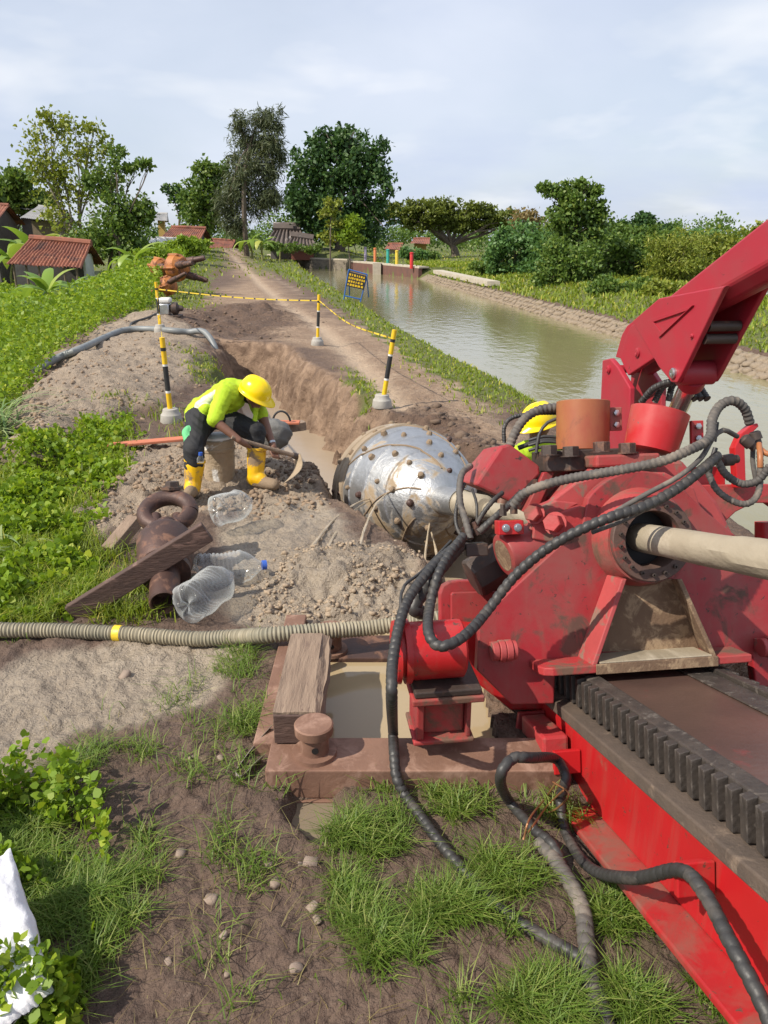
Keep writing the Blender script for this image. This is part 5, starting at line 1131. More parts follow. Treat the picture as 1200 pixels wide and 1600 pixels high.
wall_run(MB(), [(EW[1][0] + 0.03, EW[1][1] - 0.04), (EW[2][0] + 0.03, EW[2][1] - 0.04), (EW[3][0], EW[3][1])], 0.102, 0.22, 0.45).build('wall_cap', MT['coping'], cwl, 0)
gt = thing('canal_gate', 'low brown sluice gate wall with a concrete pier at the canal end', 'sluice gate', (0, 70, -1.2))
wall_run(MB(), [(EW[0][0], EW[0][1]), EW[1]], -1.4, -0.05, 0.3).build('gate_panel', mat('gate_panel', (0.16, 0.075, 0.055), (0.11, 0.06, 0.05), 2, 0.85), gt, 0)
wall_run(MB(), [(EW[0][0] + .05, EW[0][1] - .05), (EW[1][0] + .05, EW[1][1] - .05)], -0.048, 0.08, 0.8).build('gate_walkway', MT['coping'], gt, 0)
pg = aty(589, 420, 69); MB().box(ident, (pg[0] - 0.35, pg[0] + 0.35), (68.3, 69.2), (-1.3, 0.15)).build('pier', MT['coping'], gt, 0.02)
for px, c, nm in ((571, (0.30, 0.26, 0.36), 'grey purple'), (586, (0.62, 0.20, 0.07), 'orange'), (606, (0.03, 0.33, 0.27), 'teal green'), (620, (0.68, 0.50, 0.05), 'yellow'), (643, (0.58, 0.03, 0.03), 'bright red')):
    Y = float(np.interp(px, [571, 643], [76, 62])); B = aty(px, 409, Y); H_ = 21 / F_PX * Y
    pm_ = mat('post_' + nm.replace(' ', '_'), c, tuple(v * 0.85 for v in c), 4, 0.5)
    t_ = thing('painted_post', nm + ' painted post on the canal gate walkway', 'post', (B[0], B[1], 0.0), 'painted posts on the gate walkway')
    MB().lathe((B[0], B[1], -0.1), (0, 0, 1), [(0, 0.13), (H_ * 0.95, 0.13), (H_, 0.11)], 12).build('shaft', pm_, t_); MB().lathe((B[0], B[1], H_ - 0.1), (0, 0, 1), [(0, 0.15), (0.08, 0.15), (0.12, 0.06)], 12).build('cap', pm_, t_)
mb = MB()
for a, b_ in zip(np.arange(44, 60, 2.0), np.arange(46, 62, 2.0)):
    xa, xb = float(interp_x(a, RBANK)) + 1.0, float(interp_x(b_, RBANK)) + 1.0
    mb.add([(xa, a, -0.38), (xb, b_, -0.38), (xb, b_, -0.12), (xa, a, -0.12), (xa + 0.7, a, -0.38), (xb + 0.7, b_, -0.38), (xb + 0.7, b_, -0.12), (xa + 0.7, a, -0.12)], [(0, 1, 2, 3), (3, 2, 6, 7), (4, 7, 6, 5), (0, 3, 7, 4), (1, 5, 6, 2)])
tag(mb.build('bank_coping', MT['coping']), 'pale concrete coping strip on the far bank near the gate', 'coping')

# ============================================================ houses
MT['tile'] = mat('clay_roof_tile', (0.30, 0.105, 0.06), (0.17, 0.065, 0.045), 0.9, 0.85, 0, 0.3, 6, 0.03, wear=(0.36, 0.16, 0.09), wth=(0.55, 0.68), wscale=2.2, wear2=(0.11, 0.055, 0.045), w2th=(0.52, 0.66), w2scale=1.4)
MT['tile_dark'] = mat('dark_roof_tile', (0.17, 0.075, 0.06), (0.11, 0.055, 0.045), 0.9, 0.85, 0, 0.3, 6, 0.03)
MT['sheet'] = mat('grey_roof_sheet', (0.40, 0.39, 0.37), (0.28, 0.27, 0.26), 1.5, 0.7, 0, 0.2, 8, 0.02)
MT['sheet_old'] = mat('sagging_roof_sheet', (0.13, 0.10, 0.085), (0.08, 0.065, 0.06), 1.5, 0.7, 0, 0.2, 8, 0.02, wear=(0.48, 0.45, 0.42), wth=(0.60, 0.64), wscale=0.9)
MT['plaster'] = mat('white_plaster', (0.60, 0.60, 0.58), (0.48, 0.48, 0.46), 1.5, 0.9)
MT['darkwall'] = mat('grey_brick_wall', (0.13, 0.12, 0.115), (0.09, 0.083, 0.08), 2, 0.9, 0, 0.4, 8, 0.02)
MT['bamboo'] = mat('timber_post', (0.20, 0.15, 0.10), (0.13, 0.10, 0.07), 4, 0.9)
MT['brickwall'] = mat('brick_red_wall', (0.24, 0.085, 0.055), (0.17, 0.065, 0.05), 2.5, 0.9, 0, 0.4, 8, 0.02)
MT['yellowwall'] = mat('ochre_wall', (0.45, 0.30, 0.09), (0.36, 0.24, 0.08), 2, 0.9)
def roof_sheet(name, P00, P10, P11, P01, ncol, nrow, amp, material, parent, step=0.03):
    """pantile or corrugated sheet: P00-P10 eave, P01-P11 ridge"""
    P00, P10, P11, P01 = map(np.asarray, (P00, P10, P11, P01)); nu, nv = ncol * 5, max(2, nrow * 2)
    nrm = unit(np.cross(P10 - P00, P01 - P00)); nrm = nrm if nrm[2] > 0 else -nrm
    u_, v_ = np.meshgrid(np.linspace(0, 1, nu + 1), np.linspace(0, 1, nv + 1)); u_, v_ = u_.ravel()[:, None], v_.ravel()[:, None]
    P = (P00 * (1 - u_) + P10 * u_) * (1 - v_) + (P01 * (1 - u_) + P11 * u_) * v_
    h = amp * np.abs(np.sin(u_ * ncol * math.pi)) + step * (1 - (v_ * nrow) % 1.0) + (fbm(u_[:, 0] * ncol * 0.3, v_[:, 0] * nrow * 0.3, 1.0, 3, 6)[:, None] - 0.5) * amp * 1.4
    P = P + nrm * h; i, j = np.meshgrid(np.arange(nv), np.arange(nu), indexing='ij'); k = (i * (nu + 1) + j).ravel()
    return np_mesh(name, P, np.stack([k, k + 1, k + nu + 2, k + nu + 1], 1), material, parent)
def wallbox(name, pts, z0, z1, material, parent):
    A = [(p[0], p[1], z0) for p in pts]; B_ = [(p[0], p[1], z1) for p in pts]; return MB().prism(A, B_).build(name, material, parent, 0, smooth=False)
def gable(name, label, ridge, eave, Yr, Ye, z_floor, tile, wallm, ncol, nrow, amp=0.06, posts=0, cat='house', inset=0.5):
    R0, R1 = aty(*ridge[0], Yr), aty(*ridge[1], Yr); E0, E1 = aty(*eave[0], Ye), aty(*eave[1], Ye)
    B0, B1 = 2 * R0 - E0, 2 * R1 - E1; B0[2], B1[2] = E0[2], E1[2]
    base = (E0 + E1) / 2; root = thing(name, label, cat, (base[0], base[1], z_floor))
    rf = roof_sheet('roof', E0, E1, R1, R0, ncol, nrow, amp, tile, root); roof_sheet('roof', B1, B0, R0, R1, ncol, nrow, amp, tile, root)
    MB().tube([R0 + [0, 0, amp], (R0 + R1) / 2 + [0, 0, amp + 0.02], R1 + [0, 0, amp]], amp * 2.0, 8).build('ridge_cap', tile, rf)
    k = inset; f0, f1, b0, b1 = [E0 * (1 - 0.12) + B0 * 0.12, E1 * 0.88 + B1 * 0.12, B0 * 0.88 + E0 * 0.12, B1 * 0.88 + E1 * 0.12]
    dx = unit((f1 - f0)) * k; f0, b0 = f0 + dx, b0 + dx; f1, b1 = f1 - dx, b1 - dx
    zt = min(E0[2], E1[2]) + (R0[2] - E0[2]) * 0.10
    if wallm: wallbox('wall', [f0, f1, b1, b0], z_floor, zt, wallm, root)
    if wallm:
        for a, b_ in ((f0, b0), (f1, b1)):
            mdl = (np.array(a) + np.array(b_)) / 2; A = [(a[0], a[1], zt), (b_[0], b_[1], zt), (mdl[0], mdl[1], R0[2] - 0.12)]
            MB().prism(A, [tuple(np.array(p) + (dx if a is f0 else -dx) * 0.2) for p in A]).build('gable_wall', wallm, root, 0, smooth=False)
    for i in range(posts):
        p = E0 * (1 - (i + .5) / posts) + E1 * (i + .5) / posts + np.array([0, 0.25, 0]); MB().cyl((p[0], p[1], z_floor - 0.3), (p[0], p[1], p[2] + 0.05), 0.07, seg=8).build('post', MT['bamboo'], root)
    return root
hut = gable('tiled_hut', 'open hut with red clay tile roof below the levee', [(47, 375), (143, 383)], [(8, 414), (127, 421)], 52, 49.5, -1.7, MT['tile'], None, 21, 12, 0.11, 6, 'hut')
w0, w1 = aty(128, 400, 51), aty(141, 400, 53.5); wallbox('end_wall', [w0, w1, w1 + [0.15, 0, 0], w0 + [0.15, 0, 0]], -1.7, 1.15, MT['plaster'], hut)
bw0, bw1 = aty(20, 400, 53.5), aty(128, 400, 54.5); wallbox('back_wall', [bw0, bw1, bw1 + [0, .15, 0], bw0 + [0, .15, 0]], -1.7, 0.9, MT['darkwall'], hut)
gable('dark_house', 'dark grey walled house with a tiled gable at the frame edge', [(-70, 318), (14, 322)], [(-90, 352), (-8, 350)], 66, 62, -2.0, MT['tile'], MT['darkwall'], 18, 10, 0.07)
gable('sheet_roof_house', 'low house with a pale grey ribbed sheet roof under the yellow green tree', [(60, 322), (106, 330)], [(30, 341), (94, 347)], 68, 63, -2.0, MT['sheet'], MT['bamboo'], 22, 2, 0.04)
gable('grey_sheet_shed', 'weathered grey sheet roof shed behind the pale ribbed roof', [(35, 312), (70, 316)], [(16, 326), (62, 329)], 76, 71, -2.0, MT['sheet'], MT['darkwall'], 16, 2, 0.04)
gable('brown_roof_house', 'house with a dull brown tiled roof behind the grey sheet shed', [(52, 302), (88, 303)], [(34, 315), (84, 319)], 92, 86, -2.0, MT['tile_dark'], MT['plaster'], 18, 10, 0.08)
gable('gable_house', 'small tiled house with dark gable at the end of the weed slope', [(268, 356), (322, 358)], [(250, 372), (312, 378)], 70, 67, -1.8, MT['tile'], MT['darkwall'], 18, 9, 0.07)
gable('sheet_lean_to', 'white patched sheet lean to before the small tiled house', [(236, 373), (282, 374)], [(230, 381), (276, 384)], 64, 62.5, -1.8, MT['plaster'], MT['darkwall'], 10, 2, 0.05)
gable('far_tile_house', 'faded tiled house between the broad leaved tree and the casuarina', [(245, 335), (262, 335)], [(238, 345), (262, 346)], 110, 104, -1.8, MT['sheet'], MT['yellowwall'], 12, 6, 0.08)
gable('low_tile_roof', 'low brick red tiled roof at the very end of the dirt track', [(326, 374), (368, 377)], [(322, 388), (362, 390)], 105, 101, -1.8, MT['tile'], MT['brickwall'], 22, 10, 0.07)
gable('sagging_roof', 'collapsed dark sheet roof with curled pale edges below the dense dark tree', [(428, 361), (470, 362)], [(410, 383), (486, 388)], 88, 84, 0.0, MT['sheet_old'], MT['darkwall'], 9, 3, 0.30)
gable('patched_roof', 'second rusty patched roof right of the collapsed sheet roof', [(455, 372), (490, 377)], [(444, 388), (500, 391)], 85, 82, 0.0, MT['sheet_old'], MT['brickwall'], 8, 4, 0.22)
gable('ochre_house', 'ochre walled house behind the umbrella tree trunk', [(646, 374), (672, 374)], [(640, 381), (672, 382)], 112, 108, -0.6, MT['tile'], MT['yellowwall'], 10, 5, 0.08)
gable('red_roof_house', 'red tiled house under the umbrella tree canopy', [(606, 382), (630, 382)], [(600, 390), (628, 391)], 118, 114, -0.6, MT['tile'], MT['plaster'], 10, 5, 0.08)
wl0 = aty(1182, 490, 30); t_ = thing('white_shed', 'white walled shed seen behind the boom on the far bank', 'shed', (wl0[0], wl0[1], -0.3))
MB().box(ident, (wl0[0], wl0[0] + 3), (wl0[1], wl0[1] + 2.5), (-0.4, 0.5)).build('wall', MT['plaster'], t_, 0.01); MB().box(ident, (wl0[0] - .15, wl0[0] + 3.2), (wl0[1] - .15, wl0[1] + 2.7), (0.502, 0.56)).build('roof', MT['sheet'], t_, 0.01)

# ============================================================ site things
# marker posts
def marker(label, px, py, lean):
    B = on_ground(px, py); h = gzt(B[0], B[1]) + 0.0; base = np.array([B[0], B[1], h - 0.01])
    t_ = thing('marker_post', label, 'marker post', base, 'yellow and black marker posts round the trench'); ax = unit(np.array([lean[0], lean[1], 1.0]))
    MB().lathe(base, (0, 0, 1), [(0, 0.128), (0.02, 0.134), (0.10, 0.122), (0.125, 0.100), (0.165, 0.092), (0.172, 0.085)], 22).build('concrete_foot', MT['concrete'], t_)
    pl = MB().cyl(base + ax * 0.15, base + ax * 0.36, 0.031, seg=16).build('pole', MT['yellow'], t_)
    for (a, b_, m_) in ((0.362, 0.388, 'whitepaint'), (0.39, 0.68, 'blackpaint'), (0.682, 0.705, 'whitepaint'), (0.707, 0.86, 'yellow'), (0.862, 0.90, 'blackpaint'), (0.902, 1.02, 'yellow')):
        MB().lathe(base + ax * a, ax, [(0, 0.0312), (b_ - a, 0.0312), (b_ - a + 0.001, 0.026)], 16).build('band', MT[m_], pl)
    return base + ax * 1.0
p1 = marker('marker post beside the bent worker and the spoil heap', 268, 658, (-0.02, 0.0))
p2 = marker('marker post standing near the pump at the far corner of the trench', 251, 520, (0.0, 0.0))
p3 = marker('marker post between the dirt track and the far trench wall', 496, 540, (0.06, 0.0))
p4 = marker('slanting marker post at the trench corner nearest the silver reamer', 597, 634, (0.16, 0.0))
def ribbon(label, pts, w=0.03, n=44, sag=0.0):
    P = catmull(pts, max(0.03, sum(np.linalg.norm(np.subtract(a, b_)) for a, b_ in zip(pts[:-1], pts[1:])) / n)); mb = MB()
    for i in range(len(P) - 1):
        tw = 0.5 * math.sin(i * 0.35); nn = np.array([math.sin(tw) * 0.6, 0.25, math.cos(tw)]); mb.cur = 1 if (i % 6 == 5) else 0
        mb.add([P[i] - nn * w, P[i + 1] - nn * w, P[i + 1] + nn * w, P[i] + nn * w], [(0, 1, 2, 3)])
    o = mb.build('barrier_tape', [MT['tape'], MT['blackpaint']], smooth=False); return tag(o, label, 'barrier tape', 'barrier tapes between marker posts')
ribbon('yellow black tape crossing the track between the two far marker posts', [p2 - [0, 0, .12], p2 * 0.6 + p3 * 0.4 - [0, 0, .16], p2 * 0.3 + p3 * 0.7 - [0, 0, .15], p3 - [0, 0, .10]], 0.012, 90)
ribbon('yellow tape from the track side marker post down to the slanting marker post', [p3 - [0, 0, .10], p3 * 0.5 + p4 * 0.5 - [0, 0, .22], p4 - [0, 0, .10]], 0.011, 90)
ribbon('twisted tape running from the worker side marker post back to the pump side marker post', [p1 + [0, 0, .0], p1 * 0.6 + p2 * 0.4 - [0, 0, .20], p2 - [0, 0, .10]], 0.018, 50)
# grey drain hose over the spoil heap
def gp_(x, y, r): 
    B = on_ground(x, y); return np.array([B[0], B[1], gzt(B[0], B[1]) + r])
MT['greyhose'] = mat('grey_drain_hose', (0.22, 0.235, 0.24), (0.16, 0.17, 0.17), 4, 0.5, 0, 0.1, 40)
dh = [gp_(x, y, 0.05) for x, y in ((55, 590), (95, 568), (130, 550), (165, 532), (195, 521), (230, 518), (270, 521), (295, 524))]
e = dh[-1]; dh += [e + np.array([0.35, -0.15, 0.02]), e + np.array([0.62, -0.45, -0.25]), e + np.array([0.72, -0.7, -0.7])]
tag(MB().tube(catmull(dh, 0.08), 0.062, 14).build('drain_hose', MT['greyhose']), 'smooth grey drain hose lying over the spoil heap into the trench', 'hose')
tag(MB().tube(catmull([gp_(x, y, 0.03) for x, y in ((203, 515), (208, 507), (232, 499), (255, 488))], 0.06), 0.028, 8).build('intake_hose', MT['hose']), 'thin dark hose leading to the small pump', 'hose')
B = on_ground(266, 492); pz = gzt(B[0], B[1]); pr = thing('water_pump', 'small white and grey engine pump at the trench corner', 'pump', (B[0], B[1], pz))
def pmap(a, b_, c): return (B[0] + a, B[1] + b_, pz + c)
MB().box(pmap, (-0.28, 0.28), (-0.16, 0.16), (0.0, 0.05)).build('skid', MT['darkiron'], pr, 0.01); MB().box(pmap, (-0.26, 0.02), (-0.15, 0.15), (0.05, 0.32)).build('engine', MT['zinc'], pr, 0.03); MB().box(pmap, (-0.24, 0.06), (-0.13, 0.13), (0.322, 0.46)).build('fuel_tank', MT['whitepaint'], pr, 0.05)
MB().lathe(pmap(0.03, 0, 0.2), (1, 0, 0), [(0, 0.09), (0.05, 0.15), (0.16, 0.15), (0.2, 0.08), (0.30, 0.06)], 18).build('volute', MT['darkiron'], pr)
# orange reamers lying beyond
MT['orange'] = mat('orange_paint_rusty', (0.42, 0.15, 0.025), (0.30, 0.09, 0.03), 2, 0.6, 0, 0.2, 20, 0.01, wear=(0.15, 0.06, 0.035), wth=(0.5, 0.62), wscale=4)
def old_reamer(label, c0, Y, ax, R, cone, shafts):
    c = aty(*c0, Y); root = thing('spare_reamer', label, 'reamer', c - np.array([0, 0, R]), 'spare orange reamers on the levee'); ax = unit(np.array(ax, float))
    MB().lathe(c - ax * R * 0.9, ax, [(-cone, R * 0.14), (-cone * 0.35, R * 0.18), (0, R * 0.45), (R * 0.35, R * 0.9), (R * 0.5, R), (R * 1.1, R), (R * 1.2, R * 0.92), (R * 1.5, R * 0.75), (R * 1.7, R * 0.35)], 20).build('body', MT['orange'], root)
    a = unit(np.cross(ax, [0, 0, 1])); b_ = np.cross(a, ax)
    for (t, tilt, L) in shafts:
        d = unit(ax + (a * math.cos(t) + b_ * math.sin(t)) * tilt); s_ = c + ax * R * 0.3 + (a * math.cos(t) + b_ * math.sin(t)) * R * 0.55
        MB().lathe(s_, d, [(0, R * 0.30), (L * 0.5, R * 0.28), (L * 0.52, R * 0.22), (L * 0.9, R * 0.20), (L, R * 0.15)], 12).build('shaft', MT['rust_dark'], root)
    for k in range(5):
        t = k * 2 * math.pi / 5; p = c + (a * math.cos(t) + b_ * math.sin(t)) * R * 0.97; MB().lathe(p - ax * R * 0.6, ax, [(0, R * 0.05), (R * 0.1, R * 0.12), (R * 0.9, R * 0.12), (R, R * 0.05)], 8).build('blade', MT['orange'], root)
old_reamer('orange conical reamer with long pointed tail lying lowest of the pile', (264, 446), 29.5, (0.95, -0.25, 0.30), 0.34, 0.75, ((0.4, 0.25, 0.95),))
old_reamer('largest orange reamer with several dark shafts on the pile', (278, 418), 31.0, (0.9, -0.4, 0.02), 0.50, 0.35, ((0.3, 0.3, 1.0), (2.4, 0.25, 0.9), (4.2, 0.3, 1.0)))
old_reamer('smaller orange reamer with twin shafts behind the pile', (250, 418), 32.0, (0.9, -0.5, -0.15), 0.38, 0.3, ((0.4, 0.25, 0.8), (3.6, 0.2, 1.0)))
# blue warning sign
B = gz(550, 470); sg = thing('warning_sign', 'tilted blue framed sign with black and yellow board by the canal', 'sign', (B[0], B[1], 0.0)); MT['bluepaint'] = mat('blue_paint', (0.02, 0.13, 0.42), (0.02, 0.10, 0.34), 6, 0.5)
S = lambda x, y, Y=B[1]: aty(x, y, Y)
for a, b_ in (((545, 421), (537, 468)), ((574, 429), (563, 472)), ((545, 421), (574, 429)), ((538, 462), (565, 468))): MB().cyl(S(*a), S(*b_), 0.022, seg=8).build('frame_bar', MT['bluepaint'], sg)
for a, b_ in (((546, 423), (546, 462)), ((573, 430), (576, 464))): MB().cyl(S(*a), S(*b_, B[1] + 0.7), 0.02, seg=8).build('prop_bar', MT['bluepaint'], sg)
bd = [S(545, 424), S(572, 431), S(569, 453), S(541, 447)]; bo = MB().prism([p - [0, .03, 0] for p in bd], bd).build('board', MT['blackpaint'], sg, 0, smooth=False)
for r_ in range(4):
    x0 = 0.05
    while x0 < 0.9:
        w_ = RNG.uniform(0.05, 0.14); v_ = 0.10 + r_ * 0.225
        def bp(u_, t_): return (bd[0] * (1 - u_) + bd[1] * u_) * (1 - t_) + (bd[3] * (1 - u_) + bd[2] * u_) * t_ - np.array([0, .034, 0])
        MB().add([bp(x0, v_), bp(x0 + w_, v_), bp(x0 + w_, v_ + 0.14), bp(x0, v_ + 0.14)], [(0, 1, 2, 3)]) if False else None
        q = MB(); q.add([bp(x0, v_), bp(x0 + w_, v_), bp(x0 + w_, v_ + 0.14), bp(x0, v_ + 0.14)], [(0, 1, 2, 3)]); q.build('board_mark', MT['yellow'], bo, 0, smooth=False); x0 += w_ + RNG.uniform(0.03, 0.07)

# anchor frame of rusty beams round the puddle
AF = thing('anchor_frame', 'rusty steel beam frame round the puddle with bollard stubs', 'anchor frame', (-0.1, 3.1, -0.05))
MB().box(ident, (-0.475, 0.72), (2.56, 2.78), (-0.035, 0.10)).build('beam', MT['rust'], AF, 0.006, smooth=False)
MB().box(ident, (-0.49, 0.70), (2.545, 2.79), (-0.06, -0.037)).build('beam_flange', MT['rust'], AF, 0.003, smooth=False)
MB().box(ident, (-0.555, -0.44), (2.76, 3.95), (-0.06, 0.085)).build('beam', MT['rust'], AF, 0.006, smooth=False)
MB().box(ident, (-0.43, 0.75), (3.66, 3.92), (-0.12, -0.03)).build('beam', MT['rust_dark'], AF, 0.006, smooth=False)
for (x, y, z) in ((-0.285, 2.67, 0.10), (-0.29, 3.74, -0.03)):
    sb = MB().lathe((x, y, z), (0, 0, 1), [(0, 0.092), (0.018, 0.090), (0.020, 0.060), (0.105, 0.058)], 28).build('bollard_stub', MT['rust'], AF)
    MB().lathe((x, y, z + 0.104), (0, 0, 1), [(0, 0.060), (0.001, 0.078), (0.038, 0.080), (0.043, 0.074)], 30).build('cap', MT['rust'], sb); MB().lathe((x + 0.008, y - 0.057, z + 0.055), (0, -1, 0.05), [(0, 0.014), (0.004, 0.014)], 14).build('lock_hole_shade', MT['black'], sb)  # lock hole is a black disc with its inner darkness painted on
# timber block
tb = thing('timber_block', 'thick weathered timber block resting on the rusty beams', 'timber', (-0.37, 3.1, 0.1))
bm = bmesh.new(); bmesh.ops.create_cube(bm, size=1); bmesh.ops.subdivide_edges(bm, edges=bm.edges, cuts=9, use_grid_fill=True)
me = bpy.data.meshes.new('block')
for v in bm.verts:
    c = v.co; n_ = float(fbm(np.array([c.x * 3 + c.z * 5]), np.array([c.y * 1.2]), 2.2, 3, 12)[0] - 0.5); sh_ = 0.02 if c.x > 0.4 else 0.006
    v.co = Vector((-0.365 + c.x * 0.195 + n_ * sh_ * 3 * (1 if c.x > 0.4 else 0.3), 3.09 + c.y * 0.68 + 0.01 * n_, 0.175 + c.z * 0.14 + n_ * 0.014 - (0.016 if c.x > 0.45 and c.z > 0.45 else 0)))
bm.to_mesh(me); bm.free(); me.materials.append(MT['wood']); o = bpy.data.objects.new('block', me); link(o, tb); 
bv = o.modifiers.new('bevel', 'BEVEL'); bv.width = 0.004; bv.limit_method = 'ANGLE'
mb = MB(); mb.box(ident, (-0.458, -0.272), (2.728, 2.7405), (0.107, 0.242)); mb.build('cut_end', MT['wood_dark'], tb, 0.004, smooth=False)
# can, strap, sack
MT['canblue'] = mat('blue_can', (0.035, 0.04, 0.12), (0.05, 0.05, 0.14), 20, 0.3, 0.6, wear=(0.3, 0.3, 0.35), wth=(0.62, 0.66), wscale=30)
c0 = gz(478, 1042, 0.0); cn = thing('drink_can', 'small dark blue drink can lying beside the timber block', 'can', c0); cax = unit(np.array([0.75, 0.6, 0.25]))
MB().lathe(c0 + [0, 0, 0.035], cax, [(0, 0.024), (0.006, 0.032), (0.10, 0.032), (0.11, 0.025)], 20).build('body', MT['canblue'], cn); MB().lathe(c0 + [0, 0, 0.035] - cax * 0.001, cax, [(0, 0.001), (-0.002, 0.022), (0.002, 0.0235)], 20, caps=False).build('lid', MT['zinc'], cn)
MT['strap'] = mat('grey_webbing', (0.30, 0.27, 0.23), (0.22, 0.19, 0.16), 10, 0.9, 0, 0.4, 200, 0.003)
mb = MB(); sp_ = catmull([np.array(p) for p in ((-0.50, 2.86, 0.085), (-0.545, 2.80, 0.06), (-0.60, 2.70, 0.03), (-0.62, 2.63, 0.02), (-0.585, 2.60, 0.03), (-0.545, 2.66, 0.045), (-0.51, 2.70, 0.055))], 0.012)
wv = np.array([0.45, -0.25, 0.85]) * 0.028
for i in range(len(sp_) - 1): mb.prism([sp_[i] - wv, sp_[i + 1] - wv, sp_[i + 1] + wv, sp_[i] + wv], [p + np.array([0.004, 0.003, 0]) for p in (sp_[i] - wv, sp_[i + 1] - wv, sp_[i + 1] + wv, sp_[i] + wv)])
tag(mb.build('webbing_strap', MT['strap'], None), 'grey webbing strap looped at the corner of the rusty frame', 'strap')
MT['sack'] = mat('white_woven_sack', (0.72, 0.72, 0.74), (0.62, 0.62, 0.65), 10, 0.5, 0, 0.4, 50, 0.01)
def sack(label, path, w_, th, seed):
    P = catmull(path, 0.02); n = len(P); V, Fq = [], []; m_ = 22
    for i, p in enumerate(P):
        t_ = unit(P[min(i + 1, n - 1)] - P[max(i - 1, 0)]); s_ = unit(np.cross(t_, [0, 0, 1])); up = np.cross(s_, t_); e = math.sin(math.pi * (0.03 + 0.94 * i / (n - 1))) ** 0.18
        for k in range(m_):
            a = 2 * math.pi * k / m_; r_ = (1 + 0.9 * (float(fbm(np.array([i * 0.30 + seed]), np.array([math.cos(a) * 2.2 + math.sin(a) * 2.9 + 7]), 1.6, 4, seed)[0]) - 0.5)) / max(abs(math.cos(a)), abs(math.sin(a))) ** 0.6
            V.append(p + s_ * math.cos(a) * w_ * e * r_ + up * math.sin(a) * th * e * r_)
    for i in range(n - 1):
        for k in range(m_): Fq.append((i * m_ + k, i * m_ + (k + 1) % m_, (i + 1) * m_ + (k + 1) % m_, (i + 1) * m_ + k))
    o = np_mesh('plastic_sack', np.array(V), np.array(Fq), MT['sack'], smooth=True); return tag(o, label, 'sack')
def flat_sack(label, c, U, Vv, hw, hl, th, seed):
    """half empty woven sack: pillow with sharp creases"""
    U = unit(np.asarray(U, float)); Vv = np.asarray(Vv, float); Vv = unit(Vv - U * Vv.dot(U)); Nn = np.cross(U, Vv); Nn = Nn if Nn[2] > 0 else -Nn; nu, nv = 36, 56
    a, b_ = np.meshgrid(np.linspace(-1, 1, nu), np.linspace(-1, 1, nv)); a, b_ = a.ravel(), b_.ravel(); V = []
    rid = lambda f, s_: 1 - np.abs(fbm(a * 1.0 + 0.4 * b_, b_ * 1.6, f, 3, s_) - 0.5) * 4
    for sg in (1, -1):
        h = sg * th * ((1 - a ** 4) * (1 - b_ ** 6)) ** 0.5 * (0.55 + 0.5 * rid(1.3, seed + sg)) + (0.010 * rid(3.5, seed + 5 + sg) if sg > 0 else 0) * (1 - a ** 8)
        ed = 1 + 0.10 * (fbm(b_ * 3, a, 1.0, 3, seed) - 0.5) * 2
        V.append(c + np.outer(a * hw * ed, U) + np.outer(b_ * hl * (1 + 0.08 * (fbm(a * 3, b_, 1.0, 3, seed + 2) - 0.5) * 2), Vv) + np.outer(h, Nn))
    i_, j_ = np.meshgrid(np.arange(nv - 1), np.arange(nu - 1), indexing='ij'); k = (i_ * nu + j_).ravel(); q = np.stack([k, k + 1, k + nu + 1, k + nu], 1)
    return tag(np_mesh('plastic_sack', np.concatenate(V), np.concatenate([q, q[:, ::-1] + nu * nv]), MT['sack'], smooth=True), label, 'sack')
flat_sack('crumpled white sack lying among the broad weeds', gz(6, 1462, 0.20), (0.80, 0.45, 0.35), (0.40, 0.80, 0.45), 0.085, 0.24, 0.05, 4)
sack('torn white sack end poking from under the crumpled sack', [gz(24, 1470, 0.08), gz(12, 1505, 0.06), gz(-5, 1545, 0.05)], 0.040, 0.02, 9)
sack('thin grey plastic scrap at the edge of the pale mud', [gz(118, 1220, 0.03), gz(100, 1232, 0.03), gz(80, 1244, 0.02)], 0.022, 0.010, 5)

# corrugated suction hose across the site
MT['suction'] = mat('corrugated_suction_hose', (0.32, 0.275, 0.19), (0.20, 0.185, 0.135), 5, 0.6, 0, 0.1, 60, wear=(0.13, 0.14, 0.11), wth=(0.55, 0.7), wscale=2)
sp_pts = [gz(-90, 975, 0.07), gz(0, 984, 0.06), gz(80, 985, 0.05), gz(190, 990, 0.05), gz(300, 998, 0.05), gz(360, 996, 0.07), gz(420, 992, 0.14), gz(500, 986, 0.13), gz(570, 982, 0.11), gz(630, 974, 0.13), gz(690, 966, 0.16), gz(760, 960, 0.1)]
SH = thing('suction_hose', 'long corrugated khaki suction hose lying across the mud', 'hose', sp_pts[4])
hose(sp_pts, 0.041, SH, MT['suction'], 0.027, 0.13, 'rings', 'hose_body', 20)
q = catmull(sp_pts, 0.02); d_ = np.array([np.linalg.norm(p - gz(183, 990, 0.05)) for p in q]); i = int(d_.argmin()); MB().tube(q[i - 1:i + 2], 0.046, 16).build('tape_wrap', MT['tape'], SH)

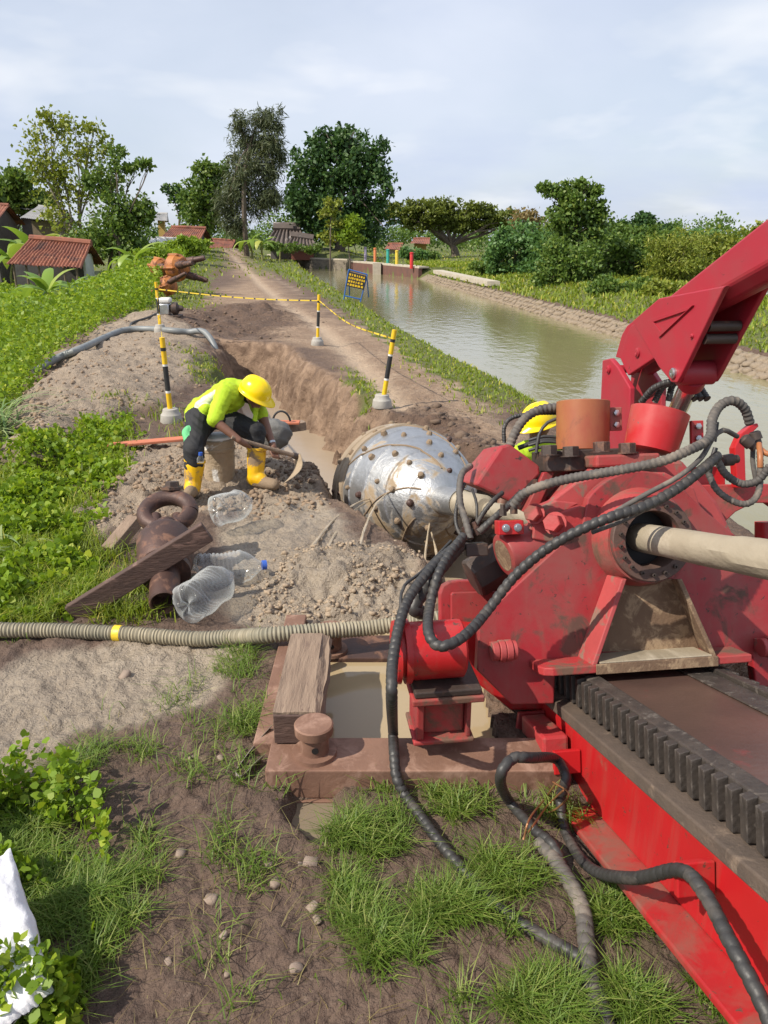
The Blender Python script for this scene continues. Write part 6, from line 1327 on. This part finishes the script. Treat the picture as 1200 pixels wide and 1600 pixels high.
# rusty swivel fitting, planks
FT = thing('rusty_fitting', 'rusty pulling swivel with round ring and open pipe end lying in the grass', 'pipe fitting', gz(257, 950))
f0, f1 = dep(257, 942, 4.42), gz(260, 812, 0.36); fa = unit(f1 - f0); L = np.linalg.norm(f1 - f0)
MB().lathe(f0, fa, [(0.12, 0.001), (0.12, 0.070), (0.0, 0.072), (-0.004, 0.080), (0.004, 0.088), (0.27, 0.088)], 32, caps=False).build('pipe_end', MT['rust_dark'], FT)
MB().lathe(f0 + fa * 0.26, fa, [(0, 0.10), (0.0, 0.150), (0.045, 0.152), (0.05, 0.135), (0.06, 0.150), (0.10, 0.165), (0.30, 0.178), (0.36, 0.15), (0.37, 0.05)], 36).build('housing', MT['rust_dark'], FT)
MB().lathe(f0 + fa * 0.60, fa, [(0, 0.075), (0.16, 0.07)], 20).build('stem', MT['rust_dark'], FT)
tc_ = dep(262, 800, 5.15); nx = np.array([1.0, 0, 0]); ny = unit(np.array([0, 0.83, 0.42]))
MB().tube([tc_ + nx * math.cos(a) * 0.150 + ny * math.sin(a) * 0.135 for a in np.linspace(0, 2 * math.pi, 33)], 0.054, 14).build('pull_ring', MT['rust_dark'], FT)
for sx in (-0.07, 0.07): MB().tube([f0 + fa * 0.60 + nx * sx, tc_ + nx * sx - ny * 0.04], 0.036, 12).build('fork_arm', MT['rust_dark'], FT)
pn = tc_ + ny * 0.17; MB().lathe(pn, (0, 0.2, 1), [(-0.02, 0.055), (0.03, 0.055), (0.031, 0.075), (0.05, 0.075), (0.051, 0.05), (0.085, 0.046)], 6).build('nut', MT['darkiron'], FT)
def plank(name, label, a, b_, w_, h_, m_, cat='plank'):
    a, b_ = np.asarray(a), np.asarray(b_); d = unit(b_ - a); s_ = unit(np.cross(d, [0, 0, 1])); up = np.cross(s_, d); mb = MB(); n = 8; Ld = np.linalg.norm(b_ - a)
    return tag(MB().box(lambda x, y, z: a + d * x + s_ * y + up * z, (0, Ld), (-w_, w_), (-h_, h_)).build(name, m_, None, 0.006, smooth=False), label, cat)
plank('stained_plank', 'long dark stained plank leaning on the rusty swivel', gz(112, 960, 0.04), dep(324, 830, 4.52), 0.028, 0.062, MT['wood_dark'])
plank('short_timber', 'short square timber stub beside the rusty swivel', gz(170, 862, 0.02), gz(212, 812, 0.16), 0.05, 0.045, MT['wood'])
MT['orangeboard'] = mat('faded_orange_board', (0.55, 0.17, 0.085), (0.42, 0.14, 0.08), 4, 0.8, 0, 0.3, 40)
plank('orange_board', 'long faded orange board lying behind the bent worker', gz(168, 696, 0.06), gz(345, 680, 0.10), 0.07, 0.014, MT['orangeboard'])
plank('muddy_beam', 'short brown beam end sticking over the slurry behind the worker', gz(418, 672, 0.0), gz(476, 664, 0.02), 0.07, 0.05, MT['wood'])
fo = thing('orange_float', 'orange hand float with black arched handle on the brown beam', 'hand float', gz(452, 662, 0.09))
plank_b = MB().box(lambda x, y, z: gz(452, 660, 0.10) + np.array([x, y, z]), (-0.12, 0.12), (-0.07, 0.07), (-0.012, 0.012)); plank_b.build('blade', MT['orangeboard'], fo, 0.004)
c_ = gz(440, 660, 0.11); MB().tube([c_ + np.array([math.cos(a) * 0.10, 0, math.sin(a) * 0.13]) for a in np.linspace(0.1, 3.0, 12)], 0.012, 8).build('handle', MT['blackpaint'], fo)

# bottles
m, nt, b = newmat('clear_pet'); b.inputs['Base Color'].default_value = (0.70, 0.72, 0.72, 1); b.inputs['Roughness'].default_value = 0.10; b.inputs['Specular IOR Level'].default_value = 0.8; MT['pet'] = m
tcv = nt.nodes.new('ShaderNodeTexCoord').outputs['Object']; add_bump(nt, b, noise_node(nt, tcv, 16, 2, 0.5, 0.3), 0.22, 0.02)
lw_ = N(nt, 'ShaderNodeLayerWeight', Blend=0.32); lr = ramp(nt, lw_.outputs['Facing'], 0.15, 1.0); mu = nt.nodes.new('ShaderNodeMath'); mu.operation = 'MULTIPLY_ADD'; nt.links.new(lr, mu.inputs[0]); mu.inputs[1].default_value = 0.62; mu.inputs[2].default_value = 0.10
trn = nt.nodes.new('ShaderNodeBsdfTransparent'); trn.inputs[0].default_value = (0.93, 0.94, 0.94, 1); mx = nt.nodes.new('ShaderNodeMixShader'); nt.links.new(mu.outputs[0], mx.inputs[0]); nt.links.new(trn.outputs[0], mx.inputs[1]); nt.links.new(b.outputs[0], mx.inputs[2]); nt.links.new(mx.outputs[0], nt.nodes['Material Output'].inputs['Surface'])
MT['label'] = mat('bottle_label', (0.66, 0.72, 0.70), (0.5, 0.6, 0.58), 30, 0.5, wear=(0.10, 0.32, 0.20), wth=(0.60, 0.62), wscale=16, wear2=(0.5, 0.08, 0.06), w2th=(0.66, 0.68), w2scale=20)
MT['bluecap'] = mat('blue_cap', (0.04, 0.12, 0.5), None, 5, 0.4)
def bottle(label, base, ax, R, L, lab):
    root = thing('water_bottle', label, 'bottle', base - np.array([0, 0, R]), 'large empty water bottles'); ax = unit(np.array(ax, float)); base = np.asarray(base); prof = [(0.03 * L, 0.02 * R), (0.0, 0.35 * R), (0.015 * L, 0.75 * R), (0.06 * L, R)]
    for k in range(9): a = 0.10 + 0.058 * k; prof += [(a * L, R * 0.985), ((a + 0.02) * L, R * 0.90), ((a + 0.04) * L, R * 0.985)]
    prof += [(0.64 * L, R), (0.76 * L, 0.80 * R), (0.88 * L, 0.42 * R), (0.92 * L, 0.26 * R), (0.96 * L, 0.24 * R)]
    seg = 40; a_ = unit(np.cross(ax, [0, 0, 1])); b2 = np.cross(a_, ax); V, Fq = [], []
    for i, (d, r) in enumerate(prof):
        for k in range(seg):
            t = 2 * math.pi * k / seg; f = 1.0; dd = d
            if i <= 2: dd = d - (0.09 * L * (1 - abs(math.cos(t * 2.5)) ** 0.6) if i == 1 else (0.05 * L * (1 - abs(math.cos(t * 2.5)) ** 0.6) if i == 2 else 0)) + 0.03 * L
            f = 1 + 0.05 * math.sin(t * 3 + d * 30); V.append(base + ax * dd + (a_ * math.cos(t) + b2 * math.sin(t)) * r * f)
    for i in range(len(prof) - 1):
        for k in range(seg): Fq.append((i * seg + k, i * seg + (k + 1) % seg, (i + 1) * seg + (k + 1) % seg, (i + 1) * seg + k))
    np_mesh('bottle_body', np.array(V), np.array(Fq), MT['pet'], root, smooth=True)
    if lab:
        MB().lathe(base + ax * 0.94 * L, ax, [(0, 0.29 * R), (0.065 * L, 0.29 * R), (0.067 * L, 0.25 * R)], 20).build('cap', MT['bluecap'], root)
        vs = []; fs = []; 
        for k in range(9):
            t = -0.2 + k * 0.11
            for d in (0.36, 0.62): vs.append(base + ax * d * L + (a_ * math.cos(t + 4.4) + b2 * math.sin(t + 4.4)) * R * 1.02)
            if k: fs.append((2 * k - 2, 2 * k - 1, 2 * k + 1, 2 * k))
        mb = MB(); mb.add(vs, fs); mb.build('label', MT['label'], root)
bottle('clear ribbed bottle with blue cap and label lying on the mud', gz(305, 893, 0.12), (0.9, 0.32, -0.04), 0.108, 0.45, True)
bottle('clear ribbed bottle pointing its star base at the rig, beside the suction hose', dep(290, 948, 4.35), (0.42, 0.9, 0.05), 0.118, 0.45, False)
bottle('clear bottle with star base standing apart before the muddy bucket', dep(336, 800, 5.75), (0.65, 0.75, 0.0), 0.118, 0.36, False)
# bucket, boulder sack
bz = gz(344, 752, 0.0); bk = thing('muddy_bucket', 'mud caked white bucket between the legs of the bent worker', 'bucket', bz); MT['mudwhite'] = mat('mud_caked_white', (0.40, 0.31, 0.21), (0.30, 0.23, 0.155), 8, 0.9, 0, 0.7, 30, 0.02, wear=(0.66, 0.64, 0.60), wth=(0.57, 0.62), wscale=4)
MB().lathe(bz, (0, 0, 1), [(0, 0.135), (0.30, 0.150), (0.305, 0.158), (0.33, 0.158), (0.335, 0.150), (0.40, 0.150), (0.41, 0.14)], 30).build('body', MT['mudwhite'], bk); MB().lathe(bz + [0, 0, 0.411], (0, 0, 1), [(0, 0.139), (0.02, 0.135), (0.03, 0.10)], 30).build('lid', MT['whitepaint'], bk)
bs = gz(424, 700, 0.0) + np.array([0, 0.2, 0.10]); bm = bmesh.new(); bmesh.ops.create_icosphere(bm, subdivisions=4, radius=0.20)
for v in bm.verts: v.co *= 1 + 0.55 * (float(fbm(np.array([v.co.x * 6]), np.array([v.co.y * 6 + v.co.z * 8]), 1.0, 3, 3)[0]) - 0.5); v.co.z *= 0.85
me = bpy.data.meshes.new('tied_sack'); bm.to_mesh(me); bm.free(); me.materials.append(mat('grey_sack', (0.17, 0.165, 0.15), (0.11, 0.105, 0.10), 6, 0.7, 0, 0.5, 30, 0.02)); me.polygons.foreach_set('use_smooth', [True] * len(me.polygons))
o = bpy.data.objects.new('tied_sack', me); COL.objects.link(o); o.location = bs; tag(o, 'round grey bundled sack behind the bent worker', 'sack')

# pebbles one can pick out in the foreground, then clods of dug earth (uncountable)
MT['pebble'] = mat('pebble', (0.30, 0.23, 0.18), (0.22, 0.165, 0.13), 10, 0.85, 0, 0.3, 60, 0.004)
PM = []
for i in range(4):
    me = SM[i].copy(); me.materials.clear(); me.materials.append(MT['pebble']); PM.append(me)
for i, (x, y, s_) in enumerate(((485, 1362, .038), (432, 1390, .034), (420, 1362, .022), (489, 1430, .030), (496, 1452, .022), (470, 1360, .016), (283, 1346, .034), (330, 1412, .040), (352, 1480, .020), (265, 1518, .018), (463, 1530, .030), (356, 1532, .018), (125, 1235, .020), (195, 1055, .045), (345, 1195, .022), (640, 1465, .045), (150, 1470, .018), (300, 1195, .02))):
    B = gz(x, y); o = bpy.data.objects.new('pebble', PM[i % 4]); COL.objects.link(o); o.location = (B[0], B[1], gzt(B[0], B[1]) + s_ * 0.15); o.rotation_euler = (0.2, 0.3, i * 1.3); o.scale = (s_ * 1.3, s_, s_ * 0.75)
    tag(o, 'small brown pebble half set in the foreground soil', 'pebble', 'pebbles in the foreground soil')
ico = bmesh.new(); bmesh.ops.create_icosphere(ico, subdivisions=1, radius=1.0); IV = np.array([v.co[:] for v in ico.verts]); IF = np.array([[v.index for v in f.verts] for f in ico.faces]); ico.free()
def clods(name, x, y, size, label, material):
    n = len(x); z = ground_z(x, y); s_ = size * (0.18 + 0.95 * RNG.random(n) ** 3.2); jit = RNG.uniform(0.45, 1.35, size=(n, len(IV), 1)); st = RNG.uniform(0.7, 1.2, size=(n, 1, 3)) * np.array([1, 1, 0.75])
    V = IV[None] * jit * st * s_[:, None, None] + np.stack([x, y, z - s_ * 0.05], -1)[:, None]; Fq = IF[None] + (np.arange(n) * len(IV))[:, None, None]
    tag(np_mesh(name, V.reshape(-1, 3), Fq.reshape(-1, 3), material, smooth=False), kind='stuff', label=label, cat='earth clods')
MT['clod'] = mat('earth_clod', (0.32, 0.23, 0.155), (0.21, 0.148, 0.10), 9, 0.95, 0, 0.6, 50, 0.01)
MT['clod_dark'] = mat('dark_earth_clod', (0.17, 0.115, 0.08), (0.10, 0.07, 0.05), 9, 0.9, 0, 0.6, 50, 0.01)
MT['clod_pale'] = mat('pale_mud_clod', (0.37, 0.285, 0.20), (0.28, 0.21, 0.145), 9, 0.85, 0, 0.6, 50, 0.01)
x, y = sample_px(26000, 90, 760, 680, 1000); mk_ = masks(x, y); k = (RNG.random(len(x)) < mk_['lump'] * sstep(0.35, 0.6, fbm(x, y, 3, 3, 91))) & (poly_sd(x, y, PIT) > -0.1); x, y = x[k], y[k]
left_ = (x < -0.45) & (y > 5.8); dk = (x > -1.2) & (y > 6.55)
clods('mud_clods', x[~left_ & ~dk], y[~left_ & ~dk], 0.022, 'crumbled pale mud clods on the heap before the reamer', MT['clod_pale'])
clods('earth_clods', x[left_ & ~dk], y[left_ & ~dk], 0.032, 'crumbled brown earth clods round the worker', MT['clod']); clods('wet_clods', x[dk], y[dk], 0.038, 'dark wet clods the worker is hoeing', MT['clod_dark'])
x, y = sample_px(9000, 20, 480, 480, 720); mk_ = masks(x, y); k = RNG.random(len(x)) < (mk_['spoil'] * 0.5); x, y = x[k], y[k]; clods('spoil_clods', x, y, 0.04, 'loose clods on the spoil heap', MT['clod'])
x, y = sample_px(6000, 260, 840, 465, 780); mk_ = masks(x, y); k = RNG.random(len(x)) < mk_['dark']; x, y = x[k], y[k]; clods('track_clods', x, y, 0.07, 'dark churned clods beside the dirt track', MT['clod_dark'])
# ============================================================ people
MT['skin'] = mat('brown_skin', (0.20, 0.095, 0.06), (0.16, 0.075, 0.048), 6, 0.55, 0, 0.1, 60)
MT['hivis'] = mat('lime_hi_vis_cloth', (0.42, 0.60, 0.015), (0.36, 0.52, 0.012), 5, 0.75, 0, 0.35, 25, 0.012)
MT['reflect'] = mat('reflective_cloth', (0.72, 0.76, 0.52), (0.62, 0.68, 0.40), 8, 0.5)
MT['trouser'] = mat('black_trousers', (0.014, 0.014, 0.016), (0.022, 0.022, 0.024), 6, 0.8, 0, 0.4, 20, 0.012)
MT['mint'] = mat('mint_stripe', (0.14, 0.52, 0.22), (0.12, 0.45, 0.19), 6, 0.8)
MT['piping'] = mat('dark_piping', (0.05, 0.09, 0.02), None, 5, 0.8)
def capsule(mb, p0, p1, r0, r1, seg=14):
    p0, p1 = np.asarray(p0, float), np.asarray(p1, float); L = np.linalg.norm(p1 - p0); ax = (p1 - p0) / (L + 1e-9) if L > 1e-6 else np.array([0, 0, 1.0])
    prof = [(-r0 * math.cos(a), max(1e-4, r0 * math.sin(a))) for a in np.linspace(0.05, math.pi / 2, 6)] + [(L + r1 * math.sin(a), max(1e-4, r1 * math.cos(a))) for a in np.linspace(0, math.pi / 2 - 0.05, 6)]
    mb.lathe(p0, ax, prof, seg)
def body(name, caps, voxel, parent, smooth_it=4, fold=0.006):
    """caps: (p0, p1, r0, r1, material key) -> one continuous skin, material by nearest limb"""
    mb = MB()
    for c in caps: capsule(mb, *c[:4])
    me = bpy.data.meshes.new(name); me.from_pydata(mb.v, [], mb.f); o = bpy.data.objects.new(name, me); COL.objects.link(o)
    r = o.modifiers.new('r', 'REMESH'); r.mode = 'VOXEL'; r.voxel_size = voxel; s_ = o.modifiers.new('s', 'SMOOTH'); s_.factor = 0.5; s_.iterations = smooth_it
    dg = bpy.context.evaluated_depsgraph_get(); m2 = bpy.data.meshes.new_from_object(o.evaluated_get(dg)); bpy.data.objects.remove(o); m2.name = name
    keys = []
    for c in caps:
        if c[4] not in keys: keys.append(c[4])
    m2.materials.clear()
    for k in keys: m2.materials.append(MT[k])
    def near(X):
        best = np.full(len(X), 1e9); idx = np.zeros(len(X), int)
        for c in caps:
            a, b_ = np.asarray(c[0], float), np.asarray(c[1], float); d = b_ - a; t = np.clip(((X - a) @ d) / (d @ d + 1e-9), 0, 1)
            sd = np.linalg.norm(X - a - t[:, None] * d, axis=1) - (c[2] + (c[3] - c[2]) * t) - (c[5] if len(c) > 5 else 0); k = sd < best; best[k] = sd[k]; idx[k] = keys.index(c[4])
        return idx
    n = len(m2.vertices); co = np.empty(n * 3, np.float32); m2.vertices.foreach_get('co', co); co = co.reshape(-1, 3); nn = np.empty(n * 3, np.float32); m2.vertices.foreach_get('normal', nn); nn = nn.reshape(-1, 3)
    vi = near(co); cloth = np.isin(vi, [keys.index(k) for k in keys if k in ('hivis', 'trouser', 'reflect', 'mint')])
    f = (fbm(co[:, 0] * 14 + co[:, 2] * 20, co[:, 1] * 14 - co[:, 2] * 9, 1.0, 3, 4) - 0.5) * 2 * fold * 2.3
    co = co + nn * (f * cloth)[:, None]; m2.vertices.foreach_set('co', co.ravel().astype(np.float32))
    nf = len(m2.polygons); ce = np.empty(nf * 3, np.float32); m2.polygons.foreach_get('center', ce); m2.polygons.foreach_set('material_index', near(ce.reshape(-1, 3)).astype(np.int32)); m2.polygons.foreach_set('use_smooth', [True] * nf); m2.update()
    o = bpy.data.objects.new(name, m2); link(o, parent); WLOC[o.name] = Vector((0, 0, 0)); return o
def hardhat(c, up, fwd, parent, r=0.128):
    up = unit(np.asarray(up, float)); fwd = np.asarray(fwd, float); fwd = unit(fwd - up * fwd.dot(up)); sd = np.cross(fwd, up); V, Fq = [], []; n, mm = 36, 12
    for i in range(mm + 1):
        a = i / mm * math.pi / 2; z = math.cos(a); q = math.sin(a) ** 0.92
        for k in range(n):
            t = 2 * math.pi * k / n; ct, st = math.cos(t), math.sin(t); ridge = 0.010 * max(0, 1 - abs(st) * 5) * (z > 0.05) * math.sin(a * 2) ** 0.3
            V.append(c + fwd * ct * q * r * 1.14 + sd * st * q * r * 0.95 + up * (z * r * 1.02 + ridge))
    base = len(V)
    for (ex, dz) in ((0.004, -0.012), (0.020, -0.018), (0.021, -0.024), (0.0, -0.022)):
        for k in range(n):
            t = 2 * math.pi * k / n; ct, st = math.cos(t), math.sin(t); e = ex + (0.045 * max(0, ct) ** 1.5 if ex > 0.01 else 0)
            V.append(c + fwd * ct * (r * 1.14 + e) + sd * st * (r * 0.95 + ex) + up * (dz - 0.012 * max(0, ct) * (ex > 0.01)))
    rows = mm + 1 + 4
    for i in range(rows - 1):
        for k in range(n): Fq.append((i * n + k, i * n + (k + 1) % n, (i + 1) * n + (k + 1) % n, (i + 1) * n + k))
    return np_mesh('hard_hat', np.array(V), np.array(Fq), MT['hat'], parent, smooth=True)
def fingers(caps, wrist, hand_dir, across, grip, r=0.0095, thumb=None):
    """four fingers of unequal length bent round a handle, and a thumb from the side of the palm"""
    hd, ac, gr = unit(np.asarray(hand_dir, float)), unit(np.asarray(across, float)), unit(np.asarray(grip, float)); palm = wrist + hd * 0.05
    caps += [(wrist, palm - ac * 0.012, 0.026, 0.026, 'skin'), (wrist, palm + ac * 0.014, 0.026, 0.025, 'skin')]
    for k, L in enumerate((0.032, 0.036, 0.034, 0.027)):
        b0 = palm + ac * (k - 1.5) * 0.021 + hd * 0.02; b1 = b0 + hd * L * 0.55 + gr * L * 0.5; b2 = b1 + gr * L * 0.8 - hd * L * 0.25; b3 = b2 - hd * L * 0.7 + gr * 0.004
        caps += [(b0, b1, r, r, 'skin'), (b1, b2, r, r * 0.95, 'skin'), (b2, b3, r * 0.95, r * 0.8, 'skin')]
    t0 = wrist + hd * 0.02 + ac * -0.028; t1 = t0 - ac * 0.016 + hd * 0.028 + gr * 0.018; t2 = t1 + hd * 0.012 + gr * 0.026 + ac * 0.014; caps += [(t0, t1, 0.012, 0.011, 'skin'), (t1, t2, 0.0105, 0.009, 'skin')]
D = dep
W1 = thing('person', 'worker in lime shirt and yellow hard hat bending over a hoe', 'person', gz(355, 762))
pel, chest, neck = D(316, 648, 6.86), D(360, 617, 6.82), D(384, 606, 6.79)
head = D(398, 617, 6.77); hup = np.array([0.42, -0.22, 0.88]); hfw = np.array([0.80, -0.32, -0.50])
hup = unit(hup); hfw = unit(hfw - hup * hfw.dot(hup))
sN, eN, wN = D(350, 617, 6.63), D(335, 656, 6.56), D(374, 688, 6.56); sF, eF, wF = D(396, 620, 6.97), D(413, 660, 6.93), D(427, 698, 6.84)
hipN, knN, anN = D(311, 654, 6.78), D(303, 702, 6.55), D(303, 755, 6.64); hipF, knF, anF = D(330, 648, 6.95), D(399, 674, 6.80), D(399, 742, 6.86)
ho0, ho1 = D(372, 686, 6.56), D(463, 713, 6.87); hax = unit(ho1 - ho0)
caps = [(pel, D(340, 630, 6.85), 0.150, 0.140, 'hivis'), (D(340, 630, 6.85), chest, 0.140, 0.150, 'hivis'), (chest, D(374, 611, 6.80), 0.145, 0.10, 'hivis'), (D(356, 615, 6.70), D(382, 614, 6.94), 0.105, 0.095, 'hivis'),
        (D(374, 611, 6.79), D(392, 612, 6.78), 0.062, 0.055, 'skin'), (head, head + hup * 0.03, 0.088, 0.09, 'skin'), (head - hup * 0.05 + hfw * 0.03, head - hup * 0.075 + hfw * 0.045, 0.062, 0.045, 'skin'),
        (head + hfw * 0.085 - hup * 0.005, head + hfw * 0.105 - hup * 0.03, 0.012, 0.017, 'skin'),
        (sN, eN, 0.082, 0.064, 'hivis'), (eN + (eN - sN) * 0.02, wN, 0.046, 0.030, 'skin'), (sF, D(409, 648, 6.94), 0.080, 0.062, 'hivis'), (D(410, 650, 6.94), eF, 0.048, 0.046, 'skin'), (eF, wF, 0.046, 0.030, 'skin'),
        (pel + np.array([-.02, 0, -0.06]), hipN, 0.135, 0.115, 'trouser'), (pel + np.array([0, 0, -0.06]), hipF, 0.135, 0.115, 'trouser'), (hipN, knN, 0.118, 0.088, 'trouser'), (knN, D(303, 726, 6.59), 0.088, 0.078, 'trouser'), (hipF, knF, 0.118, 0.092, 'trouser'), (knF, D(400, 703, 6.82), 0.092, 0.074, 'trouser'),
        (D(303, 672, 6.60) + np.array([-.055, -0.02, 0]), D(297, 708, 6.52) + np.array([-.0, 0.015, 0]), 0.040, 0.034, 'mint', 0.0),
        (D(312, 634, 6.74), D(333, 620, 6.72), 0.045, 0.05, 'reflect', 0.008),
        (D(300, 652, 6.82), D(322, 640, 6.72), 0.07, 0.06, 'hivis'), (D(400, 638, 6.80), D(398, 662, 6.78), 0.03, 0.022, 'hivis')]
fingers(caps, wN, hax * 0.9 + np.array([0, 0, -0.3]), np.cross(hax, [0, -1, 0.2]) * 0 + hax, np.array([0.1, 0.6, -0.6])); fingers(caps, wF, np.array([0.25, -0.3, -0.85]), hax, np.array([0.1, -0.8, -0.2]))
body('body', caps, 0.0075, W1)
for s_ in (-1, 1):
    sdv = np.cross(hfw, hup); e_ = head + hfw * 0.082 + sdv * s_ * 0.032 + hup * 0.012; MB().lathe(e_ - hfw * 0.004, hfw, [(0, 0.013), (0.006, 0.010), (0.009, 0.001)], 10).build('eye', MT['blackpaint'], W1)
    MB().lathe(head + sdv * s_ * 0.082 - hup * 0.01, sdv * s_ + hfw * -0.3, [(0, 0.012), (0.004, 0.026), (0.014, 0.022), (0.016, 0.005)], 12).build('ear', MT['skin'], W1)
MB().lathe(head - hup * 0.045 + hfw * 0.088, hfw, [(0, 0.020), (0.004, 0.018), (0.006, 0.004)], 12).build('mouth', mat('lips', (0.16, 0.055, 0.045), None, 5, 0.5), W1)
capsule_h = MB(); capsule(capsule_h, head - hfw * 0.03 + hup * 0.0, head - hfw * 0.035 - hup * 0.035, 0.083, 0.070); capsule_h.build('hair', mat('black_hair', (0.012, 0.010, 0.009), None, 10, 0.6), W1)
hardhat(head + hup * 0.035 - hfw * 0.005, hup, hfw, W1, 0.130)
def boot(top, ank, toe, r, par):
    c = [(top, ank, r * 1.05, r * 0.86, 'boot'), (ank, ank + unit(toe - ank) * 0.05, r * 0.9, r * 0.8, 'boot'), (ank + unit(toe - ank) * 0.03 + np.array([0, 0, -0.03]), toe, r * 0.72, r * 0.62, 'bootmud'), (ank + np.array([0, 0, -0.035]) - unit(toe - ank) * 0.03, ank + np.array([0, 0, -0.04]), r * 0.75, r * 0.7, 'bootmud', -0.01)]
    b_ = body('boot', c, 0.009, par, 3); d = unit(ank - top); MB().lathe(top - d * r * 0.62, d, [(0, r * 0.98), (0.0, r * 1.10), (0.02, r * 1.12), (0.022, r * 1.04)], 20, caps=False).build('cuff', MT['boot'], b_)
boot(D(304, 727, 6.60), D(301, 760, 6.64), D(296, 770, 6.48), 0.082, W1); boot(D(401, 708, 6.82), D(399, 745, 6.86), D(428, 757, 6.78), 0.082, W1)
pb_ = D(313, 722, 6.52); bt = MB().lathe(pb_, (0.1, 0, 1), [(0, 0.030), (0.03, 0.030), (0.05, 0.018), (0.06, 0.016)], 14).build('pocket_bottle', MT['pet'], W1); MB().lathe(pb_ + [0.006, 0, 0.06], (0.1, 0, 1), [(0, 0.018), (0.025, 0.018), (0.027, 0.012)], 12).build('bottle_cap', MT['bluecap'], bt)
MB().lathe(wF - unit(eF - wF) * 0.0 + unit(eF - wF) * 0.03, unit(eF - wF), [(0, 0.034), (0.02, 0.035)], 16, caps=False).build('wristband', MT['zinc'], W1)
# hoe
HO = thing('hoe', 'wooden handled hoe with curved muddy blade held by the worker', 'hoe', ho1)
MB().tube([ho0 - hax * 0.06, ho0 * 0.5 + ho1 * 0.5, ho1 + hax * 0.02], [0.017, 0.018, 0.020], 12).build('handle', MT['wood'], HO)
MB().lathe(ho1 - hax * 0.035, hax, [(0, 0.028), (0.06, 0.030), (0.062, 0.015)], 14).build('socket', MT['darkiron'], HO)
b0, b1 = ho1 + np.array([0.01, 0, 0.01]), D(448, 752, 6.72); sv = unit(np.cross(b1 - b0, hax)); mb = MB(); n = 8; rows = []
for i in range(n + 1):
    t = i / n; p = b0 * (1 - t) + b1 * t + hax * 0.05 * math.sin(math.pi * t) ; w_ = 0.045 + 0.045 * min(1, t * 1.6); rows.append((p - sv * w_, p + sv * w_))
for i in range(n):
    A = [rows[i][0], rows[i + 1][0], rows[i + 1][1], rows[i][1]]; mb.prism(A, [p + hax * 0.006 for p in A])
mb.build('blade', mat('muddy_blade', (0.42, 0.33, 0.22), (0.30, 0.23, 0.16), 8, 0.7, 0.1, 0.4, 40, 0.006), HO)
# second worker, standing in the pit behind the carriage
h2 = D(842, 662, 5.9); W2 = thing('person', 'worker with yellow hard hat half hidden behind the patina motor cover', 'person', (h2[0], h2[1] + 0.1, -1.0))
dv = lambda x, y, z: h2 + np.array([x, y, z])
up2 = unit(np.array([-0.12, -0.12, 0.97])); fw2 = unit(np.array([-0.75, -0.55, -0.2]))
caps = [(dv(0, 0, -0.02), dv(0, 0, 0.01), 0.088, 0.09, 'skin'), (h2 - up2 * 0.06 + fw2 * 0.03, h2 - up2 * 0.085 + fw2 * 0.045, 0.060, 0.046, 'skin'), (h2 + fw2 * 0.088, h2 + fw2 * 0.10 - up2 * 0.02, 0.013, 0.017, 'skin'),
        (dv(0.01, 0.02, -0.08), dv(0.05, 0.05, -0.18), 0.055, 0.06, 'skin'), (dv(0.04, 0.06, -0.24), dv(0.10, 0.12, -0.66), 0.135, 0.13, 'hivis'), (dv(-0.10, -0.04, -0.22), dv(0.15, 0.14, -0.22), 0.09, 0.09, 'hivis'),
        (dv(-0.15, -0.06, -0.22), dv(-0.26, -0.20, -0.44), 0.075, 0.06, 'hivis'), (dv(-0.26, -0.20, -0.44), dv(-0.32, -0.30, -0.66), 0.044, 0.03, 'skin'), (dv(0.2, 0.16, -0.22), dv(0.26, 0.06, -0.48), 0.075, 0.06, 'hivis'), (dv(0.26, 0.06, -0.48), dv(0.14, -0.14, -0.60), 0.044, 0.03, 'skin'),
        (dv(0.10, 0.12, -0.72), dv(0.02, 0.06, -1.20), 0.125, 0.085, 'trouser'), (dv(0.16, 0.14, -0.72), dv(0.22, 0.12, -1.20), 0.125, 0.085, 'trouser'), (dv(0.02, 0.06, -1.20), dv(0.03, 0.12, -1.62), 0.085, 0.06, 'trouser'), (dv(0.22, 0.12, -1.20), dv(0.23, 0.2, -1.62), 0.085, 0.06, 'trouser')]
fingers(caps, dv(-0.32, -0.30, -0.66), np.array([-0.2, -0.3, -0.9]), np.array([0.8, -0.5, 0]), np.array([0.4, 0.8, 0])); fingers(caps, dv(0.14, -0.14, -0.60), np.array([-0.6, -0.7, -0.2]), np.array([0.5, -0.5, 0.6]), np.array([0, 0.2, -0.9]))
body('body', caps, 0.009, W2); hardhat(h2 + up2 * 0.03, up2, fw2, W2, 0.134)
for s_ in (-1, 1):
    sdv = np.cross(fw2, up2); MB().lathe(h2 + fw2 * 0.08 + sdv * s_ * 0.032 + up2 * 0.005, fw2, [(0, 0.012), (0.008, 0.001)], 10).build('eye', MT['blackpaint'], W2)
for dx in (0.03, 0.23): boot(dv(dx, 0.12 if dx < .1 else 0.2, -1.45), dv(dx, 0.13 if dx < .1 else 0.21, -1.66), dv(dx - 0.12, -0.02, -1.70), 0.08, W2)
